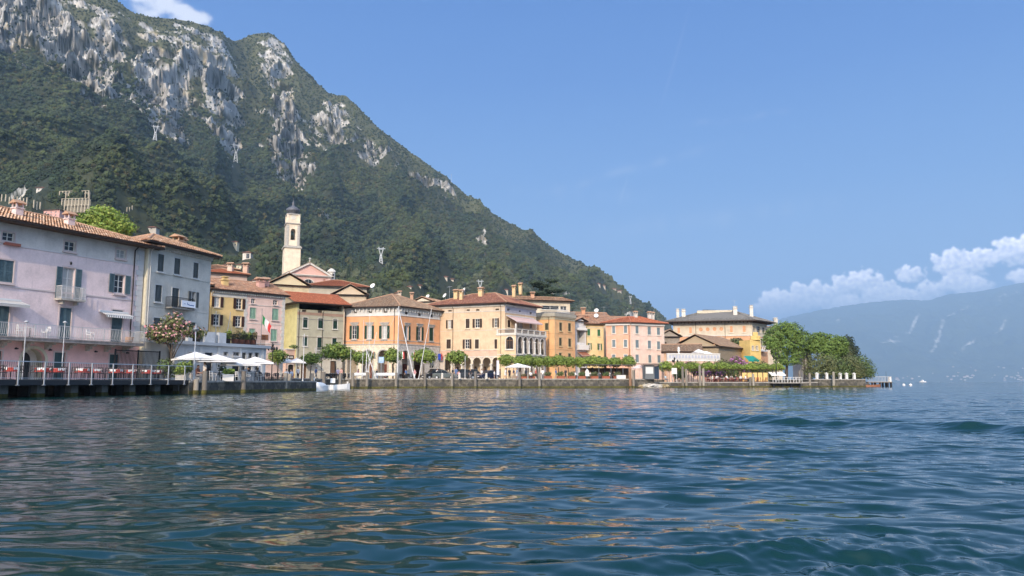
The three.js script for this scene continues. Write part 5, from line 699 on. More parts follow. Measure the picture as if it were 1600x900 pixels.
// ---------------------------------------------------------------- church and bell tower
(function () {
  const pk = plaster([.68, .42, .35]), h = HOUSES.church.h, H = makeHouse('church', 'church', 'pink church front with a white pediment and a half round window', { category: 'church', wall: pk, trim: M.offwhite, niche: plaster([.50, .24, .18]), surround: .22, roof: { over: .7, gable: 1, turn: 1, rise: 3.9, pal: 'brown', gutter: M.offwhite } }), F = H.F[0];
  course(H, 0, h - .25, .5, .5, M.offwhite, 'cornice'); const a = Math.atan2(3.7, F.w / 2), L = Math.hypot(3.7, F.w / 2) + .4; for (const s of [-1, 1]) F.put(part(H, 'raking_cornice', box(L, .55, .8, 0, 0, .25, 0, 0, -s * a), M.offwhite), F.w / 2 + s * F.w / 4, h + 2.0); course(H, 0, h - 3.1, .35, .2, M.offwhite); F.put(part(H, 'cross', [box(.12, 1.4, .12, 0, .7), box(.7, .12, .12, 0, 1.0)], M.white), F.w / 2, h + 4.2, .2);
  for (const x of [.5, F.w - .5]) pilaster(H, 0, x, .8, 0, h - .3, .08, plaster([.7, .48, .4]));
  // drum, dome and lantern over the crossing
  const dr = part(H, 'drum', [cyl(4.6, 4.6, 3.0, 0, 0, 0, 24), cyl(6.3, 6.3, 2.2, 0, -2.6, 0, 24)], M.offwhite); F.put(dr, 12.2, h - .6, -14); part(dr, 'drum_roof', lathe([[6.6, -.4], [4.7, .9]], 24), std([.26, .18, .12], .95)); const dm = part(H, 'dome', lathe([[4.7, 0], [4.5, .5], [3.6, 1.6], [2.2, 2.6], [.5, 3.1], [.4, 3.9], [.02, 4.3]], 28), std([.10, .11, .12], .6)); F.put(dm, 10.0, h + 2.3, -16); part(dm, 'dome_base', cyl(4.8, 4.8, 1.6, 0, -1.6, 0, 24), std([.24, .17, .12], .9));
  const lt = part(H, 'lantern_turret', [cyl(1.25, 1.2, 3.2, 0, 0, 0, 12), lathe([[1.5, 3.2], [1.2, 3.8], [.4, 4.4], [.02, 4.5]], 12)], M.offwhite); F.put(lt, 17.2, h + .6, -16); part(lt, 'lantern_opening', [0, 1, 2, 3, 4, 5].map((k) => box(.5, 1.6, .1, 0, 1.8, 1.22).rotateY(k * Math.PI / 3 + .2)), M.glass);  // turret openings are dark panes laid on, shade put into their colour
  const T1 = thing('bell_tower', 'tall pale stone bell tower with a dark onion cap', 'tower', [-69.6, 1.5, -236.5], .40), st = plaster([.80, .68, .52]), w = 4.9; T1.position.y = 1.5;
  part(T1, 'shaft', [box(w, 41.4, w, 0, 20.7)], st); part(T1, 'cornice', [box(w + .7, .35, w + .7, 0, 41.3), box(w + .3, .4, w + .3, 0, 41.65), box(w - .2, .3, w - .2, 0, 49.0), box(w - .7, .3, w - .7, 0, 52.0)], M.stoneTrim);
  const bw = w - .9, bel = []; const s = new THREE.Shape(); rectPath(s, -bw / 2, 0, bw, 7.2); s.holes.push(archPath(new THREE.Path(), -.72, 1.9, 1.44, 3.6)); for (let k = 0; k < 4; k++) bel.push(new THREE.ExtrudeGeometry(s, { depth: .5, bevelEnabled: false }).translate(0, 41.8, bw / 2 - .5).rotateY(k * Math.PI / 2)); part(T1, 'belfry', bel.map((g, k) => g.scale(k % 2 ? .999 : 1, 1, k % 2 ? 1 : .999)), st);
  part(T1, 'belfry_pilaster', [-1, 1].flatMap((a) => [0, 1, 2, 3].map((k) => box(.7, 6.6, .16, a * (bw / 2 - .38), 45.2, bw / 2 + .085).rotateY(k * Math.PI / 2))), M.stoneTrim); part(T1, 'bell', lathe([[.7, 44.4], [.5, 44.9], [.38, 45.5], [.05, 45.8]], 14), std([.10, .08, .04], .4, { metalness: .8 }));
  part(T1, 'attic', [box(w - 1.3, 3.0, w - 1.3, 0, 50.6), ...[0, 1, 2, 3].flatMap((k) => [-1, 1].map((a) => box(.6, 2.6, .3, a * 1.7, 50.5, (w - 1.3) / 2 + .1).rotateY(k * Math.PI / 2)))], st); part(T1, 'clock_face', [0, 1, 2, 3].map((k) => new THREE.CylinderGeometry(.75, .75, .06, 20).rotateX(Math.PI / 2).translate(0, 51, (w - 1.3) / 2 + .04).rotateY(k * Math.PI / 2)), M.offwhite);
  part(T1, 'cap', lathe([[1.6, 52.1], [1.5, 52.9], [2.2, 53.2], [2.15, 53.9], [1.4, 54.5], [.55, 54.9], [.3, 55.4], [.42, 55.8], [.2, 56.3], [.06, 56.8], [.02, 58.2]], 8), std([.10, .105, .12], .5)); part(T1, 'cross', [box(.06, 1.5, .06, 0, 58.4), box(.6, .06, .06, 0, 58.7)], M.iron);
})();
// ---------------------------------------------------------------- houses of the second row; mostly their roofs show
(function () {
  const w = (x, y, ww = .8, h = 1.2, t = 'c') => ({ x, y, w: ww, h, t });
  let H = simpleHouse('back_house', 'cream gabled house behind the pale pink house', quad([-47.6, -147], [-40.6, -150.6], 14), 1.5, 18.4, [.68, .58, .38], { roof: { over: .5, gable: 1, turn: 1, rise: 2.3, pal: 'brown' } });
  H = simpleHouse('back_house', 'broad house under a flat red hipped roof below the church', quad([-50.2, -186], [-36.6, -190], 12), 1.5, 23.0, [.50, .45, .36], { roof: { over: .9, rise: 2.3, pal: 'red' } });
  H = simpleHouse('back_house', 'cream plastered gable behind the roof of the olive house', quad([-38.6, -163], [-31.8, -164.6], 14), 1.5, 18.2, [.62, .50, .36], { f: { 0: [w(2.6, 15.6, .6, .8, 'g')] }, roof: { over: .6, gable: 1, turn: 1, rise: 2.2, pal: 'brown' } }); { const d = dish(H, 7.8, 19.6, -4, -.5, .6); }
  H = simpleHouse('back_house', 'weathered house with a small chimney right behind the town hall roof', quad([-31.0, -176], [-25.5, -177], 10), 1.5, 18.6, [.45, .38, .30], { roof: { over: .6, pal: 'brown' } }); chimney(H, 4.6, 19.0, -1.2, .7, 1.4, plaster([.6, .5, .4])); chimney(H, 7.2, 19.0, -3.2, .7, 1.3, plaster([.5, .3, .2]));
  H = simpleHouse('back_house', 'low house with red tiles behind the ochre house roof', quad([-52.5, -128], [-46.5, -132], 10), 1.5, 18.0, [.60, .44, .36], { roof: { over: .5, pal: 'red', pitch: .3 } }); chimney(H, 3.0, 18.4, -4.0, .8, 1.6, plaster([.62, .5, .4])); chimney(H, 5.2, 18.6, -5.4, .8, 1.6, plaster([.6, .4, .3]));
  H = simpleHouse('back_house', 'pale house under mottled tiles between the grey house and the church tower', quad([-57.5, -138], [-51.5, -141], 10), 1.5, 20.2, [.66, .62, .55], { roof: { over: .5, pal: 'mixed', pitch: .3 } });
  H = simpleHouse('back_house', 'house under tan tiles between the town hall and the palazzo', quad([-24.5, -186], [-19.5, -184], 9), 1.5, 18.9, [.68, .62, .5], { roof: { over: .5, gable: 1, turn: 1, pal: 'tan' } }); dish(H, 3.6, 19.6, -2, -.5, .5);
  H = simpleHouse('modern_house', 'cream upper house with dark strip windows behind the palazzo and orange house', [[.6, -186], [14.6, -190], [10.4, -204.7], [-3.6, -200.7]], 1.5, 19.5, [.68, .60, .46], { f: { 0: [w(7.0, 17.4, 4.6, .95, 'g'), w(12.0, 17.4, 1.6, .95, 'g'), w(4.6, 17.7, .5, .5, 'v'), w(5.4, 17.7, .5, .5, 'v')] }, roof: { over: .9, rise: 1.7, pal: 'tan', gable: 1, turn: 0 } }); chimney(H, 4.6, 20.6, -5, .9, 1.2, plaster([.5, .3, .2]));
  H = simpleHouse('back_house', 'flat roofed cream block with a parapet above the orange house', quad([7.6, -175], [14.6, -177], 8), 1.5, 15.4, [.64, .57, .46], { roof: null }); part(H, 'roof', flatPoly(offsetPoly(H.L, .2), 15.4, .3), M.greyStone);
  H = simpleHouse('back_house', 'house under pale mottled tiles behind the white terrace house', quad([15.6, -186], [24.6, -188], 10), 1.5, 14.6, [.66, .60, .52], { roof: { over: .6, rise: 2.2, pal: 'mixed', gable: 1, turn: 0 } }); chimney(H, 2.2, 16.0, -3, .9, 1.6, plaster([.55, .28, .16])); dish(H, 5.6, 16.2, -3.6, -.4, .55); aerial(H, 7.4, 15.6, -3, 2.6, .5);
  H = simpleHouse('back_house', 'darker tiled house between the yellow house and the salmon house', quad([20.6, -172.5], [27.2, -174], 8), 1.5, 12.6, [.60, .48, .36], { roof: { over: .5, rise: 1.9, pal: 'mixed', gable: 1, turn: 0 } });
  // towards the point
  H = simpleHouse('stone_house', 'rough stone house with a long sloping tan roof before the villa', [[34.2, -161], [42.6, -157], [52.5, -171], [44.1, -175]], 1.0, 7.2, [.40, .32, .22], { wallMat: stone([.42, .33, .22]), f: { 0: [w(5.0, 4.4, .8, 1.0, 'c')] }, roof: { over: .5, gable: 1, turn: 1, rise: 2.5, pal: 'brown' } });
  H = simpleHouse('stone_house', 'small stone house with a lean roof beside the salmon house', quad([33.4, -172], [38.0, -172], 7), 1.5, 9.6, [.36, .31, .26], { wallMat: stone([.36, .31, .26]), f: { 0: [w(1.2, 7.6, .4, .9, 'v')] }, roof: { over: .5, gable: 1, turn: 1, rise: 1.5, pal: 'brown' } });
  H = simpleHouse('low_house', 'low house with brown tiles behind the white terrace wall', quad([30.6, -153.4], [37.6, -152], 6), .95, 6.0, [.56, .36, .24], { roof: { over: .5, rise: 1.5, pal: 'brown', gable: 1, turn: 0 } });
  H = simpleHouse('yellow_annex', 'little yellow house with a stepped gable under the villa', quad([51.8, -165.5], [54.4, -166.3], 4), 1.5, 8.6, [.70, .50, .18], { f: { 0: [w(.5, 6.4, .5, .9, 'g'), w(1.5, 6.4, .5, .9, 'g')] }, roof: null }); part(H, 'stepped_gable', [box(2.0, .9, .5, 1.35, 9.05, -.4), box(1.0, .8, .5, 1.35, 9.9, -.4)], plaster([.70, .50, .18]));
  H = simpleHouse('small_tower_house', 'slim grey tower house with a notched parapet among the trees', quad([57.9, -152.4], [60.2, -153.0], 3), 1.5, 6.3, [.40, .39, .40], { f: { 0: [{ x: .3, y: 1.4, w: .5, h: 3.6, t: 'd' }, { x: 1.2, y: 1.4, w: .5, h: 3.6, t: 'd' }] }, door: wood([.16, .13, .14]), surround: .05, roof: null }); for (const x of [.15, 1.1, 2.1]) part(H, 'merlon', box(.5, .5, .4, 0, .25, -.3), M.white).position.set(x, 6.3, 0); part(H, 'roof', flatPoly(offsetPoly(H.L, .1), 6.2, .12), M.white);
  // white wall of a terrace with peach stucco below
  const tw = thing('terrace_wall', 'white terrace wall over peach stucco between the salmon house and the bougainvillea', 'wall', [30.2, .95, -148.2], .17); part(tw, 'wall', box(10.8, 4.1, .4, 5.4, 2.05), plaster([.70, .48, .36])); part(tw, 'parapet', [box(10.9, 1.35, .45, 5.4, 4.8)], plaster([.62, .60, .57])); part(tw, 'cornice', [box(11, .14, .6, 5.4, 5.54), box(11, .1, .55, 5.4, 4.15)], M.white); for (let k = 0; k < 16; k++) part(tw, 'arch_panel', keep('archpanel', () => new THREE.ExtrudeGeometry(archPath(new THREE.Shape(), -.2, 0, .4, .6), { depth: .02, bevelEnabled: false })), std([.40, .42, .50], .9)).position.set(.5 + k * .66, 4.65, .226); part(tw, 'urn', lathe([[.2, 0], [.12, .2], [.32, .6], [.16, .85], [.28, 1.0], [.02, 1.3]], 12).translate(2.4, 5.6, 0), M.white);
})();

// ---------------------------------------------------------------- things along the water
const spot = (b, D) => [(b - 800) / 1195 * D, -D];      // bearing mark (800 is due north) and distance to plan position
const ORD = ['first', 'second', 'third', 'fourth', 'fifth', 'sixth', 'seventh', 'eighth', 'ninth', 'tenth', 'eleventh', 'twelfth', 'thirteenth', 'fourteenth', 'fifteenth', 'sixteenth', 'seventeenth', 'eighteenth'];
M.cloth = std([.80, .79, .77], .95); M.redCloth = std([.40, .06, .045], .9); M.whiteCloth = std([.78, .77, .75], .9); M.greyMetal = std([.46, .47, .48], .45); M.clay = std([.34, .11, .06], .9); M.blackMetal = std([.02, .02, .022], .5);
// the pier restaurant
(function () {
  const y = 1.2, A = [-33.2, -38], B = [-26.75, -63.4], F = new Face(A, B, A), P = thing('pier', 'dark pier on concrete legs before the pink house', 'pier', [A[0], 0, A[1]]);
  const plan = [[0, 0], sub(B, A), sub([-33.2, -65.6], A), sub([-39.2, -53.2], A), sub([-46.5, -38], A)];
  part(P, 'deck', flatPoly(plan, y - .14, .14), wood([.42, .39, .35], .9)); F.put(part(P, 'edge_beam', box(F.w, .34, .16, F.w / 2, 0, .085), M.blackMetal), 0, y - .2);
  for (let k = 0; k < 10; k++) for (const z of [-1.0, -4.6, -8]) { if (z < -5 && k > 7) continue; const c = F.put(part(P, 'leg', keep('pierleg', () => box(.62, 3.2, .5)), stone([.26, .25, .23])), 1.4 + k * 2.75, -.55, z); if (z > -2) part(c, 'algae_band', keep('pieralgae', () => box(.64, .45, .52, 0, .62, 0)), algae); }
  F.put(part(P, 'cross_beam', [box(F.w, .22, .25, F.w / 2, 0, -1), box(F.w, .22, .25, F.w / 2, 0, -4.6)], M.blackMetal), 0, y - .3);
  const n = 14; for (let k = 0; k < n; k++) { const p = F.put(part(P, 'rail_post', keep('railpost', () => merge([box(.075, 1.5, .05, 0, .75), box(.24, .04, .16, 0, .02, -.05)])), M.greyMetal), F.w - .9 - k * 1.95, y - .38, .21); }
  F.put(part(P, 'handrail', [box(F.w, .05, .05, F.w / 2, 1.12, 0), box(F.w, .03, .03, F.w / 2, .08, 0)], M.steel), 0, y, .15);
  const bars = []; for (let x = .1; x < F.w; x += .15) bars.push(box(.016, 1.02, .016, x, .6, 0)); F.put(part(P, 'railing_bars', bars, M.blackMetal), 0, y, .15);
  // two tall pole lamps
  [[2.6, 'slender white lamp pole on the pier, first from the picture edge'], [0, '']].slice(0, 1);
  const mk = (b, D, top, label) => { const L = thing('pier_lamp', label, 'street lamp', [spot(b, D)[0], y, spot(b, D)[1]], 0, 'white lamp poles on the pier'); part(L, 'pole', cyl(.035, .025, top, 0, 0, 0, 8), M.greyMetal); part(L, 'lamp_head', [lathe([[.03, 0], [.15, .04], [.12, .1], [.03, .15]], 14).translate(0, top, 0)], M.greyMetal); };
  mk(34, 50.5, 3.75, 'slender white lamp pole on the pier beside the arched entrance'); mk(95, 53.5, 3.95, 'slender white lamp pole on the pier before the teal door');
})();
function chairModel(name, mat, arms) { const c = thing(name, '', 'chair'); part(c, 'seat', box(.44, .05, .44, 0, .45), mat); part(c, 'backrest', [box(.42, .07, .03, 0, .86, -.23, -.12), box(.42, .05, .03, 0, .66, -.21, -.12), ...[-.15, 0, .15].map((x) => box(.05, .34, .02, x, .7, -.215, -.12))], mat); for (const [x, z] of [[-.19, -.19], [.19, -.19], [-.19, .19], [.19, .19]]) part(c, 'leg', keep('chairleg' + z, () => (z < 0 ? box(.035, .9, .035, 0, .45, 0, -.05) : box(.035, .45, .035, 0, .225, 0))), mat).position.set(x, 0, z); if (arms) for (const s of [-1, 1]) part(c, 'armrest', keep('arm', () => merge([box(.05, .03, .42, 0, .66, 0), box(.03, .22, .03, 0, .55, .19)])), mat).position.x = s * .23; return c; }
function tableModel(name, top, cloth) { const t = thing(name, '', 'table'); part(t, 'table_top', [cyl(.42, .42, .03, 0, .72, 0, 18)], top); if (cloth) { part(t, 'tablecloth', lathe([[.01, .765], [.44, .765], [.46, .7], [.48, .5]], 14), M.redCloth); part(t, 'napkin_cloth', [box(.66, .012, .66, 0, .775, 0, 0, .6)].concat([0, 1, 2, 3].map((k) => box(.44, .16, .012, 0, .69, .45).rotateY(.6 + k * Math.PI / 2))), M.whiteCloth); } part(t, 'pedestal', [cyl(.035, .035, .72, 0, 0, 0, 8), cyl(.26, .2, .03, 0, 0, 0, 12)], M.blackMetal); return t; }
(function () {
  const F = new Face([-33.2, -38], [-26.75, -63.4], [0, 0]), y = 1.2, R = rng(33), proto = tableModel('restaurant_table', M.brownWood, 1), ch = chairModel('dark_chair', std([.06, .05, .055], .6, { metalness: .3 }));
  const xs = [9.2, 11.0, 12.9, 14.6, 16.2, 17.9, 19.4, 21.4, 22.8, 24.3]; let first = true, cf = true;
  xs.forEach((x, i) => { const z = -1.3 - (i % 2) * .5, px = F.o[0] + F.d[0] * x + F.n[0] * z, pz = F.o[1] + F.d[1] * x + F.n[1] * z, lab = ORD[i] + ' table with red and white cloth along the pier rail, counted from the left'; if (first) { proto.position.set(px, y, pz); proto.rotation.y = i; tag(proto, lab, 'table', 'red clothed pier tables'); first = false; } else dup(proto, [px, y, pz], i * .7, lab, 'red clothed pier tables');
    for (const s of [-1, 1]) { const a = F.turn + (s > 0 ? -1 : 1) * Math.PI / 2 + (R() - .5) * .5, cx = px + F.d[0] * s * .72, cz = pz + F.d[1] * s * .72, l2 = 'dark metal chair on the ' + (s < 0 ? 'near' : 'far') + ' side of the ' + ORD[i] + ' red clothed pier table'; if (cf) { ch.position.set(cx, y, cz); ch.rotation.y = a; tag(ch, l2, 'chair', 'dark pier chairs'); cf = false; } else dup(ch, [cx, y, cz], a, l2, 'dark pier chairs'); } });
  // white furniture on the terrace above
  const pf = pinkFace, o = HOUSES.pink.p[0], on = (x, z) => [o[0] + pf.d[0] * x + pf.n[0] * z, 4.42, o[1] + pf.d[1] * x + pf.n[1] * z], wc = chairModel('white_chair', M.whiteMetal, 1), wt = tableModel('white_table', M.whiteMetal);
  const t1 = on(5.4, .9), c1 = on(6.7, .85), c2 = on(10.4, .85), c3 = on(4.6, 1.0); wt.position.set(...t1); tag(wt, 'round table on the pink house terrace between two white chairs', 'table'); wc.position.set(...c1); wc.rotation.y = pf.turn - 1.2; tag(wc, 'white armchair on the pink terrace under the small balcony', 'chair', 'white terrace chairs'); dup(wc, c2, pf.turn + .4, 'white armchair alone in the middle of the pink terrace', 'white terrace chairs'); dup(wc, c3, pf.turn + 1.4, 'white armchair at the left end of the pink terrace', 'white terrace chairs');
  const pt = thing('terracotta_pot', 'broad terracotta planter at the right end of the pink terrace', 'planter', on(13.9, 1.0)); part(pt, 'pot', lathe([[.01, 0], [.3, 0], [.4, .42], [.44, .45], [.36, .43], [.01, .4]], 16), std([.50, .30, .2], .9)); part(pt, 'soil', cyl(.36, .36, .02, 0, .39, 0, 14), M.bark);
})();
// mooring piles, standing in the water before the quays
(function () {
  const g = keep('pile', () => { const c = new THREE.CylinderGeometry(.21, .24, 4.2, 12, 6), p = c.attributes.position; for (let i = 0; i < p.count; i++) { const a = Math.atan2(p.getZ(i), p.getX(i)), k = 1 + .05 * Math.sin(a * 5 + p.getY(i)); p.setX(i, p.getX(i) * k); p.setZ(i, p.getZ(i) * k); } c.computeVertexNormals(); return c.translate(0, 2.1, 0); });
  const pl = [[307, 63.6, 1.25, 'short pale pile by the end of the pier'], [320, 63.8, 1.95, 'thick pile under the white cafe umbrellas, nearest the pier'], [381, 70, 2.0, 'thick pile under the farther white cafe umbrellas'], [446.5, 80.5, 2.0, 'thick pile at the dark quay below the pale pink house'], [453, 82, 1.9, 'thinner pile doubled behind the one below the pale pink house'], [488, 96, 2.1, 'pile left of the white motorboat'], [507.5, 97, 2.3, 'leaning pile at the bow of the white motorboat'], [531, 110, 2.3, 'pile just behind the white motorboat'], [551, 116.5, 2.4, 'pile at the corner of the harbour mole'], [573, 117.5, 2.5, 'leaning pile at the mole left of the sailing boat'], [619, 119.4, 2.45, 'stout pile before the white sailing boat'], [664, 120.6, 2.5, 'pile between the sailing boat and the parked cars'], [706.5, 121.8, 2.5, 'stout pile before the people in blue by the cars'], [743, 122.6, 2.7, 'pile before the dark blue car'], [812, 124.2, 2.6, 'pile right of the white parasol'], [843, 125, 2.5, 'pile below the loggia wing'], [985, 129.4, 3.3, 'reddish pile, left of a pair before the kiosk'], [990, 129.6, 3.0, 'grey pile, right of a pair before the kiosk'], [1067, 134.6, 3.7, 'tall pile, left of a pair beside the restaurant'], [1072.5, 134.9, 3.3, 'shorter pile, right of a pair beside the restaurant'], [1094, 135.5, 3.9, 'tall grey pile before the bougainvillea'], [1099, 135.7, 3.4, 'pale pile doubled before the bougainvillea'], [1172, 138.6, 1.9, 'grey pile before the yellow screens'], [1177.5, 138.7, 2.5, 'whitish pile before the yellow screens'], [1250, 141.4, 3.1, 'grey pile left of the sea wall'], [1265.5, 141.9, 2.6, 'grey pile at the start of the sea wall'], [1302, 143.6, 2.9, 'leaning pale pile in the middle of the sea wall']];
  const mats = [wood([.30, .265, .22], .95), wood([.22, .195, .165], .95), wood([.40, .36, .30], .95)], red = wood([.34, .19, .11], .95), R = rng(8);
  for (const [b, D, top, label] of pl) { const p = spot(b, D), t = thing('mooring_pile', label, 'pile', [p[0], top - 4.2, p[1]], R() * 6, 'wooden mooring piles'); part(t, 'post', g, /reddish/.test(label) ? red : /pale|whitish/.test(label) ? mats[2] : mats[Math.floor(R() * 2)]); const al = part(t, 'algae_band', keep('pilealgae', () => cyl(.255, .25, .55, 0, 0, 0, 12)), algae); al.position.y = 4.2 - top - .2; if (/leaning/.test(label)) t.rotation.z = .05; else t.rotation.z = (R() - .5) * .03; }
})();
// parasols and cafe furniture
function parasol(label, pos, w, h, turn, mat = M.cloth) { const t = thing('parasol', label, 'parasol', pos, turn, 'white parasols'), a = w / 2, e = h - .62, top = [0, h, 0], c = [[-a, e, -a], [a, e, -a], [a, e, a], [-a, e, a]], mid = (i) => { const p = c[i], q = c[(i + 1) % 4]; return [(p[0] + q[0]) * .5 * .97, e + .05, (p[2] + q[2]) * .5 * .97]; }, f = []; for (let i = 0; i < 4; i++) { f.push([c[i], mid(i), top], [mid(i), c[(i + 1) % 4], top]); const q = c[(i + 1) % 4]; f.push([c[i], [c[i][0], e - .14, c[i][2]], [q[0], e - .14, q[2]], q]); } part(t, 'canopy', polyGeo(f), mat); part(t, 'pole', [cyl(.035, .03, h, 0, 0, 0, 8), cyl(.35, .35, .08, 0, 0, 0, 14)], M.steel); const r = []; for (let i = 0; i < 4; i++) r.push(bar([0, h - .1, 0], [c[i][0], e, c[i][2]], .012, 5), bar([0, h - .1, 0], mid(i), .012, 5)); part(t, 'rib', r, M.steel); return t; }
(function () {
  const y = 1.1, at3 = (b, D, yy = y) => { const p = spot(b, D); return [p[0], yy, p[1]]; };
  parasol('large white parasol nearest the pier on the cafe terrace', at3(303, 66.4), 3.3, 2.55, .6); parasol('white parasol behind the first one, by the pavilion door', at3(337, 71.2), 3.3, 2.5, .5); parasol('low wide white parasol third along the cafe terrace', at3(374, 72.8), 3.1, 2.2, .55); parasol('white parasol at the far end of the cafe terrace', at3(397, 76.5), 3.2, 2.45, .45); parasol('white parasol among the people before the palazzo', at3(809, 131, 1.5), 3.4, 2.7, .4);
  parasol('white parasol on the roof terrace above the bougainvillea, left one', at3(1093, 151.5, 5.2), 2.0, 2.3, .3); parasol('white parasol on the roof terrace above the bougainvillea, right one', at3(1105, 151.5, 5.2), 2.3, 1.9, .4); parasol('white parasol beside the pale pink house restaurant, left one', at3(446, 111, 1.5), 2.4, 3.0, .4); parasol('white parasol beside the pale pink house restaurant, right one', at3(462, 112, 1.5), 2.6, 3.0, .3); parasol('pinkish sunshade left of the kiosk', at3(999, 134.2, 1.5), 2.2, 2.5, .3, std([.72, .55, .5], .95));
  const wc = chairModel('cafe_chair', M.whiteMetal, 1); let f = true; [[332, 66.8, 'white cafe chair between the first two mooring piles'], [349, 68.6, 'white cafe chair behind the white planter box'], [372, 70.8, 'white cafe chair just left of the second pile'], [386, 72.8, 'white cafe chair just right of the second pile'], [352, 70.8, 'white cafe chair near the pavilion wall'], [391, 74.5, 'white cafe chair under the far parasol'], [405, 76.5, 'white cafe chair last on the cafe terrace']].forEach(([b, D, l], i) => { if (f) { wc.position.set(...at3(b, D)); wc.rotation.y = 1.2; tag(wc, l, 'chair', 'white cafe chairs'); f = false; } else dup(wc, at3(b, D), i * 1.3, l, 'white cafe chairs'); });
  const wt = tableModel('cafe_table', std([.08, .08, .09], .5)); f = true; [[338, 68.2, 'dark cafe table beside the second parasol pole'], [378, 73.2, 'dark cafe table behind the second pile'], [398, 75.4, 'dark cafe table under the far parasol'], [316, 67.6, 'dark cafe table near the end of the pier'], [410, 78, 'dark cafe table at the end of the pavilion'], [425, 82, 'dark cafe table beyond the pavilion'], [440, 86, 'dark cafe table by the multi armed lamp']].forEach(([b, D, l], i) => { if (f) { wt.position.set(...at3(b, D)); tag(wt, l, 'table', 'dark cafe tables'); f = false; } else dup(wt, at3(b, D), i, l, 'dark cafe tables'); });
  const dc = chairModel('dark_cafe_chair', std([.035, .032, .035], .6)); f = true; for (let i = 0; i < 12; i++) { const p = at3(404 + i * 4.6, 77.5 + i * 1.05 + (i % 2) * 1.2), l = ORD[i] + ' dark wicker chair in the row from the pavilion end to the dark quay corner'; if (f) { dc.position.set(...p); tag(dc, l, 'chair', 'dark wicker chairs'); f = false; } else dup(dc, p, i * 2.1, l, 'dark wicker chairs'); }
  const boxPot = (label, b, D, w, h, mat, pal, ph, yy, seed) => { const t = thing('planter', label, 'planter', at3(b, D, yy), .4, 'planters on the quay'); part(t, 'box', [box(w, h, .5, 0, h / 2), box(w + .06, .06, .56, 0, h - .02)], mat); part(t, 'plant', foliage([[-w * .22, h + ph * .45, 0, w * .36, ph * .55, .32], [w * .2, h + ph * .55, 0, w * .38, ph * .6, .34]], Math.round(260 + ph * 200), .13, GREEN[pal], seed), leafMat); return t; };
  boxPot('cream planter with tall yellow green shrubs at the end of the pier', 281.5, 62.9, .8, .5, M.offwhite, 'lime', 1.1, y, 91); boxPot('square cream planter with a tall green shrub beside the quay lamp', 293, 63.6, .6, .65, M.offwhite, 'fresh', 1.0, y, 92); boxPot('white planter box with pale leaves between the two big piles', 356, 68.6, .95, .6, M.white, 'fresh', .5, y, 93);
  const hd = thing('shrub', 'dark green climber on the pavilion wall behind the white chairs', 'shrub', at3(346, 74.2)); part(hd, 'stem', limbs(1.6, .04, .3, 4, 6, .2), M.bark); part(hd, 'leaves', foliage([[0, 1.1, 0, .45, 1.05, .35]], 420, .13, GREEN.dark, 94), leafMat);
  // terracotta boxes along the restaurant front
  [[856, 130.2], [876, 131], [893, 131.6], [909, 132], [929, 132.6], [947, 133.2], [965, 133.6]].forEach(([b, D], i) => boxPot(ORD[i] + ' terracotta box with greenery along the tree lined quay, counted from the loggia', b, D - 2.0, 1.25, .5, M.clay, i % 2 ? 'mid' : 'olive', .75, 1.5, 120 + i));
  [[818, 129.6], [832, 130]].forEach(([b, D], i) => boxPot((i ? 'right' : 'left') + ' small clay box of flowers before the loggia arches', b, D - 1, .9, .42, M.clay, 'rust', .45, 1.5, 140 + i));
})();
// ---------------------------------------------------------------- pruned trees of the promenade
(function () {
  const proto = [0, 1, 2].map((v) => ({ crown: foliage(v === 1 ? [[-.6, 3.0, .2, 1.2, .95, 1.1], [.65, 3.1, -.1, 1.15, 1.0, 1.05], [0, 3.5, .1, 1.1, .75, 1.0]] : [[0, 3.1, 0, 1.55, 1.1, 1.45], [.45, 3.4, .3, 1.0, .8, 1.0], [-.5, 3.3, -.2, 1.05, .8, 1.0]], 1900, .2, v === 2 ? GREEN.lime : GREEN.fresh, 200 + v, { gap: -.85 }), trunk: limbs(3.3, .1, .85, 6, 20 + v, .66) }));
  const put = (b, D, s, v, label, y = 1.5) => { const p = spot(b, D), t = thing('trimmed_tree', label, 'tree', [p[0], y, p[1]], b, 'trimmed promenade trees'); part(t, 'trunk', proto[v].trunk, M.bark); part(t, 'crown', proto[v].crown, leafMat); t.scale.set(s, lerp(1, s, .6), s); return t; };
  put(433, 105.5, .95, 0, 'trimmed tree beside the multi armed lamp near the pale pink house'); put(484, 121.5, 1.0, 1, 'small trimmed tree left of the olive house balcony'); put(525, 122.2 + 6, 1.75, 1, 'widest trimmed tree under the olive house balcony'); put(566, 134, 1.32, 0, 'trimmed tree before the left arches of the town hall'); put(614, 134.5, 1.5, 1, 'trimmed tree at the corner of the town hall'); put(662, 135, 1.5, 1, 'trimmed tree before the shaded side of the town hall'); put(713, 135.4, 1.38, 0, 'trimmed tree at the left end of the palazzo arcade'); put(791, 136.5, 1.12, 0, 'square cut tree at the corner of the palazzo');
  [812, 827, 842, 857, 872.5, 889, 908, 926, 944, 962, 982].forEach((b, i) => put(b, 132.6 + i * .55, .98 + .06 * Math.sin(i * 2), b === 908 ? 2 : i % 3 === 1 ? 1 : 0, ORD[i] + ' tree of the even row along the quay, counted from the loggia'));
})();
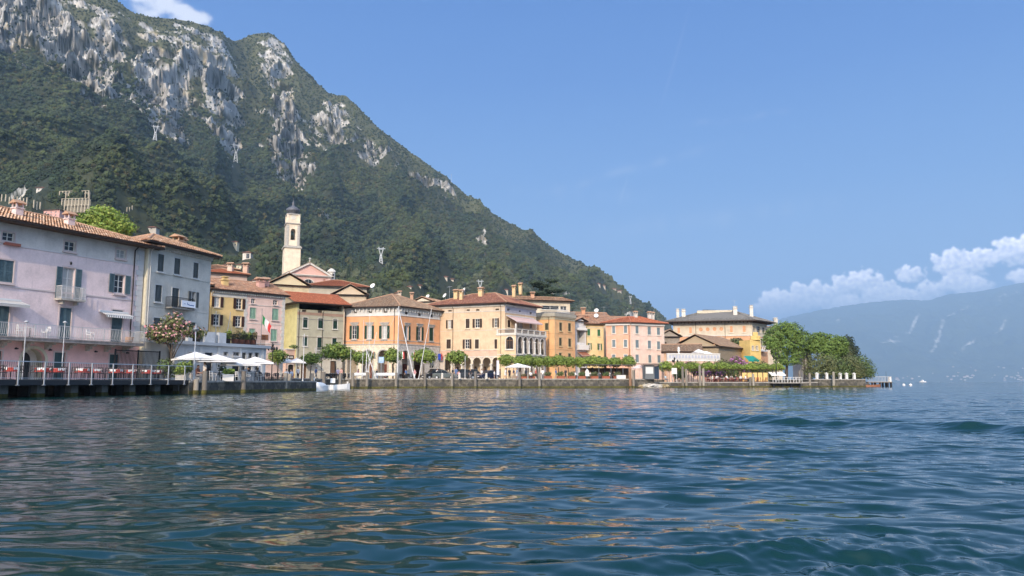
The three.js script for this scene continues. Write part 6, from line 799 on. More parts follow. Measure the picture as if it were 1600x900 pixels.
// vine pergola of the waterside restaurants
(function () {
  const y = .95; [[1045, 137.2, 22], [1068, 138, 20], [1090, 138.5, 22], [1112, 139, 22], [1134, 139.5, 22], [1156, 140, 22], [1179, 140.6, 22], [1200, 141.2, 20], [1220, 141.6, 18]].forEach(([b, D, w], i) => { const p = spot(b, D), W = w / 1195 * D, t = thing('vine_pergola', ORD[i] + ' leafy pergola bay on the low promenade, counted from the salmon house', 'pergola', [p[0], y, p[1]], .24, 'vine pergola bays'); for (const [sx, sz] of [[-1, 0], [1, 0], [-1, 1], [1, 1]]) part(t, 'post', keep('pergpost', () => cyl(.05, .05, 2.35, 0, 0, 0, 6)), M.blackMetal).position.set(sx * W * .45, 0, -sz * 2.2); part(t, 'beam', [box(W, .08, .08, 0, 2.33, 0), box(W, .08, .08, 0, 2.33, -2.2), box(.08, .08, 2.2, 0, 2.4, -1.1)], M.brownWood); const h = b > 1150 ? .72 : .95; part(t, 'vine', foliage([[-W * .28, 2.55 + h * .3, -.9, W * .33, h, 1.4], [W * .25, 2.5 + h * .3, -.9, W * .33, h * .95, 1.4], [0, 2.75 + h * .3, -1.0, W * .3, h * .9, 1.3]], 1500, .2, i % 3 === 0 || i === 8 ? GREEN.lime : GREEN.fresh, 300 + i, { gap: -.8 }), leafMat); });
})();
// the big trees on the point and the tree behind the houses
tree('stone_pine', 'broad dark green pine nearest the villa', [spot(1229, 150)[0], 1.5, -150], 9, [[-1.7, 8.6, 0, 2.6, 2.3, 2.4], [1.4, 9.2, .2, 2.7, 2.3, 2.4], [-2.4, 6.4, .8, 2.0, 1.5, 1.8], [2.6, 6.9, .4, 2.1, 1.6, 2.0], [0, 6.6, 1.2, 2.4, 1.6, 1.8], [-1.5, 4.7, 1.0, 2.2, 1.1, 1.6], [2.0, 4.9, .6, 2.0, 1.1, 1.6], [0, 10.1, 0, 2.2, 1.5, 2.0], [-2.8, 7.6, .4, 2.2, 1.8, 2.0], [3.2, 8.0, .2, 2.2, 1.8, 2.0], [.2, 3.6, 1.0, 3.2, 1.0, 1.8]], { n: 21000, size: .21, pal: GREEN.pine, seed: 41, r: .3, spread: 2.6, limbs: 9, freq: 1.5, gap: -.38, category: 'tree' });
tree('stone_pine', 'broad pine right of the slim tower house', [spot(1291, 151)[0], 1.5, -151], 8.6, [[-1.0, 7.9, 0, 2.2, 1.8, 2.2], [1.3, 7.2, .2, 2.4, 1.8, 2.2], [-2.2, 6.2, .6, 1.9, 1.5, 1.8], [2.6, 5.9, .4, 2.0, 1.5, 2.0], [.2, 6.0, 1.2, 2.3, 1.5, 1.8], [.6, 4.4, 1.0, 2.6, 1.3, 1.8], [3.0, 7.0, .2, 2.0, 1.7, 2.0], [-2.2, 6.6, .2, 1.7, 1.4, 1.9]], { n: 17500, size: .21, pal: GREEN.pine, seed: 43, r: .28, spread: 2.4, limbs: 8, freq: 1.6, gap: -.38 });
tree('magnolia', 'dark glossy tree behind the right hand pine', [spot(1327, 158)[0], 1.5, -158], 8, [[0, 7.6, 0, 1.6, 1.9, 1.5], [.7, 5.6, .2, 1.9, 1.9, 1.6], [-.6, 5.2, 0, 1.6, 1.6, 1.5], [.9, 3.6, 0, 1.6, 1.4, 1.4]], { n: 4200, size: .26, pal: GREEN.dark, seed: 44, r: .2, spread: 1.6, freq: 2 });
[[1284, 147.6, 3.2, 4.6, 'olive', 'olive brown bush right of the slim tower house'], [1309, 148.4, 2.8, 3.8, 'mid', 'green bush behind the middle of the sea wall'], [1329, 149, 2.5, 4.0, 'olive', 'yellowish bush behind the sea wall under the dark tree'], [1344, 150, 2.6, 4.2, 'mid', 'bush with pale blossom spilling over the end of the sea wall'], [1322, 152.5, 2.4, 6.4, 'olive', 'yellow green small tree between the pines and the point']].forEach(([b, D, r, h, p, label], i) => tree('bush', label, [spot(b, D)[0], 1.5, -D], h, [[0, h * .72, 0, r, h * .5, r * .9], [r * .5, h * .5, .4, r * .7, h * .4, r * .7], [-r * .5, h * .55, .2, r * .7, h * .42, r * .7], [-r * .3, h * .26, .5, r * .85, h * .28, r * .7], [r * .45, h * .24, .4, r * .8, h * .27, r * .7]], { n: 4200, size: .22, pal: GREEN[p], seed: 400 + i, r: .08, spread: r * .5, y0: .2, category: 'shrub', gap: -.6 }));
tree('umbrella_pine', 'bright green round pine crown rising behind the pink house roof', [spot(150, 81)[0] - .4, 1.5, -81], 16.8, [[0, 17.0, 0, 2.8, 1.5, 2.4], [-1.8, 16.4, .2, 1.9, 1.2, 1.6], [1.9, 16.2, 0, 1.9, 1.2, 1.6], [0, 15.6, .8, 2.9, 1.1, 1.8], [0, 17.8, 0, 1.8, .9, 1.5]], { n: 9000, size: .18, pal: GREEN.lime, seed: 45, r: .22, spread: 1.6, limbs: 8, y0: .6, gap: -.7 });
tree('cedar', 'dark spreading cedar behind the palazzo roof', [spot(856, 240)[0], 1.5, -240], 29, Array.from({ length: 13 }, (_, i) => [-2.5 + (i * 5.1 % 7) - 1.2, 21.5 + i * .85, (i % 3) - 1, 7.6 - i * .42, .85, 5.6 - i * .3]), { n: 13000, size: .42, pal: GREEN.dark.concat([[.035, .065, .028]]), seed: 46, r: .5, spread: 5, freq: 2, gap: -.4 });
tree('evergreen', 'round dark green tree before the villa facade', [spot(1153, 172)[0], 1.5, -172], 7.4, [[0, 8.2, 0, 2.1, 1.4, 1.8], [-1.2, 7.4, .3, 1.4, 1.1, 1.3], [1.3, 7.6, 0, 1.2, 1.1, 1.2]], { n: 2600, size: .24, pal: GREEN.dark.concat(GREEN.mid), seed: 47, r: .16, spread: 1.4 });
[[1128, 148, 1.8, 4.2, 'olive', 'tall olive green shrub right of the white terrace wall'], [1141, 148.6, 1.6, 3.8, 'mid', 'green shrub left of the tall purple bougainvillea'], [1172, 151.5, 1.5, 3.4, 'rust', 'brownish shrub under the teal awning'], [1186, 149.5, 2.0, 4.2, 'mid', 'leafy shrub between the teal awning and the pine'], [1196, 148.2, 1.6, 3.2, 'olive', 'low olive shrub at the foot of the pine'], [1062, 143.0, 1.2, 2.9, 'mid', 'small green shrub before the peach stucco wall']].forEach(([b, D, r, h, p, label], i) => tree('garden_shrub', label, [spot(b, D)[0], .95, -D], h, [[0, h * .7, 0, r, h * .45, r * .9], [r * .5, h * .5, .4, r * .7, h * .4, r * .7], [-r * .5, h * .6, .2, r * .6, h * .42, r * .6]], { n: 1800, size: .19, pal: GREEN[p], seed: 450 + i, r: .07, spread: r * .5, y0: .2, category: 'shrub', gap: -.6 }));
const MAGENTA = [[.38, .13, .33], [.45, .20, .38], [.30, .10, .26]];
[[1083, 143.6, 1.6, 3.4, 'bougainvillea with mixed olive leaves at the left end of the white wall'], [1098, 143.8, 1.9, 2.6, 'magenta bougainvillea in the middle of the white wall'], [1117, 144.2, 2.0, 2.9, 'magenta bougainvillea at the right end of the white wall'], [1158, 147.5, 2.1, 4.4, 'tall purple bougainvillea left of the teal awning']].forEach(([b, D, r, h, label], i) => { const p = spot(b, D), t = thing('bougainvillea', label, 'shrub', [p[0], .95, p[1]], 0, 'bougainvilleas'); const L = [[0, h * .75, 0, r * .7, h * .3, r * .6], [r * .4, h * .6, .2, r * .6, h * .3, r * .5], [-r * .4, h * .95, 0, r * .55, h * .22, r * .5]]; part(t, 'trunk', limbs(h, .07, r * .6, 6, 500 + i, .3), M.bark); part(t, 'crown', foliage(L, 1300, .2, GREEN.olive, 510 + i), leafMat); part(t, 'blossom', foliage(L.map((l) => [l[0], l[1] + .1, l[2] + .1, l[3] * 1.08, l[4] * 1.05, l[5] * 1.1]), i ? 1100 : 500, .2, MAGENTA, 520 + i, { gap: -.1, freq: 1.8 }), matteLeaf); });

// ---------------------------------------------------------------- boats
function hullGeo(L, W, Hh, sheer = .25, n = 14) { const pos = [], idx = [], m = 7; for (let i = 0; i <= n; i++) { const t = i / n, x = (t - .5) * L, w = W / 2 * Math.pow(Math.sin(Math.PI * clamp(.12 + t * .88, 0, 1)), .62) * (t > .97 ? .15 : 1), top = Hh * (.8 + sheer * Math.pow(Math.abs(t - .35) / .65, 2)), keel = -.3 * (1 - Math.pow(Math.abs(2 * t - 1), 3)); for (let j = 0; j <= m; j++) { const a = j / m * Math.PI, c = Math.cos(a), s = Math.sin(a); pos.push(x, lerp(top, keel, Math.pow(s, .55)), w * Math.sign(c) * Math.pow(Math.abs(c), .6)); } } for (let i = 0; i < n; i++) for (let j = 0; j < m; j++) { const q = i * (m + 1) + j, b = q + m + 1; idx.push(q, b, q + 1, b, b + 1, q + 1); } for (let i = 0; i < n; i++) { const q = i * (m + 1), b = q + m + 1; idx.push(q, q + m, b, b, q + m, b + m); } for (let j = 1; j < m; j++) idx.push(0, j, j + 1); const g = new THREE.BufferGeometry(); g.setAttribute('position', new THREE.Float32BufferAttribute(pos, 3)); g.setIndex(idx); const q = g.toNonIndexed(); q.computeVertexNormals(); return q; }
M.gel = std([.78, .78, .77], .25); M.blueStripe = std([.12, .25, .5], .4); M.tarp = std([.74, .74, .73], .8);
function sailboat(label, b, D, L, mastH, turn, cover) { const p = spot(b, D), t = thing('sailing_boat', label, 'boat', [p[0], .0, p[1]], turn, 'sailing boats in the harbour'); part(t, 'hull', hullGeo(L, L * .3, 1.25), M.gel); part(t, 'stripe', [box(L * .62, .09, .02, -.2, .92, L * .152), box(L * .62, .09, .02, -.2, .92, -L * .152)], M.blueStripe); part(t, 'cabin', [new THREE.ExtrudeGeometry((() => { const s = new THREE.Shape(); s.moveTo(-L * .12, 0); s.lineTo(L * .24, 0); s.lineTo(L * .14, .42); s.lineTo(-L * .12, .5); s.closePath(); return s; })(), { depth: L * .16, bevelEnabled: true, bevelSize: .05, bevelThickness: .05, bevelSegments: 2 }).translate(0, 1.05, -L * .08)], M.gel); part(t, 'cabin_window', [box(L * .2, .14, .02, L * .04, 1.32, L * .088), box(L * .2, .14, .02, L * .04, 1.32, -L * .088)], M.glass); const mx = L * .13; part(t, 'mast', cyl(.085, .06, mastH, mx, 1.2, 0, 8), M.whiteMetal); part(t, 'boom', [bar([mx, 2.1, 0], [-L * .36, 2.0, 0], .05, 8)], M.whiteMetal); if (cover) part(t, 'sail_cover', new THREE.CapsuleGeometry(.2, L * .4, 4, 10).rotateZ(Math.PI / 2).scale(1, 1.2, .8).translate(-L * .1, 2.25, 0), M.tarp); part(t, 'forestay', [bar([mx, 1.1 + mastH * .95, 0], [L * .48, 1.35, 0], .07, 7)], M.whiteMetal); part(t, 'rigging', [bar([mx, 1.1 + mastH, 0], [-L * .48, 1.2, 0], .015, 4), bar([mx, 1.1 + mastH * .8, 0], [mx, 1.1, L * .14], .015, 4), bar([mx, 1.1 + mastH * .8, 0], [mx, 1.1, -L * .14], .015, 4), box(.05, .05, 1.1, mx, mastH * .6, 0)], M.steel); return t; }
sailboat('large white sailing boat with a tall mast and furled headsail behind the mole', 611, 125.0, 8.2, 12.3, -.1, 1);
sailboat('smaller white sailing boat under a pale cover left of the large one', 566, 123.9, 5.0, 5.2, -.2, 1);
(function () {
  const p = spot(519, 101), t = thing('motor_boat', 'white motorboat with raised outboard in the harbour mouth', 'boat', [p[0], -.05, p[1]], .15); part(t, 'hull', hullGeo(4.6, 1.7, .85), M.gel); part(t, 'console', [box(.6, .6, .7, .1, 1.25)], M.gel); part(t, 'windscreen', box(.04, .4, .7, .38, 1.6, 0, 0, 0, .3), M.glass); part(t, 'seat', [box(.5, .35, 1.1, -1.2, 1.1)], std([.12, .11, .12], .8)); part(t, 'outboard_motor', [box(.4, .55, .35, -2.45, 1.35), box(.16, .9, .16, -2.5, .8)], std([.7, .7, .7], .4));
  const q = spot(497, 92.5), c = thing('covered_boat', 'small boat under a white tarpaulin behind the dark quay corner', 'boat', [q[0], -.05, q[1]], .9); part(c, 'hull', hullGeo(3.0, 1.2, .7), M.gel); part(c, 'tarpaulin', new THREE.SphereGeometry(1, 14, 8, 0, 6.3, 0, 1.57).scale(1.25, .5, .5).translate(0, .55, 0), M.tarp);
  const pole = (b, D, h, label, lean = 0, y = 1.5, r = .05) => { const s = spot(b, D), o = thing('white_pole', label, 'pole', [s[0], y, s[1]], 0, 'white poles by the harbour'); part(o, 'shaft', cyl(r, r * .7, h, 0, 0, 0, 8), M.whiteMetal); part(o, 'foot', cyl(.16, .14, .08, 0, 0, 0, 10), M.steel); o.rotation.z = lean; return o; };
  pole(473, 87.0, 5.4, 'white pole at the corner of the dark quay', 0, 1.1); pole(547, 119.5, 4.6, 'white pole at the end of the mole'); pole(726.5, 123.6, 3.7, 'white pole right of the people in blue'); pole(654, 121.8, 11.3, 'long white boom leaning to the right before the town hall', -.17, 1.5, .06); pole(572, 121.6, 7.6, 'long white boom leaning to the right left of the large sailing boat', -.20, 1.5, .055); pole(566, 122.0, 9.4, 'thin straight mast before the town hall arches', .0, 1.5, .04); pole(575.5, 122.2, 10.2, 'second thin mast before the town hall arches', .0, 1.5, .04);
})();
// ---------------------------------------------------------------- lamps, flags, signs
(function () {
  const put = (name, label, cat, b, D, y, turn = 0, group) => { const p = spot(b, D); return thing(name, label, cat, [p[0], y, p[1]], turn, group); };
  let t = put('quay_lamp', 'grey lamp post with a round hood among the cafe parasols', 'street lamp', 302, 64.3, 1.1); part(t, 'pole', [cyl(.09, .06, 1.0, 0, 0, 0, 10), cyl(.05, .04, 3.2, 0, 1.0, 0, 8)], M.steel); part(t, 'lamp_head', lathe([[.04, 4.15], [.3, 4.3], [.26, 4.4], [.1, 4.55], [.03, 4.8]], 14), M.zinc);
  const candel = (label, b, D, y, h, n) => { const o = put('lamp_post', label, 'street lamp', b, D, y); part(o, 'pole', [cyl(.08, .05, h, 0, 0, 0, 8)], M.iron); for (let k = 0; k < n; k++) { const a = k * 6.283 / n, x = Math.cos(a) * .55, z = Math.sin(a) * .55; part(o, 'arm', [bar([0, h - .7, 0], [x, h - .45, z], .025, 5)], M.iron); part(o, 'lantern', lathe([[.05, h - .45], [.15, h - .3], [.17, h - .1], [.03, h + .08]], 8).translate(x, 0, z), M.iron); } part(o, 'top_lantern', lathe([[.05, h], [.15, h + .15], [.17, h + .35], [.03, h + .55]], 8), M.iron); };
  candel('dark multi armed lamp post before the pale pink house', 424, 103, 1.3, 4.4, 4); candel('dark lamp post with three lanterns before the peach stucco wall', 1055, 145.2, .95, 4.2, 3); candel('slender dark lamp among the pergola bays under the pine', 1214, 141.0, .95, 5.0, 2);
  // national flag on the pavilion mast
  const wave = (w, h, pal, amp = .12) => pal.map((c, k) => { const g = new THREE.PlaneGeometry(w / 3, h, 5, 8).translate(w / 3 * (k + .5), -h / 2, 0), q = g.attributes.position; for (let i = 0; i < q.count; i++) { const x = q.getX(i), y = q.getY(i); q.setXYZ(i, x * (.62 + .1 * Math.sin(y * 3)), y - x * .75, amp * Math.sin(x * 5 + y * 3)); } g.computeVertexNormals(); return [g, c]; });
  const IT = [std([.03, .22, .08], .9), std([.74, .73, .70], .9), std([.52, .04, .04], .9)];
  t = put('flag_mast', 'mast with a drooping green white and red flag on the pavilion corner', 'flag', 405, 80.2, 4.85); part(t, 'pole', cyl(.035, .025, 3.9, 0, 0, 0, 7), M.zinc); wave(1.7, .95, IT).forEach(([g, m]) => part(t, 'flag_stripe', g.translate(.05, 3.3, 0), m));
  for (const [b, D, l] of [[334, 79.6, 'bare white mast on the pavilion terrace, left one'], [349, 80.4, 'bare white mast on the pavilion terrace, leaning right one']]) { t = put('bare_mast', l, 'pole', b, D, 4.85, 0, 'bare white masts'); part(t, 'pole', cyl(.035, .025, 3.6, 0, 0, 0, 7), M.whiteMetal); part(t, 'stay', bar([.0, 3.3, 0], [.9, 0, .3], .012, 4), M.whiteMetal); t.rotation.z = /leaning/.test(l) ? -.12 : .03; }
  // flags hung along the arcade of the town hall
  const H = HOUSES.hall, F0 = new Face(H.p[0], H.p[1], [0, 0]), F1 = new Face(H.p[1], H.p[2], [0, 0]), EU = std([.02, .06, .35], .9);
  [[F0, .3, 0, 'left edge of the arcade front'], [F0, 3.4, 0, 'between the first two sunny arches'], [F0, 6.5, 0, 'between the last two sunny arches'], [F0, 10.4, 0, 'corner of the sunny front'], [F1, .5, 0, 'corner of the shaded side'], [F1, 3.5, 0, 'between the shaded arches'], [F1, 7.7, 0, 'beside the shaded arched window'], [F1, 11.6, 1, 'far end of the shaded side']].forEach(([F, x, eu, where]) => { const o = thing('flag', (eu ? 'blue and tricolour flags' : 'small tricolour flag') + ' hanging from the town hall, ' + where, 'flag', [0, 0, 0], 0, 'flags on the town hall'); F.put(o, x, 6.2, .02); part(o, 'staff', bar([0, -.3, 0], [0, .5, .9], .022, 5), M.brownWood); IT.forEach((m, k) => part(o, 'flag_stripe', box(.03, 1.25, .26, 0, -.35, .28 + k * .27, 0, 0, .06), m)); if (eu) part(o, 'second_flag', box(.03, 1.2, .7, -.35, -.3, .5), EU); });
  t = put('sign_board', 'pale blue notice board on a post before the sunny arcade', 'sign', 595, 121.6, 1.5); part(t, 'board', box(.85, .95, .05, 0, 3.0, 0), std([.30, .45, .62], .6)); part(t, 'board_print', [box(.6, .09, .012, 0, 3.2, .031), box(.5, .06, .012, 0, 3.0, .031), box(.5, .06, .012, 0, 2.85, .031)], std([.55, .65, .75], .6)); part(t, 'post', [cyl(.035, .035, 2.6, 0, 0, 0, 7)], M.steel);
  t = put('shop_sign', 'dark shop sign with a round mark over an arched door beside the pale pink house', 'sign', 452, 133.5, 5.3, .6); part(t, 'board', box(1.3, .72, .08), M.dark); part(t, 'round_mark', new THREE.CylinderGeometry(.19, .19, .02, 18).rotateX(Math.PI / 2).translate(-.4, 0, .05), M.offwhite); part(t, 'letter', [box(.12, .3, .02, -.02, 0, .05), box(.12, .3, .02, .2, 0, .05), box(.12, .3, .02, .42, 0, .05)], M.offwhite);
})();
(function () { // the little shop front and green awning between the pale pink and olive houses
  const a = spot(446, 134.5), b = spot(462, 136), H = simpleHouse('shop_house', 'low pink shop front with an arched door between the pale pink and olive houses', quad(a, b, 5), 1.5, 5.2, [.66, .44, .34], { f: { 0: [{ x: .4, y: 0, w: 1.1, h: 2.6, t: 'D' }] }, door: M.dark, roof: null }); part(H, 'roof', flatPoly(offsetPoly(H.L, .15), 5.2, .15), M.offwhite); part(H, 'planting', foliage([[.9, 5.8, -1.2, 1.0, .35, .8]], 260, .16, GREEN.mid, 77), leafMat);
})();
// ---------------------------------------------------------------- parked cars and scooters
function car(label, b, D, turn, paint, suv = 0) {
  const p = spot(b, D), t = thing('parked_car', label, 'car', [p[0], 1.5, p[1]], turn, 'cars parked on the square'), h = suv ? 1.72 : 1.46, W = 1.74, s = new THREE.Shape();
  s.moveTo(-2.05, .3); s.lineTo(-2.1, .62); s.lineTo(-2.02, .9); s.lineTo(-1.75, suv ? 1.05 : .96); s.lineTo(1.0, suv ? 1.04 : .92); s.lineTo(1.75, .84); s.lineTo(2.08, .66); s.lineTo(2.12, .34); s.lineTo(1.75, .28); for (let i = 0; i <= 8; i++) { const a = i / 8 * Math.PI; s.lineTo(1.32 + .37 * Math.cos(a), .3 + .37 * Math.sin(a)); } s.lineTo(-.95, .26); for (let i = 0; i <= 8; i++) { const a = i / 8 * Math.PI; s.lineTo(-1.3 + .37 * Math.cos(a), .3 + .37 * Math.sin(a)); } s.closePath();
  part(t, 'body', new THREE.ExtrudeGeometry(s, { depth: W - .16, bevelEnabled: true, bevelSize: .07, bevelThickness: .08, bevelSegments: 3 }).translate(0, 0, -W / 2 + .08), paint);
  const c = new THREE.Shape(); c.moveTo(-1.85, .94); c.lineTo(suv ? -1.75 : -1.35, h - .1); c.lineTo(-.6, h); c.lineTo(.15, h - .02); c.lineTo(.95, .92); c.closePath(); const cab = part(t, 'cabin', new THREE.ExtrudeGeometry(c, { depth: W - .5, bevelEnabled: true, bevelSize: .05, bevelThickness: .1, bevelSegments: 3 }).translate(0, 0, -W / 2 + .25), M.glass); part(cab, 'roof_panel', new THREE.ExtrudeGeometry((() => { const r = new THREE.Shape(); r.moveTo(suv ? -1.78 : -1.4, h - .06); r.lineTo(-.6, h + .055); r.lineTo(.2, h + .03); r.lineTo(.26, h - .04); r.lineTo(-.6, h); r.closePath(); return r; })(), { depth: W - .42, bevelEnabled: true, bevelSize: .02, bevelThickness: .02, bevelSegments: 1 }).translate(0, 0, -W / 2 + .21), paint); part(cab, 'pillar', [-1, 1].flatMap((z) => [bar([-.45, .95, z * .79], [-.5, h, z * .72], .035, 5), bar([.95, .93, z * .78], [.2, h, z * .7], .035, 5)]), paint);
  for (const [x, z] of [[1.32, 1], [1.32, -1], [-1.3, 1], [-1.3, -1]]) { const w = part(t, 'wheel', keep('tyre', () => new THREE.CylinderGeometry(.315, .315, .2, 20).rotateX(Math.PI / 2)), M.dark); w.position.set(x, .315, z * .78); part(w, 'rim', keep('rim', () => merge([new THREE.CylinderGeometry(.19, .19, .03, 12).rotateX(Math.PI / 2).translate(0, 0, .1), new THREE.CylinderGeometry(.19, .19, .03, 12).rotateX(Math.PI / 2).translate(0, 0, -.1)])), M.steel); }
  for (const z of [-1, 1]) { part(t, 'headlight', keep('hl', () => box(.12, .14, .34)), std([.7, .72, .75], .15)).position.set(2.05, .68, z * .62); part(t, 'tail_light', keep('tl', () => box(.08, .2, .26)), std([.4, .02, .02], .3)).position.set(-2.1, .76, z * .66); part(t, 'mirror', keep('mir', () => box(.12, .12, .18)), paint).position.set(.75, .98, z * .98); } part(t, 'number_plate', box(.02, .11, .5, 2.2, .45, 0), M.white);
}
(function () {
  const paint = (c) => new THREE.MeshPhysicalMaterial({ color: lin(...c), roughness: .35, clearcoat: 1, clearcoatRoughness: .05, metalness: .2 }), blk = paint([.012, .013, .015]), blu = paint([.012, .018, .05]), gry = paint([.10, .115, .105]), navy = paint([.02, .025, .04]);
  car('black off-road car at the left end of the parked cars', 677, 134.6, -2.5, blk, 1); car('grey green car parked beside the black off-road car', 696, 133.4, -.25, gry); car('dark car behind the people in blue', 727, 136, .1, blk, 1); car('dark estate car behind the dark blue car', 743, 138, .1, navy, 1); car('dark blue car with bright headlights facing the lake', 763, 133.0, -2.45, blu);
  const sc = (label, b, D, turn) => { const p = spot(b, D), t = thing('scooter', label, 'scooter', [p[0], 1.5, p[1]], turn, 'scooters by the town hall'); for (const x of [-.6, .62]) part(t, 'wheel', keep('scw', () => new THREE.TorusGeometry(.2, .06, 8, 18)), M.dark).position.set(x, .26, 0); part(t, 'body', [box(.75, .3, .3, -.35, .58), box(.5, .1, .3, .15, .32), box(.1, .65, .34, .48, .62, 0, 0, 0, .25)], M.blackMetal); part(t, 'saddle', new THREE.CapsuleGeometry(.13, .5, 4, 8).rotateZ(Math.PI / 2).translate(-.35, .8, 0), M.dark); part(t, 'handlebar', [bar([.5, .95, -.3], [.5, .95, .3], .02), bar([.62, .3, 0], [.48, .98, 0], .03)], M.steel); };
  [[513, 127, 'first'], [520, 127.5, 'second'], [538, 128, 'third'], [545, 128.4, 'fourth']].forEach(([b, D, n], i) => sc(n + ' dark scooter from the left under the olive house', b, D, 1.2 + i * .2)); sc('dark scooter beside the right arch of the sunny town hall front', 628, 136.5, .8); sc('dark scooter at the corner of the shaded town hall side', 640, 136.8, .3);
})();
// ---------------------------------------------------------------- people
const BODY = (() => {
  const poses = {
    stand: { j: { hip: [0, .93, 0], chest: [0, 1.32, 0], neck: [0, 1.5, 0], head: [0, 1.63, .02] }, arms: [[[.19, 1.42, 0], [.25, 1.14, -.02], [.24, .88, .06]], [[-.19, 1.42, 0], [-.25, 1.14, -.02], [-.22, .9, .08]]], legs: [[[.09, .92, 0], [.11, .5, .02], [.12, .08, -.02]], [[-.09, .92, 0], [-.11, .5, .02], [-.13, .08, .03]]] },
    walk: { j: { hip: [0, .92, 0], chest: [0, 1.31, .03], neck: [0, 1.49, .05], head: [0, 1.62, .08] }, arms: [[[.19, 1.41, .03], [.23, 1.14, -.1], [.22, .93, .04]], [[-.19, 1.41, .03], [-.23, 1.15, .1], [-.2, .98, .26]]], legs: [[[.09, .91, 0], [.1, .52, .16], [.1, .1, .24]], [[-.09, .91, 0], [-.1, .5, -.02], [-.1, .14, -.3]]] },
    sit: { j: { hip: [0, .52, 0], chest: [0, .92, -.02], neck: [0, 1.1, 0], head: [0, 1.24, .04] }, arms: [[[.19, 1.02, 0], [.25, .76, .08], [.16, .72, .3]], [[-.19, 1.02, 0], [-.25, .76, .08], [-.16, .72, .3]]], legs: [[[.1, .5, .02], [.13, .5, .42], [.13, .08, .45]], [[-.1, .5, .02], [-.13, .5, .42], [-.13, .08, .5]]] },
  }, made = {};
  for (const [k, P] of Object.entries(poses)) {
    const bones = [], B = (a, b, ra, rb, part) => bones.push([a, b, ra, rb, part]), J = P.j;
    B(J.hip, J.chest, .145, .165, 's'); B([J.chest[0] - .13, J.chest[1] + .07, J.chest[2]], [J.chest[0] + .13, J.chest[1] + .07, J.chest[2]], .085, .085, 's'); B(J.chest, J.neck, .09, .06, 'k'); B(J.neck, J.head, .055, .07, 'k'); B(J.head, [J.head[0], J.head[1] + .06, J.head[2] - .01], .095, .098, 'k'); B([J.head[0], J.head[1] - .01, J.head[2] + .09], [J.head[0], J.head[1] - .04, J.head[2] + .1], .02, .024, 'k');
    for (const [a, b, c] of P.arms) { B(a, b, .06, .045, 's'); B(b, c, .042, .032, 'k'); B(c, [c[0], c[1] - .08, c[2] + .03], .036, .026, 'k'); }
    for (const [a, b, c] of P.legs) { B(a, b, .1, .068, 't'); B(b, c, .062, .042, 't'); B([c[0], .05, c[2] - .03], [c[0], .04, c[2] + .15], .045, .036, 'f'); }
    const N = 56, mc = new MarchingCubes(N, new THREE.MeshBasicMaterial(), false, false, 60000), cap = (p, q) => { let d = 1e9, part = 's'; const vals = []; for (const [a, b, ra, rb, w] of bones) { const ax = b[0] - a[0], ay = b[1] - a[1], az = b[2] - a[2], L = ax * ax + ay * ay + az * az, t = clamp(((p[0] - a[0]) * ax + (p[1] - a[1]) * ay + (p[2] - a[2]) * az) / L, 0, 1), v = Math.hypot(p[0] - a[0] - ax * t, p[1] - a[1] - ay * t, p[2] - a[2] - az * t) - lerp(ra, rb, t); if (v < d) { d = v; part = w; } vals.push(v); } if (q) return part; let s = 0; for (const v of vals) s += Math.exp(-v * 38); return -Math.log(s) / 38; };
    mc.isolation = 0; const S = .92, cy = .88;
    for (let z = 0; z < N; z++) for (let y = 0; y < N; y++) for (let x = 0; x < N; x++) { const f = (i) => ((i - N / 2) / (N / 2)) * S; mc.field[z * N * N + y * N + x] = -cap([f(x), f(y) + cy, f(z)]); }
    mc.update(); const n = mc.count, pos = new Float32Array(n * 3), nor = new Float32Array(n * 3); for (let i = 0; i < n * 3; i++) { pos[i] = mc.positionArray[i] * S + (i % 3 === 1 ? cy : 0); nor[i] = mc.normalArray[i]; }
    const parts = []; for (let i = 0; i < n; i++) parts.push(cap([pos[i * 3], pos[i * 3 + 1], pos[i * 3 + 2]], 1)); const g = new THREE.BufferGeometry(); g.setAttribute('position', new THREE.BufferAttribute(pos, 3)); g.computeVertexNormals(); made[k] = { g, parts, head: P.j.head };
  }
  return made;
})();
M.person = std([1, 1, 1], .8, { vertexColors: true });
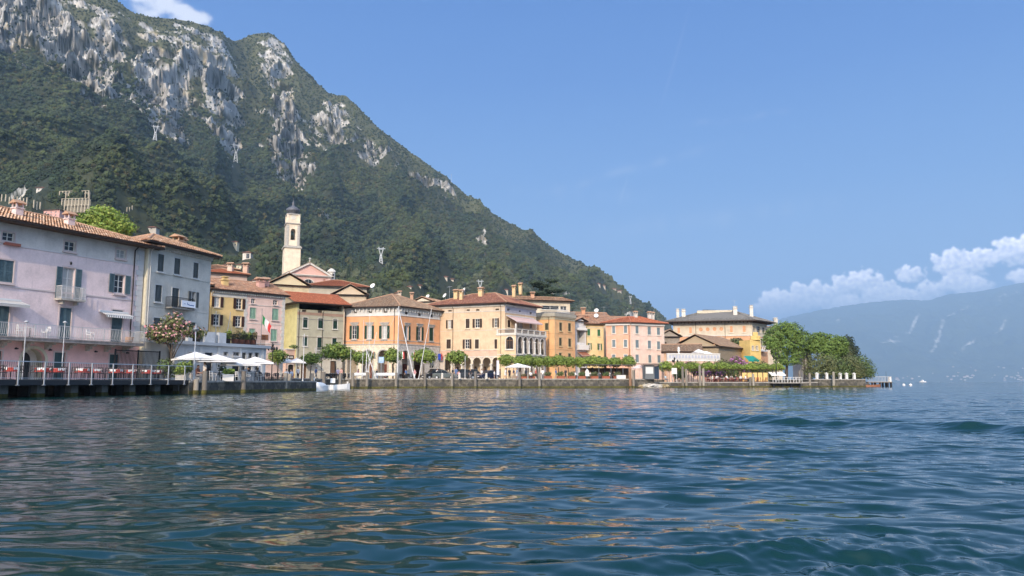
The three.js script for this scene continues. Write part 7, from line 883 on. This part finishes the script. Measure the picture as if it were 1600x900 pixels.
function person(label, b, D, y, pose, turn, c, s = 1) {
  const P = BODY[pose], p = spot(b, D), g = P.g.clone(), n = P.parts.length, col = new Float32Array(n * 3), skin = [.45, .27, .19]; for (let i = 0; i < n; i++) { const w = P.parts[i], k = w === 's' ? c.shirt : w === 't' ? (c.dress && g.attributes.position.getY(i) > .62 ? c.shirt : c.bare && g.attributes.position.getY(i) < (pose === 'sit' ? .45 : .55) ? skin : c.legs) : w === 'f' ? [.05, .045, .04] : skin; col.set(k, i * 3); } g.setAttribute('color', new THREE.BufferAttribute(col, 3));
  const t = thing('person', label, 'person', [p[0], y, p[1]], turn, 'people on the waterfront'); t.scale.setScalar(s); part(t, 'body', g, M.person); const h = P.head, hr = part(t, 'hair', keep('hair', () => { const q = new THREE.SphereGeometry(.112, 14, 10, 0, 6.3, 0, 1.75); return q; }), c.hair || M.dark); hr.position.set(h[0], h[1] + .05, h[2] - .015); hr.rotation.x = -.35;
}
(function () {
  const W = [.72, .70, .68], K = [.025, .025, .03], Bl = [.08, .14, .30], Pk = [.55, .28, .30], Gy = [.18, .18, .19], Be = [.45, .38, .28], y = 1.5, fair = std([.30, .2, .09], .8), brown = std([.06, .035, .02], .8);
  person('waiter in white shirt and black trousers at the pavilion door', 319, 70.2, 1.1, 'stand', -.8, { shirt: W, legs: K });
  person('seated guest in dark top near the end of the pier', 308, 66.0, 1.1, 'sit', 1.5, { shirt: [.12, .05, .04], legs: Gy, hair: brown }); person('seated guest in dark clothes under the third parasol', 388, 75.4, 1.1, 'sit', -1, { shirt: K, legs: K }); person('guest in grey shirt seated by the pavilion glass front', 402, 77.8, 1.1, 'sit', .6, { shirt: [.35, .36, .38], legs: Gy, hair: fair });
  person('person in a white top seated left of the white quay pole', 447, 86.6, 1.1, 'sit', .4, { shirt: W, legs: Bl }); person('person in pale blue seated at the dark quay corner', 455, 87.2, 1.1, 'sit', -.7, { shirt: [.35, .42, .55], legs: K });
  person('person in a lilac shirt under the widest trimmed tree', 527.5, 125.4, y, 'stand', .4, { shirt: [.55, .46, .58], legs: K }); person('person in a salmon shirt under the widest trimmed tree', 533, 125.6, y, 'stand', -.6, { shirt: [.62, .36, .32], legs: Gy, hair: brown });
  person('person in a pink shirt before the town hall arches', 559, 133.2, y, 'walk', 1.4, { shirt: Pk, legs: W, hair: fair });
  person('man in a blue shirt before the dark car', 712.5, 126.6, y, 'stand', 2.6, { shirt: Bl, legs: Gy, hair: brown }, 1.06); person('person in dark clothes beside the man in blue', 707.5, 127.0, y, 'stand', 2.2, { shirt: K, legs: K }, 1.05); person('child in a pink top beside the man in blue', 717, 126.4, y, 'stand', 2.9, { shirt: Pk, legs: W, bare: 1, hair: fair }, .74);
  person('child in white beside the dark blue car', 772.5, 127.8, y, 'stand', 1.2, { shirt: W, legs: Gy, bare: 1, hair: brown }, .8); person('woman in beige shorts right of the thin banner', 780.5, 128.2, y, 'walk', 1.5, { shirt: Be, legs: Be, bare: 1, hair: brown }, .92); person('person in a long white shirt walking before the arcade', 789.5, 127.6, y, 'walk', 1.3, { shirt: W, legs: Be, dress: 1, bare: 1, hair: brown }); person('person in black left of the white parasol pole', 796, 129.4, y, 'stand', .5, { shirt: K, legs: K }); person('person in a navy top under the white parasol', 803, 128.6, y, 'walk', -1.4, { shirt: [.03, .04, .09], legs: Be, bare: 1 }); person('person in a blue checked top right of the white parasol pole', 808, 128.2, y, 'walk', -1.2, { shirt: [.22, .27, .36], legs: W, bare: 1, hair: fair }); person('person in white sitting right of the parasol', 829, 128.2, y, 'sit', .3, { shirt: W, legs: K });
  [[898, 'white'], [914, 'dark'], [922, 'white'], [937, 'grey'], [953, 'white'], [960, 'dark']].forEach(([b, c], i) => person('diner in a ' + c + ' shirt under the row of trees, ' + ORD[i] + ' from the left', b, 133.0 + i * .6, y, 'sit', i * 1.1, { shirt: c === 'white' ? W : c === 'dark' ? K : [.3, .3, .32], legs: K, hair: i % 2 ? brown : M.dark }));
  [[574, 'stand', W, Gy, 'person in a white shirt before the sunny arcade'], [588, 'walk', K, Bl, 'person in a black top beside the blue notice board'], [603, 'sit', Gy, K, 'person in grey sitting on the mole behind the sailing boat'], [634, 'stand', Bl, K, 'person in blue at the corner scooters of the town hall'], [648, 'walk', Pk, W, 'person in pink walking past the shaded arches'], [683, 'stand', W, K, 'person in white between the black and grey green cars'], [700, 'walk', Be, Gy, 'person in beige left of the man in blue'], [735, 'stand', K, Gy, 'person in black between the parked dark cars'], [753, 'walk', W, Bl, 'person in white behind the dark blue car'], [822, 'stand', Gy, K, 'person in grey before the loggia columns'], [837, 'walk', [.5, .1, .08], K, 'person in a red top before the loggia columns'], [848, 'stand', W, Gy, 'person in white at the end of the loggia'], [869, 'walk', Bl, Be, 'person in blue before the orange house'], [884, 'stand', K, K, 'person in black before the orange house'], [465, 'stand', W, K, 'person in white by the shop beside the pale pink house'], [493, 'walk', Bl, Gy, 'person in blue before the olive house door']].forEach(([b, pose, sh, lg, l], i) => person(l, b, b < 500 ? 119 : b < 700 ? 134 : b < 760 ? 133.6 : 132.2, y, pose, i * 1.4, { shirt: sh, legs: lg, hair: [brown, fair, M.dark][i % 3] }));
  person('child in a peach shirt before the restaurant right of the kiosk', 1051, 137.4, .95, 'stand', .2, { shirt: [.65, .34, .24], legs: Be, bare: 1, hair: fair }, .82); person('diner in pale blue right of the kiosk', 1040, 137.8, .95, 'sit', .6, { shirt: [.45, .58, .66], legs: Gy });
  for (let i = 0; i < 9; i++) person(ORD[i] + ' diner from the left at the tables under the long pergola', 1106 + i * 7.4, 139.4 + (i % 2) * .9, .95, 'sit', i * 1.7, { shirt: i % 3 ? W : K, legs: K, hair: i % 2 ? brown : fair });
})();
// ---------------------------------------------------------------- restaurants towards the point
(function () {
  const put = (name, label, cat, b, D, y, turn = 0, group) => { const p = spot(b, D); return thing(name, label, cat, [p[0], y, p[1]], turn, group); };
  let t = put('kiosk', 'dark grey ticket kiosk with a white blind and flat roof', 'kiosk', 1015, 132.2, 1.5, .1); part(t, 'wall', [box(1.6, 2.3, 1.8, -.2, 1.15, 0)], std([.14, .15, .155], .6)); part(t, 'blind', [box(1.3, 1.15, .05, -.25, 1.5, .93)], std([.62, .62, .6], .8)); part(t, 'glazed_side', [box(.9, 2.2, 1.5, 1.05, 1.1, -.1)], std([.03, .045, .07], .1)); part(t, 'door_frame', [box(.06, 2.3, .06, .65, 1.15, .68), box(.06, 2.3, .06, 1.5, 1.15, .68), box(.9, .06, .06, 1.08, 2.2, .68)], M.zinc); part(t, 'roof', [box(3.0, .14, 2.4, .4, 2.42, 0), box(3.4, .05, 2.8, .3, 2.62, 0)], std([.09, .095, .10], .5)); part(t, 'roof_post', [[-1.3, 1.1], [1.9, 1.1]].map(([x, z]) => cyl(.03, .03, 2.6, x, 0, z, 6)), M.zinc);
  t = put('awning_frame', 'long dark flat canopy over the tables under the row of trees', 'canopy', 950, 135.6, 1.5, .24); part(t, 'canopy_roof', box(9.4, .12, 3.4, 0, 2.5, 0), std([.08, .075, .07], .8)); for (let k = 0; k < 5; k++) part(t, 'post', keep('canpost', () => merge([cyl(.05, .05, 2.45, 0, 0, 1.55, 6), cyl(.05, .05, 2.45, 0, 0, -1.55, 6)])), M.zinc).position.x = -4.5 + k * 2.25; part(t, 'shade_backing', [box(9.2, 2.0, .08, 0, 1.0, -1.6)], wood([.16, .10, .06], .9));  // sheet behind the tables is dark to stand in for the shaded restaurant interior
  const tb = tableModel('dining_table', M.whiteCloth), bs = [[901, 133.6], [917, 134.2], [933, 134.6], [949, 135], [965, 135.4]]; bs.forEach(([b, D], i) => { const p = spot(b, D - .6), l = ORD[i] + ' white topped dining table under the row of trees'; if (!i) { tb.position.set(p[0], 1.5, p[1]); tag(tb, l, 'table', 'dining tables under the trees'); } else dup(tb, [p[0], 1.5, p[1]], 0, l, 'dining tables under the trees'); });
  const sc2 = chairModel('bistro_chair', std([.05, .035, .03], .7)); for (let i = 0; i < 14; i++) { const p = spot(896 + i * 5.6, 132.0 + i * .2 + (i % 2) * 1.0), l = ORD[i] + ' dark bistro chair from the left under the row of trees'; if (!i) { sc2.position.set(p[0], 1.5, p[1]); tag(sc2, l, 'chair', 'bistro chairs under the trees'); } else dup(sc2, [p[0], 1.5, p[1]], i * 1.7, l, 'bistro chairs under the trees'); }
  t = put('menu_board', 'white house shaped menu board among the terracotta boxes', 'sign', 917.5, 130.2, 1.5, .2); part(t, 'board', new THREE.ExtrudeGeometry((() => { const s = new THREE.Shape(); s.moveTo(-.32, .5); s.lineTo(.32, .5); s.lineTo(.32, 1.35); s.lineTo(0, 1.75); s.lineTo(-.32, 1.35); s.closePath(); return s; })(), { depth: .05, bevelEnabled: false }), M.white); part(t, 'post', box(.08, .5, .08, 0, .25), M.zinc); part(t, 'print', [box(.4, .05, .01, 0, 1.25, .057), box(.4, .05, .01, 0, 1.05, .057), box(.4, .05, .01, 0, .85, .057)], std([.3, .3, .3], .9));
  t = put('white_bench', 'white low bench box at the end of the row of trees', 'bench', 970.5, 130.8, 1.5, .2); part(t, 'bench_box', box(1.5, .62, .6, 0, .31), M.white); part(t, 'bench_top', box(1.56, .06, .66, 0, .65), M.white);
  t = put('banner', 'thin lilac banner flag beside the dark blue car', 'banner', 776, 126.8, 1.5); part(t, 'pole', cyl(.025, .02, 3.1, 0, 0, 0, 6), M.steel); part(t, 'banner_cloth', box(.38, 2.4, .02, .2, 1.85, 0), std([.62, .58, .68], .9));
  for (const [b, D, l] of [[718, 121.9, 'pale stone bollard left of the grey green car'], [691, 121.4, 'pale stone bollard behind the mole pile'], [760, 122.9, 'pale stone bollard before the dark blue car']]) { t = put('bollard', l, 'bollard', b, D, 1.5, 0, 'stone bollards'); part(t, 'shaft', cyl(.2, .16, .75, 0, 0, 0, 12), M.offwhite); part(t, 'cap', new THREE.SphereGeometry(.18, 12, 8).translate(0, .76, 0), M.offwhite); }
  // yellow screens, red chairs, railings
  for (let k = 0; k < 5; k++) { t = put('wind_screen', ORD[k] + ' yellow canvas screen from the left beside the red chairs', 'screen', 1163.5 + k * 8.2, 139.8 + k * .25, .95, .24, 'yellow canvas screens'); part(t, 'canvas', box(.92, 1.6, .04, 0, .95), std([.72, .50, .19], .9)); part(t, 'frame', [box(.05, 1.8, .05, -.48, .9), box(.05, 1.8, .05, .48, .9)], M.brownWood); }
  const rc = chairModel('red_chair', std([.26, .05, .035], .8)); for (let i = 0; i < 16; i++) { const p = spot(1102 + i * 6.3, 138.0 + i * .12 + (i % 2) * .5), l = ORD[i] + ' red chair from the left along the edge of the low promenade'; if (!i) { rc.position.set(p[0], .95, p[1]); tag(rc, l, 'chair', 'red promenade chairs'); } else dup(rc, [p[0], .95, p[1]], i * 1.9, l, 'red promenade chairs'); }
  const wt = tableModel('promenade_table', M.whiteCloth); for (let i = 0; i < 7; i++) { const p = spot(1109 + i * 10.2, 138.7 + i * .2), l = ORD[i] + ' white topped table from the left under the long pergola'; if (!i) { wt.position.set(p[0], .95, p[1]); tag(wt, l, 'table', 'pergola tables'); } else dup(wt, [p[0], .95, p[1]], i, l, 'pergola tables'); }
  t = put('white_board', 'blank white menu stand left of the pair of tall piles', 'sign', 1054, 136.2, .95, .1); part(t, 'board', box(.95, 1.05, .05, 0, 2.0), M.white); part(t, 'legs', [box(.05, 1.6, .05, -.4, .8), box(.05, 1.6, .05, .4, .8)], M.whiteMetal);
  for (const [b, l] of [[1208.5, 'left white sunshade on the landing stage'], [1220, 'right white sunshade on the landing stage']]) { t = put('sunshade', l, 'sunshade', b, 141.4, .95, .2, 'small sunshades'); part(t, 'canvas', polyGeo([[[-.75, 1.9, -.5], [.75, 1.9, -.5], [.75, 1.35, .6], [-.75, 1.35, .6]], [[-.75, 1.35, .6], [.75, 1.35, .6], [.75, 1.2, .6], [-.75, 1.2, .6]]]), M.cloth); part(t, 'frame', [cyl(.025, .025, 1.85, -.7, 0, -.45, 6), cyl(.025, .025, 1.85, .7, 0, -.45, 6), bar([-.7, 1.85, -.45], [-.7, 1.35, .55], .02), bar([.7, 1.85, -.45], [.7, 1.35, .55], .02)], M.steel); }
  t = put('landing_stage', 'white railed landing stage below the pine', 'jetty', 1226, 140.6, 0, .24); part(t, 'deck', box(6.4, .16, 2.0, 0, .82, 0), wood([.34, .31, .27], .9)); for (const x of [-2.6, -.8, 1.0, 2.8]) part(t, 'leg', keep('stageleg', () => box(.25, 2.0, .25, 0, -.2, .5)), M.blackMetal).position.x = x; part(t, 'railing', [box(6.2, .06, .05, 0, 1.85, .95), box(6.2, .05, .04, 0, 1.4, .95), ...[-3, -2.4, -1.8, -1.2, -.6, 0, .6, 1.2, 1.8, 2.4, 3].map((x) => box(.06, 1.0, .06, x, 1.38, .95)), ...[-2.4, -1.2, 0, 1.2].map((x) => bar([x, 1.0, .95], [x + .6, 1.8, .95], .025, 4))], M.white);
  t = put('teal_awning', 'teal green awning beside the tall bougainvillea', 'awning', 1174.5, 149.6, 1.5, .3); part(t, 'canvas', polyGeo([[[-1.2, 4.6, -.6], [1.0, 4.6, -.6], [1.25, 3.7, 1.0], [-1.25, 3.7, 1.0]], [[-1.25, 3.7, 1.0], [1.25, 3.7, 1.0], [1.25, 3.45, 1.0], [-1.25, 3.45, 1.0]]]), std([.005, .22, .17], .85)); part(t, 'post', [cyl(.04, .04, 3.7, -1.2, 0, .95, 6), cyl(.04, .04, 3.7, 1.2, 0, .95, 6), cyl(.04, .04, 4.6, -1.1, 0, -.6, 6), cyl(.04, .04, 4.6, 1.0, 0, -.6, 6)], M.steel);
  // boulders at the foot of the quay
  const rk = [0, 1, 2].map((v) => { const g = new THREE.IcosahedronGeometry(1, 2), q = g.attributes.position; for (let i = 0; i < q.count; i++) { const x = q.getX(i), y = q.getY(i), z = q.getZ(i), k = 1 + .28 * n3(x * 1.3 + v * 5, y * 1.3, z * 1.3) + .1 * n3(x * 4, y * 4 + v, z * 4); q.setXYZ(i, x * k, y * k * .62, z * k); } g.computeVertexNormals(); return g; }), rm = [stone([.58, .53, .44]), stone([.42, .33, .18]), stone([.66, .62, .55])];
  [[1001, 131.2, .5, 1, 'brown boulder right of the pair of piles before the kiosk'], [1007, 131.6, .75, 0, 'grey boulder under the left edge of the kiosk'], [1014, 131.8, .85, 2, 'large pale boulder under the kiosk'], [1021, 132.2, .8, 2, 'flat pale boulder under the right edge of the kiosk'], [1028, 133, .7, 0, 'grey boulder right of the kiosk'], [1034, 133.4, .6, 1, 'ochre boulder at the start of the low promenade'], [1041, 133.9, .55, 1, 'last ochre boulder before the tall piles']].forEach(([b, D, s, m, l], i) => { const p = spot(b, D), o = solo('boulder', rk[i % 3], rm[m], l, 'boulder', [p[0], .25, p[1]], i * 1.3, 'boulders by the kiosk'); o.scale.set(s * 1.35, s, s); });
  // sea wall pillars and the jetty off the point
  [[1277, 145.6], [1292, 146], [1313, 146.6], [1323, 146.9], [1335, 147.2]].forEach(([b, D], i) => { t = put('wall_pillar', ORD[i] + ' white pillar from the left on the sea wall of the garden', 'pillar', b, D - .6, 1.5, .25, 'sea wall pillars'); part(t, 'shaft', box(.42, 1.05, .42, 0, .52), M.white); part(t, 'cap', [box(.54, .1, .54, 0, 1.1), lathe([[.3, 1.15], [.01, 1.32]], 4)], M.white); });
  t = put('garden_fence', 'dark iron fence between the white sea wall pillars', 'fence', 1306, 145.8, 1.5, .26); part(t, 'railing', [railGeo(7.6, .8, .16).clone()], M.iron);
  t = put('jetty', 'small jetty with white rails off the point', 'jetty', 1371, 150, 0, .12); part(t, 'deck', box(5.0, .16, 2.0, 0, .95, 0), wood([.22, .19, .16], .9)); for (const x of [-1.6, 0, 1.6, 2.3]) part(t, 'leg', keep('jleg', () => merge([box(.28, 2.2, .28, 0, -.1, .8), box(.28, 2.2, .28, 0, -.1, -.8)])), M.blackMetal).position.x = x; part(t, 'railing', [railGeo(4.9, 1.0, .3).clone().translate(0, 1.03, .95), railGeo(4.9, 1.0, .3).clone().translate(0, 1.03, -.95)], M.white); part(t, 'cabinet', box(.4, .95, .5, 2.2, 1.5, .6), M.white); part(t, 'mast', cyl(.03, .02, 2.0, 1.9, 1.03, 0, 6), M.iron); const rb = put('rowing_boat', 'brown rowing boat under the jetty off the point', 'boat', 1363, 148.2, -.05, .2); part(rb, 'hull', hullGeo(3.6, 1.3, .6), wood([.34, .15, .08])); part(rb, 'thwart', [box(.25, .05, 1.0, -.5, .42), box(.25, .05, 1.0, .6, .42)], M.oldWood);
  for (const [b, D, l] of [[1412, 235, 'white mooring buoy off the point, left one'], [1422.5, 225, 'white mooring buoy off the point, right one']]) { t = put('buoy', l, 'buoy', b, D, .05, 0, 'white buoys'); part(t, 'float', new THREE.SphereGeometry(.42, 16, 10), M.white); part(t, 'ring', new THREE.TorusGeometry(.1, .025, 6, 12).translate(0, .48, 0), M.steel); }
  t = put('motor_yacht', 'tiny white motor yacht far out on the lake', 'boat', 1442, 1500, -.2, 2.2); part(t, 'hull', hullGeo(13, 3.8, 2.4), M.gel); part(t, 'cabin', [box(5, 1.6, 2.6, .5, 2.8), box(2.6, 1.2, 2.2, 0, 4.1)], M.gel); part(t, 'window', [box(4.4, .6, 2.7, .5, 3.0)], M.glass);
})();
// ---------------------------------------------------------------- on the hillside: houses, lemon terraces, pylons; each stands where its line of sight meets the slope
(function () {
  const hill = (name, label, u, t, w, d, h, c, o = {}) => { const p = onSlope(u, t), k = p[3] / 300; const s = [p[0], p[2]], a = [s[0] - w * k / 2, s[1] - (o.skew || 0)], b = [s[0] + w * k / 2, s[1]]; return simpleHouse(name, label, quad(a, b, d * k), p[1] - 2 * k, h * k * .72 + 2 * k, c, { surround: 0, ...o, f: o.f ? { 0: o.f(w * k, k) } : {}, roof: o.roof === null ? null : { over: .4 * k, pal: 'russet', gutter: false, tw: .5, tl: .9, noCaps: 1, ...(o.roof || {}) } }); };
  hill('hill_house', 'pink house with three rows of small windows on the hillside', -.6201, .2135, 7.2, 5, 5.4, [.66, .38, .33], { skew: 2.5, roof: { rise: .8 }, f: (w, k) => [0, 1, 2].flatMap((c) => [0, 1, 2].map((r) => ({ x: w * (.14 + c * .3), y: 2 * k + (.35 + r * 1.2) * k, w: .5 * k, h: .65 * k, t: 'g' }))) });
  const win2 = (w, k) => [{ x: w * .2, y: 2.35 * k, w: .5 * k, h: .55 * k, t: 'g' }, { x: w * .62, y: 2.35 * k, w: .5 * k, h: .55 * k, t: 'g' }];
  hill('hill_house', 'cream house with a brown roof on the slope left of the bell tower', -.3835, .1484, 2.9, 3, 2.0, [.70, .66, .56], { f: win2 }); hill('hill_house', 'second cream house beside the cypress left of the bell tower', -.3639, .1484, 2.0, 2.5, 2.0, [.68, .64, .46], { f: (w, k) => [{ x: w * .3, y: 2.3 * k, w: .5 * k, h: .55 * k, t: 'g' }] }); hill('hill_house', 'tall white and dark house above a retaining wall on the slope', -.3542, .1622, 3.2, 3, 3.6, [.68, .62, .54], { f: (w, k) => [{ x: w * .45, y: 2.3 * k, w: 1.3 * k, h: 1.9 * k, t: 'g' }] }); hill('hill_house', 'small cream house with a chimney high on the slope left of the tower', -.372, .1786, 2.6, 2.5, 2.2, [.72, .62, .44], { f: win2 }); hill('hill_house', 'little white ruin among cypresses at the foot of the slope', -.3417, .1269, 2.2, 2, 2.6, [.70, .68, .60], { f: win2 }); hill('hill_house', 'white and brown house above the lemon terraces', -.6361, .2548, 3.4, 3, 1.6, [.66, .62, .56], { f: win2 }); hill('hill_house', 'low grey roofed house on the slope above the grey house', -.487, .1986, 6.0, 3, 1.4, [.50, .46, .40], { f: win2 });
  const rd = ['one of the two pale houses high on the right hand ridge, left one', 'one of the two pale houses high on the right hand ridge, right one', 'upper of two cream houses low on the ridge end', 'lower of two cream houses low on the ridge end', 'white farmhouse over the palazzo roof, left one', 'white farmhouse over the palazzo roof, right one', 'cream villa on the slope left of the cedar', 'long cream house on the slope beside the cedar', 'pale house on the slope above the town hall, right one', 'pale house on the slope above the town hall, middle one', 'pale house on the slope above the town hall, left one'];
  [[.1147, .1269], [.1215, .1243], [.1359, .1192], [.1426, .1167], [-.0893, .1346], [-.0808, .1321], [-.0085, .1192], [0, .1167], [-.1359, .1218], [-.1232, .1235], [-.1527, .1132]].forEach(([u, t], i) => hill('hill_house', rd[i], u, t, i < 4 ? 1.5 : i > 7 ? 1.3 : 1.9, 1.2, .7, [.58, .52, .43], { roof: { tw: 1, tl: 2 } }));
  M.lemonStone = stone([.56, .49, .37]);
  // lemon houses: rows of pale pillars on walled terraces
  const pil = (label, p, h, s, g) => { const o = thing('lemon_pillar', label, 'pillar', [p[0], p[1] - 1, p[2]], 0, g); part(o, 'shaft', keep('lp' + s + h, () => box(s, h + 1, s, 0, (h + 1) / 2)), M.lemonStone); part(o, 'cap', keep('lc' + s + h, () => box(s * 1.3, .2, s * 1.3, 0, h + 1.1)), M.lemonStone); };
  [-.6874, -.6821, -.6768, -.6716, -.6663, -.6619, -.6575, -.6532, -.6435, -.6391, -.6348].forEach((u, i) => pil(ORD[i] + ' pale pillar from the left in the upper lemon garden row', onSlope(u, .2481 - i * .00114 - .008), 6, .8, 'upper lemon garden pillars')); [-.5264, -.5221, -.5178, -.5143, -.5109].forEach((u, i) => pil(ORD[i] + ' pale pillar from the left in the small lemon garden by the pine', onSlope(u, .2249 - .006), 3.2, .6, 'small lemon garden pillars'));
  for (let r = 0; r < 3; r++) { const p0 = onSlope(-.6099 + r * .004, .243 - r * .009), t = thing('lemon_house', ['upper', 'middle', 'lowest'][r] + ' pillared lemon house terrace above the pink hillside house', 'lemon house', [p0[0], p0[1] - 1, p0[2]], -.1, 'lemon house terraces'), W = 27 - r * 3; part(t, 'back_wall', box(W, 5.6, .5, W / 2, 2.4, -2), stone([.46, .40, .29])); for (let k = 0; k < 10 - r; k++) part(t, 'pillar', keep('lhp', () => box(.7, 6.2, .7, 0, 2.6, 0)), M.lemonStone).position.x = k * W / (9 - r); part(t, 'beam', [box(W + 1, .35, .4, W / 2, 5.8, 0)], M.lemonStone); }
  // lattice pylons
  [[-.4856, .3234, 26, 'steel lattice pylon on the wooded slope above the grey house'], [-.3746, .2939, 42, 'steel lattice pylon at the foot of the crags left of the tower'], [-.1749, .1562, 20, 'steel pylon on the lower slope above the town hall'], [-.0424, .1132, 22, 'steel pylon above the palazzo roof'], [.1568, .1021, 24, 'steel pylon near the end of the ridge'], [-.0821, .2672, 26, 'thin mast on the crest of the ridge']].forEach(([u, t, h, label], i) => { const p = onSlope(u, t), mast = i === 5, T2 = thing(mast ? 'radio_mast' : 'pylon', label, mast ? 'mast' : 'pylon', [p[0], p[1] - 1, p[2]], .3, mast ? undefined : 'lattice pylons'), k = h / 26, a = 2.4 * k, r = .42, l = [], m = std([.55, .57, .58], .5, { metalness: .3 }); if (mast) { part(T2, 'shaft', cyl(.4, .2, h, 0, 0, 0, 6), m); part(T2, 'crossarm', box(3, .3, .3, 0, h * .9, 0), m); return; } for (const [x, z] of [[-1, -1], [1, -1], [1, 1], [-1, 1]]) { l.push(bar([x * a, 0, z * a], [x * a * .35, h * .55, z * a * .35], r, 4), bar([x * a * .35, h * .55, z * a * .35], [x * a * 1.3, h * .86, z * .4], r, 4)); } for (let s = 0; s < 4; s++) { const y0 = h * .55 * s / 4, y1 = h * .55 * (s + 1) / 4, w0 = a * (1 - .65 * s / 4), w1 = a * (1 - .65 * (s + 1) / 4); l.push(bar([-w0, y0, w0], [w1, y1, w1], r * .7, 4), bar([w0, y0, w0], [-w1, y1, w1], r * .7, 4), bar([w0, y0, -w0], [w1, y1, w1], r * .7, 4)); } part(T2, 'lattice', l, m); part(T2, 'crossarm', [bar([-a * 2.6, h * .9, 0], [a * 2.6, h * .9, 0], r, 4), bar([-a * 1.3, h * .86, 0], [a * 1.3, h * .86, 0], r, 4), bar([-a * 1.3, h * .86, 0], [-a * 1.3, h, 0], r, 4), bar([a * 1.3, h * .86, 0], [a * 1.3, h, 0], r, 4)], m); });
  // houses of the town on the far shore
  const R = rng(314), wm = [std([.62, .58, .52], .9), std([.55, .50, .44], .9), std([.66, .55, .46], .9)], rm = std([.34, .18, .12], .9);
  const fg = keep('farhouse', () => box(1, 1, 1, 0, .5)), fr = keep('farroof', () => polyGeo([[[-.55, 1, .55], [.55, 1, .55], [.55, 1.4, 0], [-.55, 1.4, 0]], [[.55, 1, -.55], [-.55, 1, -.55], [-.55, 1.4, 0], [.55, 1.4, 0]]]));
  for (let i = 0; i < 64; i++) { const b = i < 6 ? 1400 + R() * 30 : i < 22 ? 1480 + R() * 45 : i < 50 ? 1545 + Math.sqrt(R()) * 75 : 1430 + R() * 200, u = (b - 800) / 1195, kn = fField(u), r = kn[0][0] + 30 + R() * (i > 40 ? 700 : 240), h = Math.max(2, profile(kn, r)[0]), s = 14 + R() * 20, t = thing('far_house', i < 6 ? 'tiny pale house on the far shore just right of the jetty' : i < 22 ? 'tiny pale house in the middle cluster of the hazy far shore' : i < 50 ? 'tiny pale house in the dense town at the right end of the far shore' : 'tiny lone pale house scattered along the hazy far shore', 'house', [u * r, h - 3, -r], R(), 'houses of the far shore town'); const w = part(t, 'wall', fg, wm[i % 3]); w.scale.set(s * 1.5, s * .7, s); const f = part(t, 'roof', fr, rm); f.scale.set(s * 1.5, s * .7, s); }
})();
renderer.render(scene, camera);
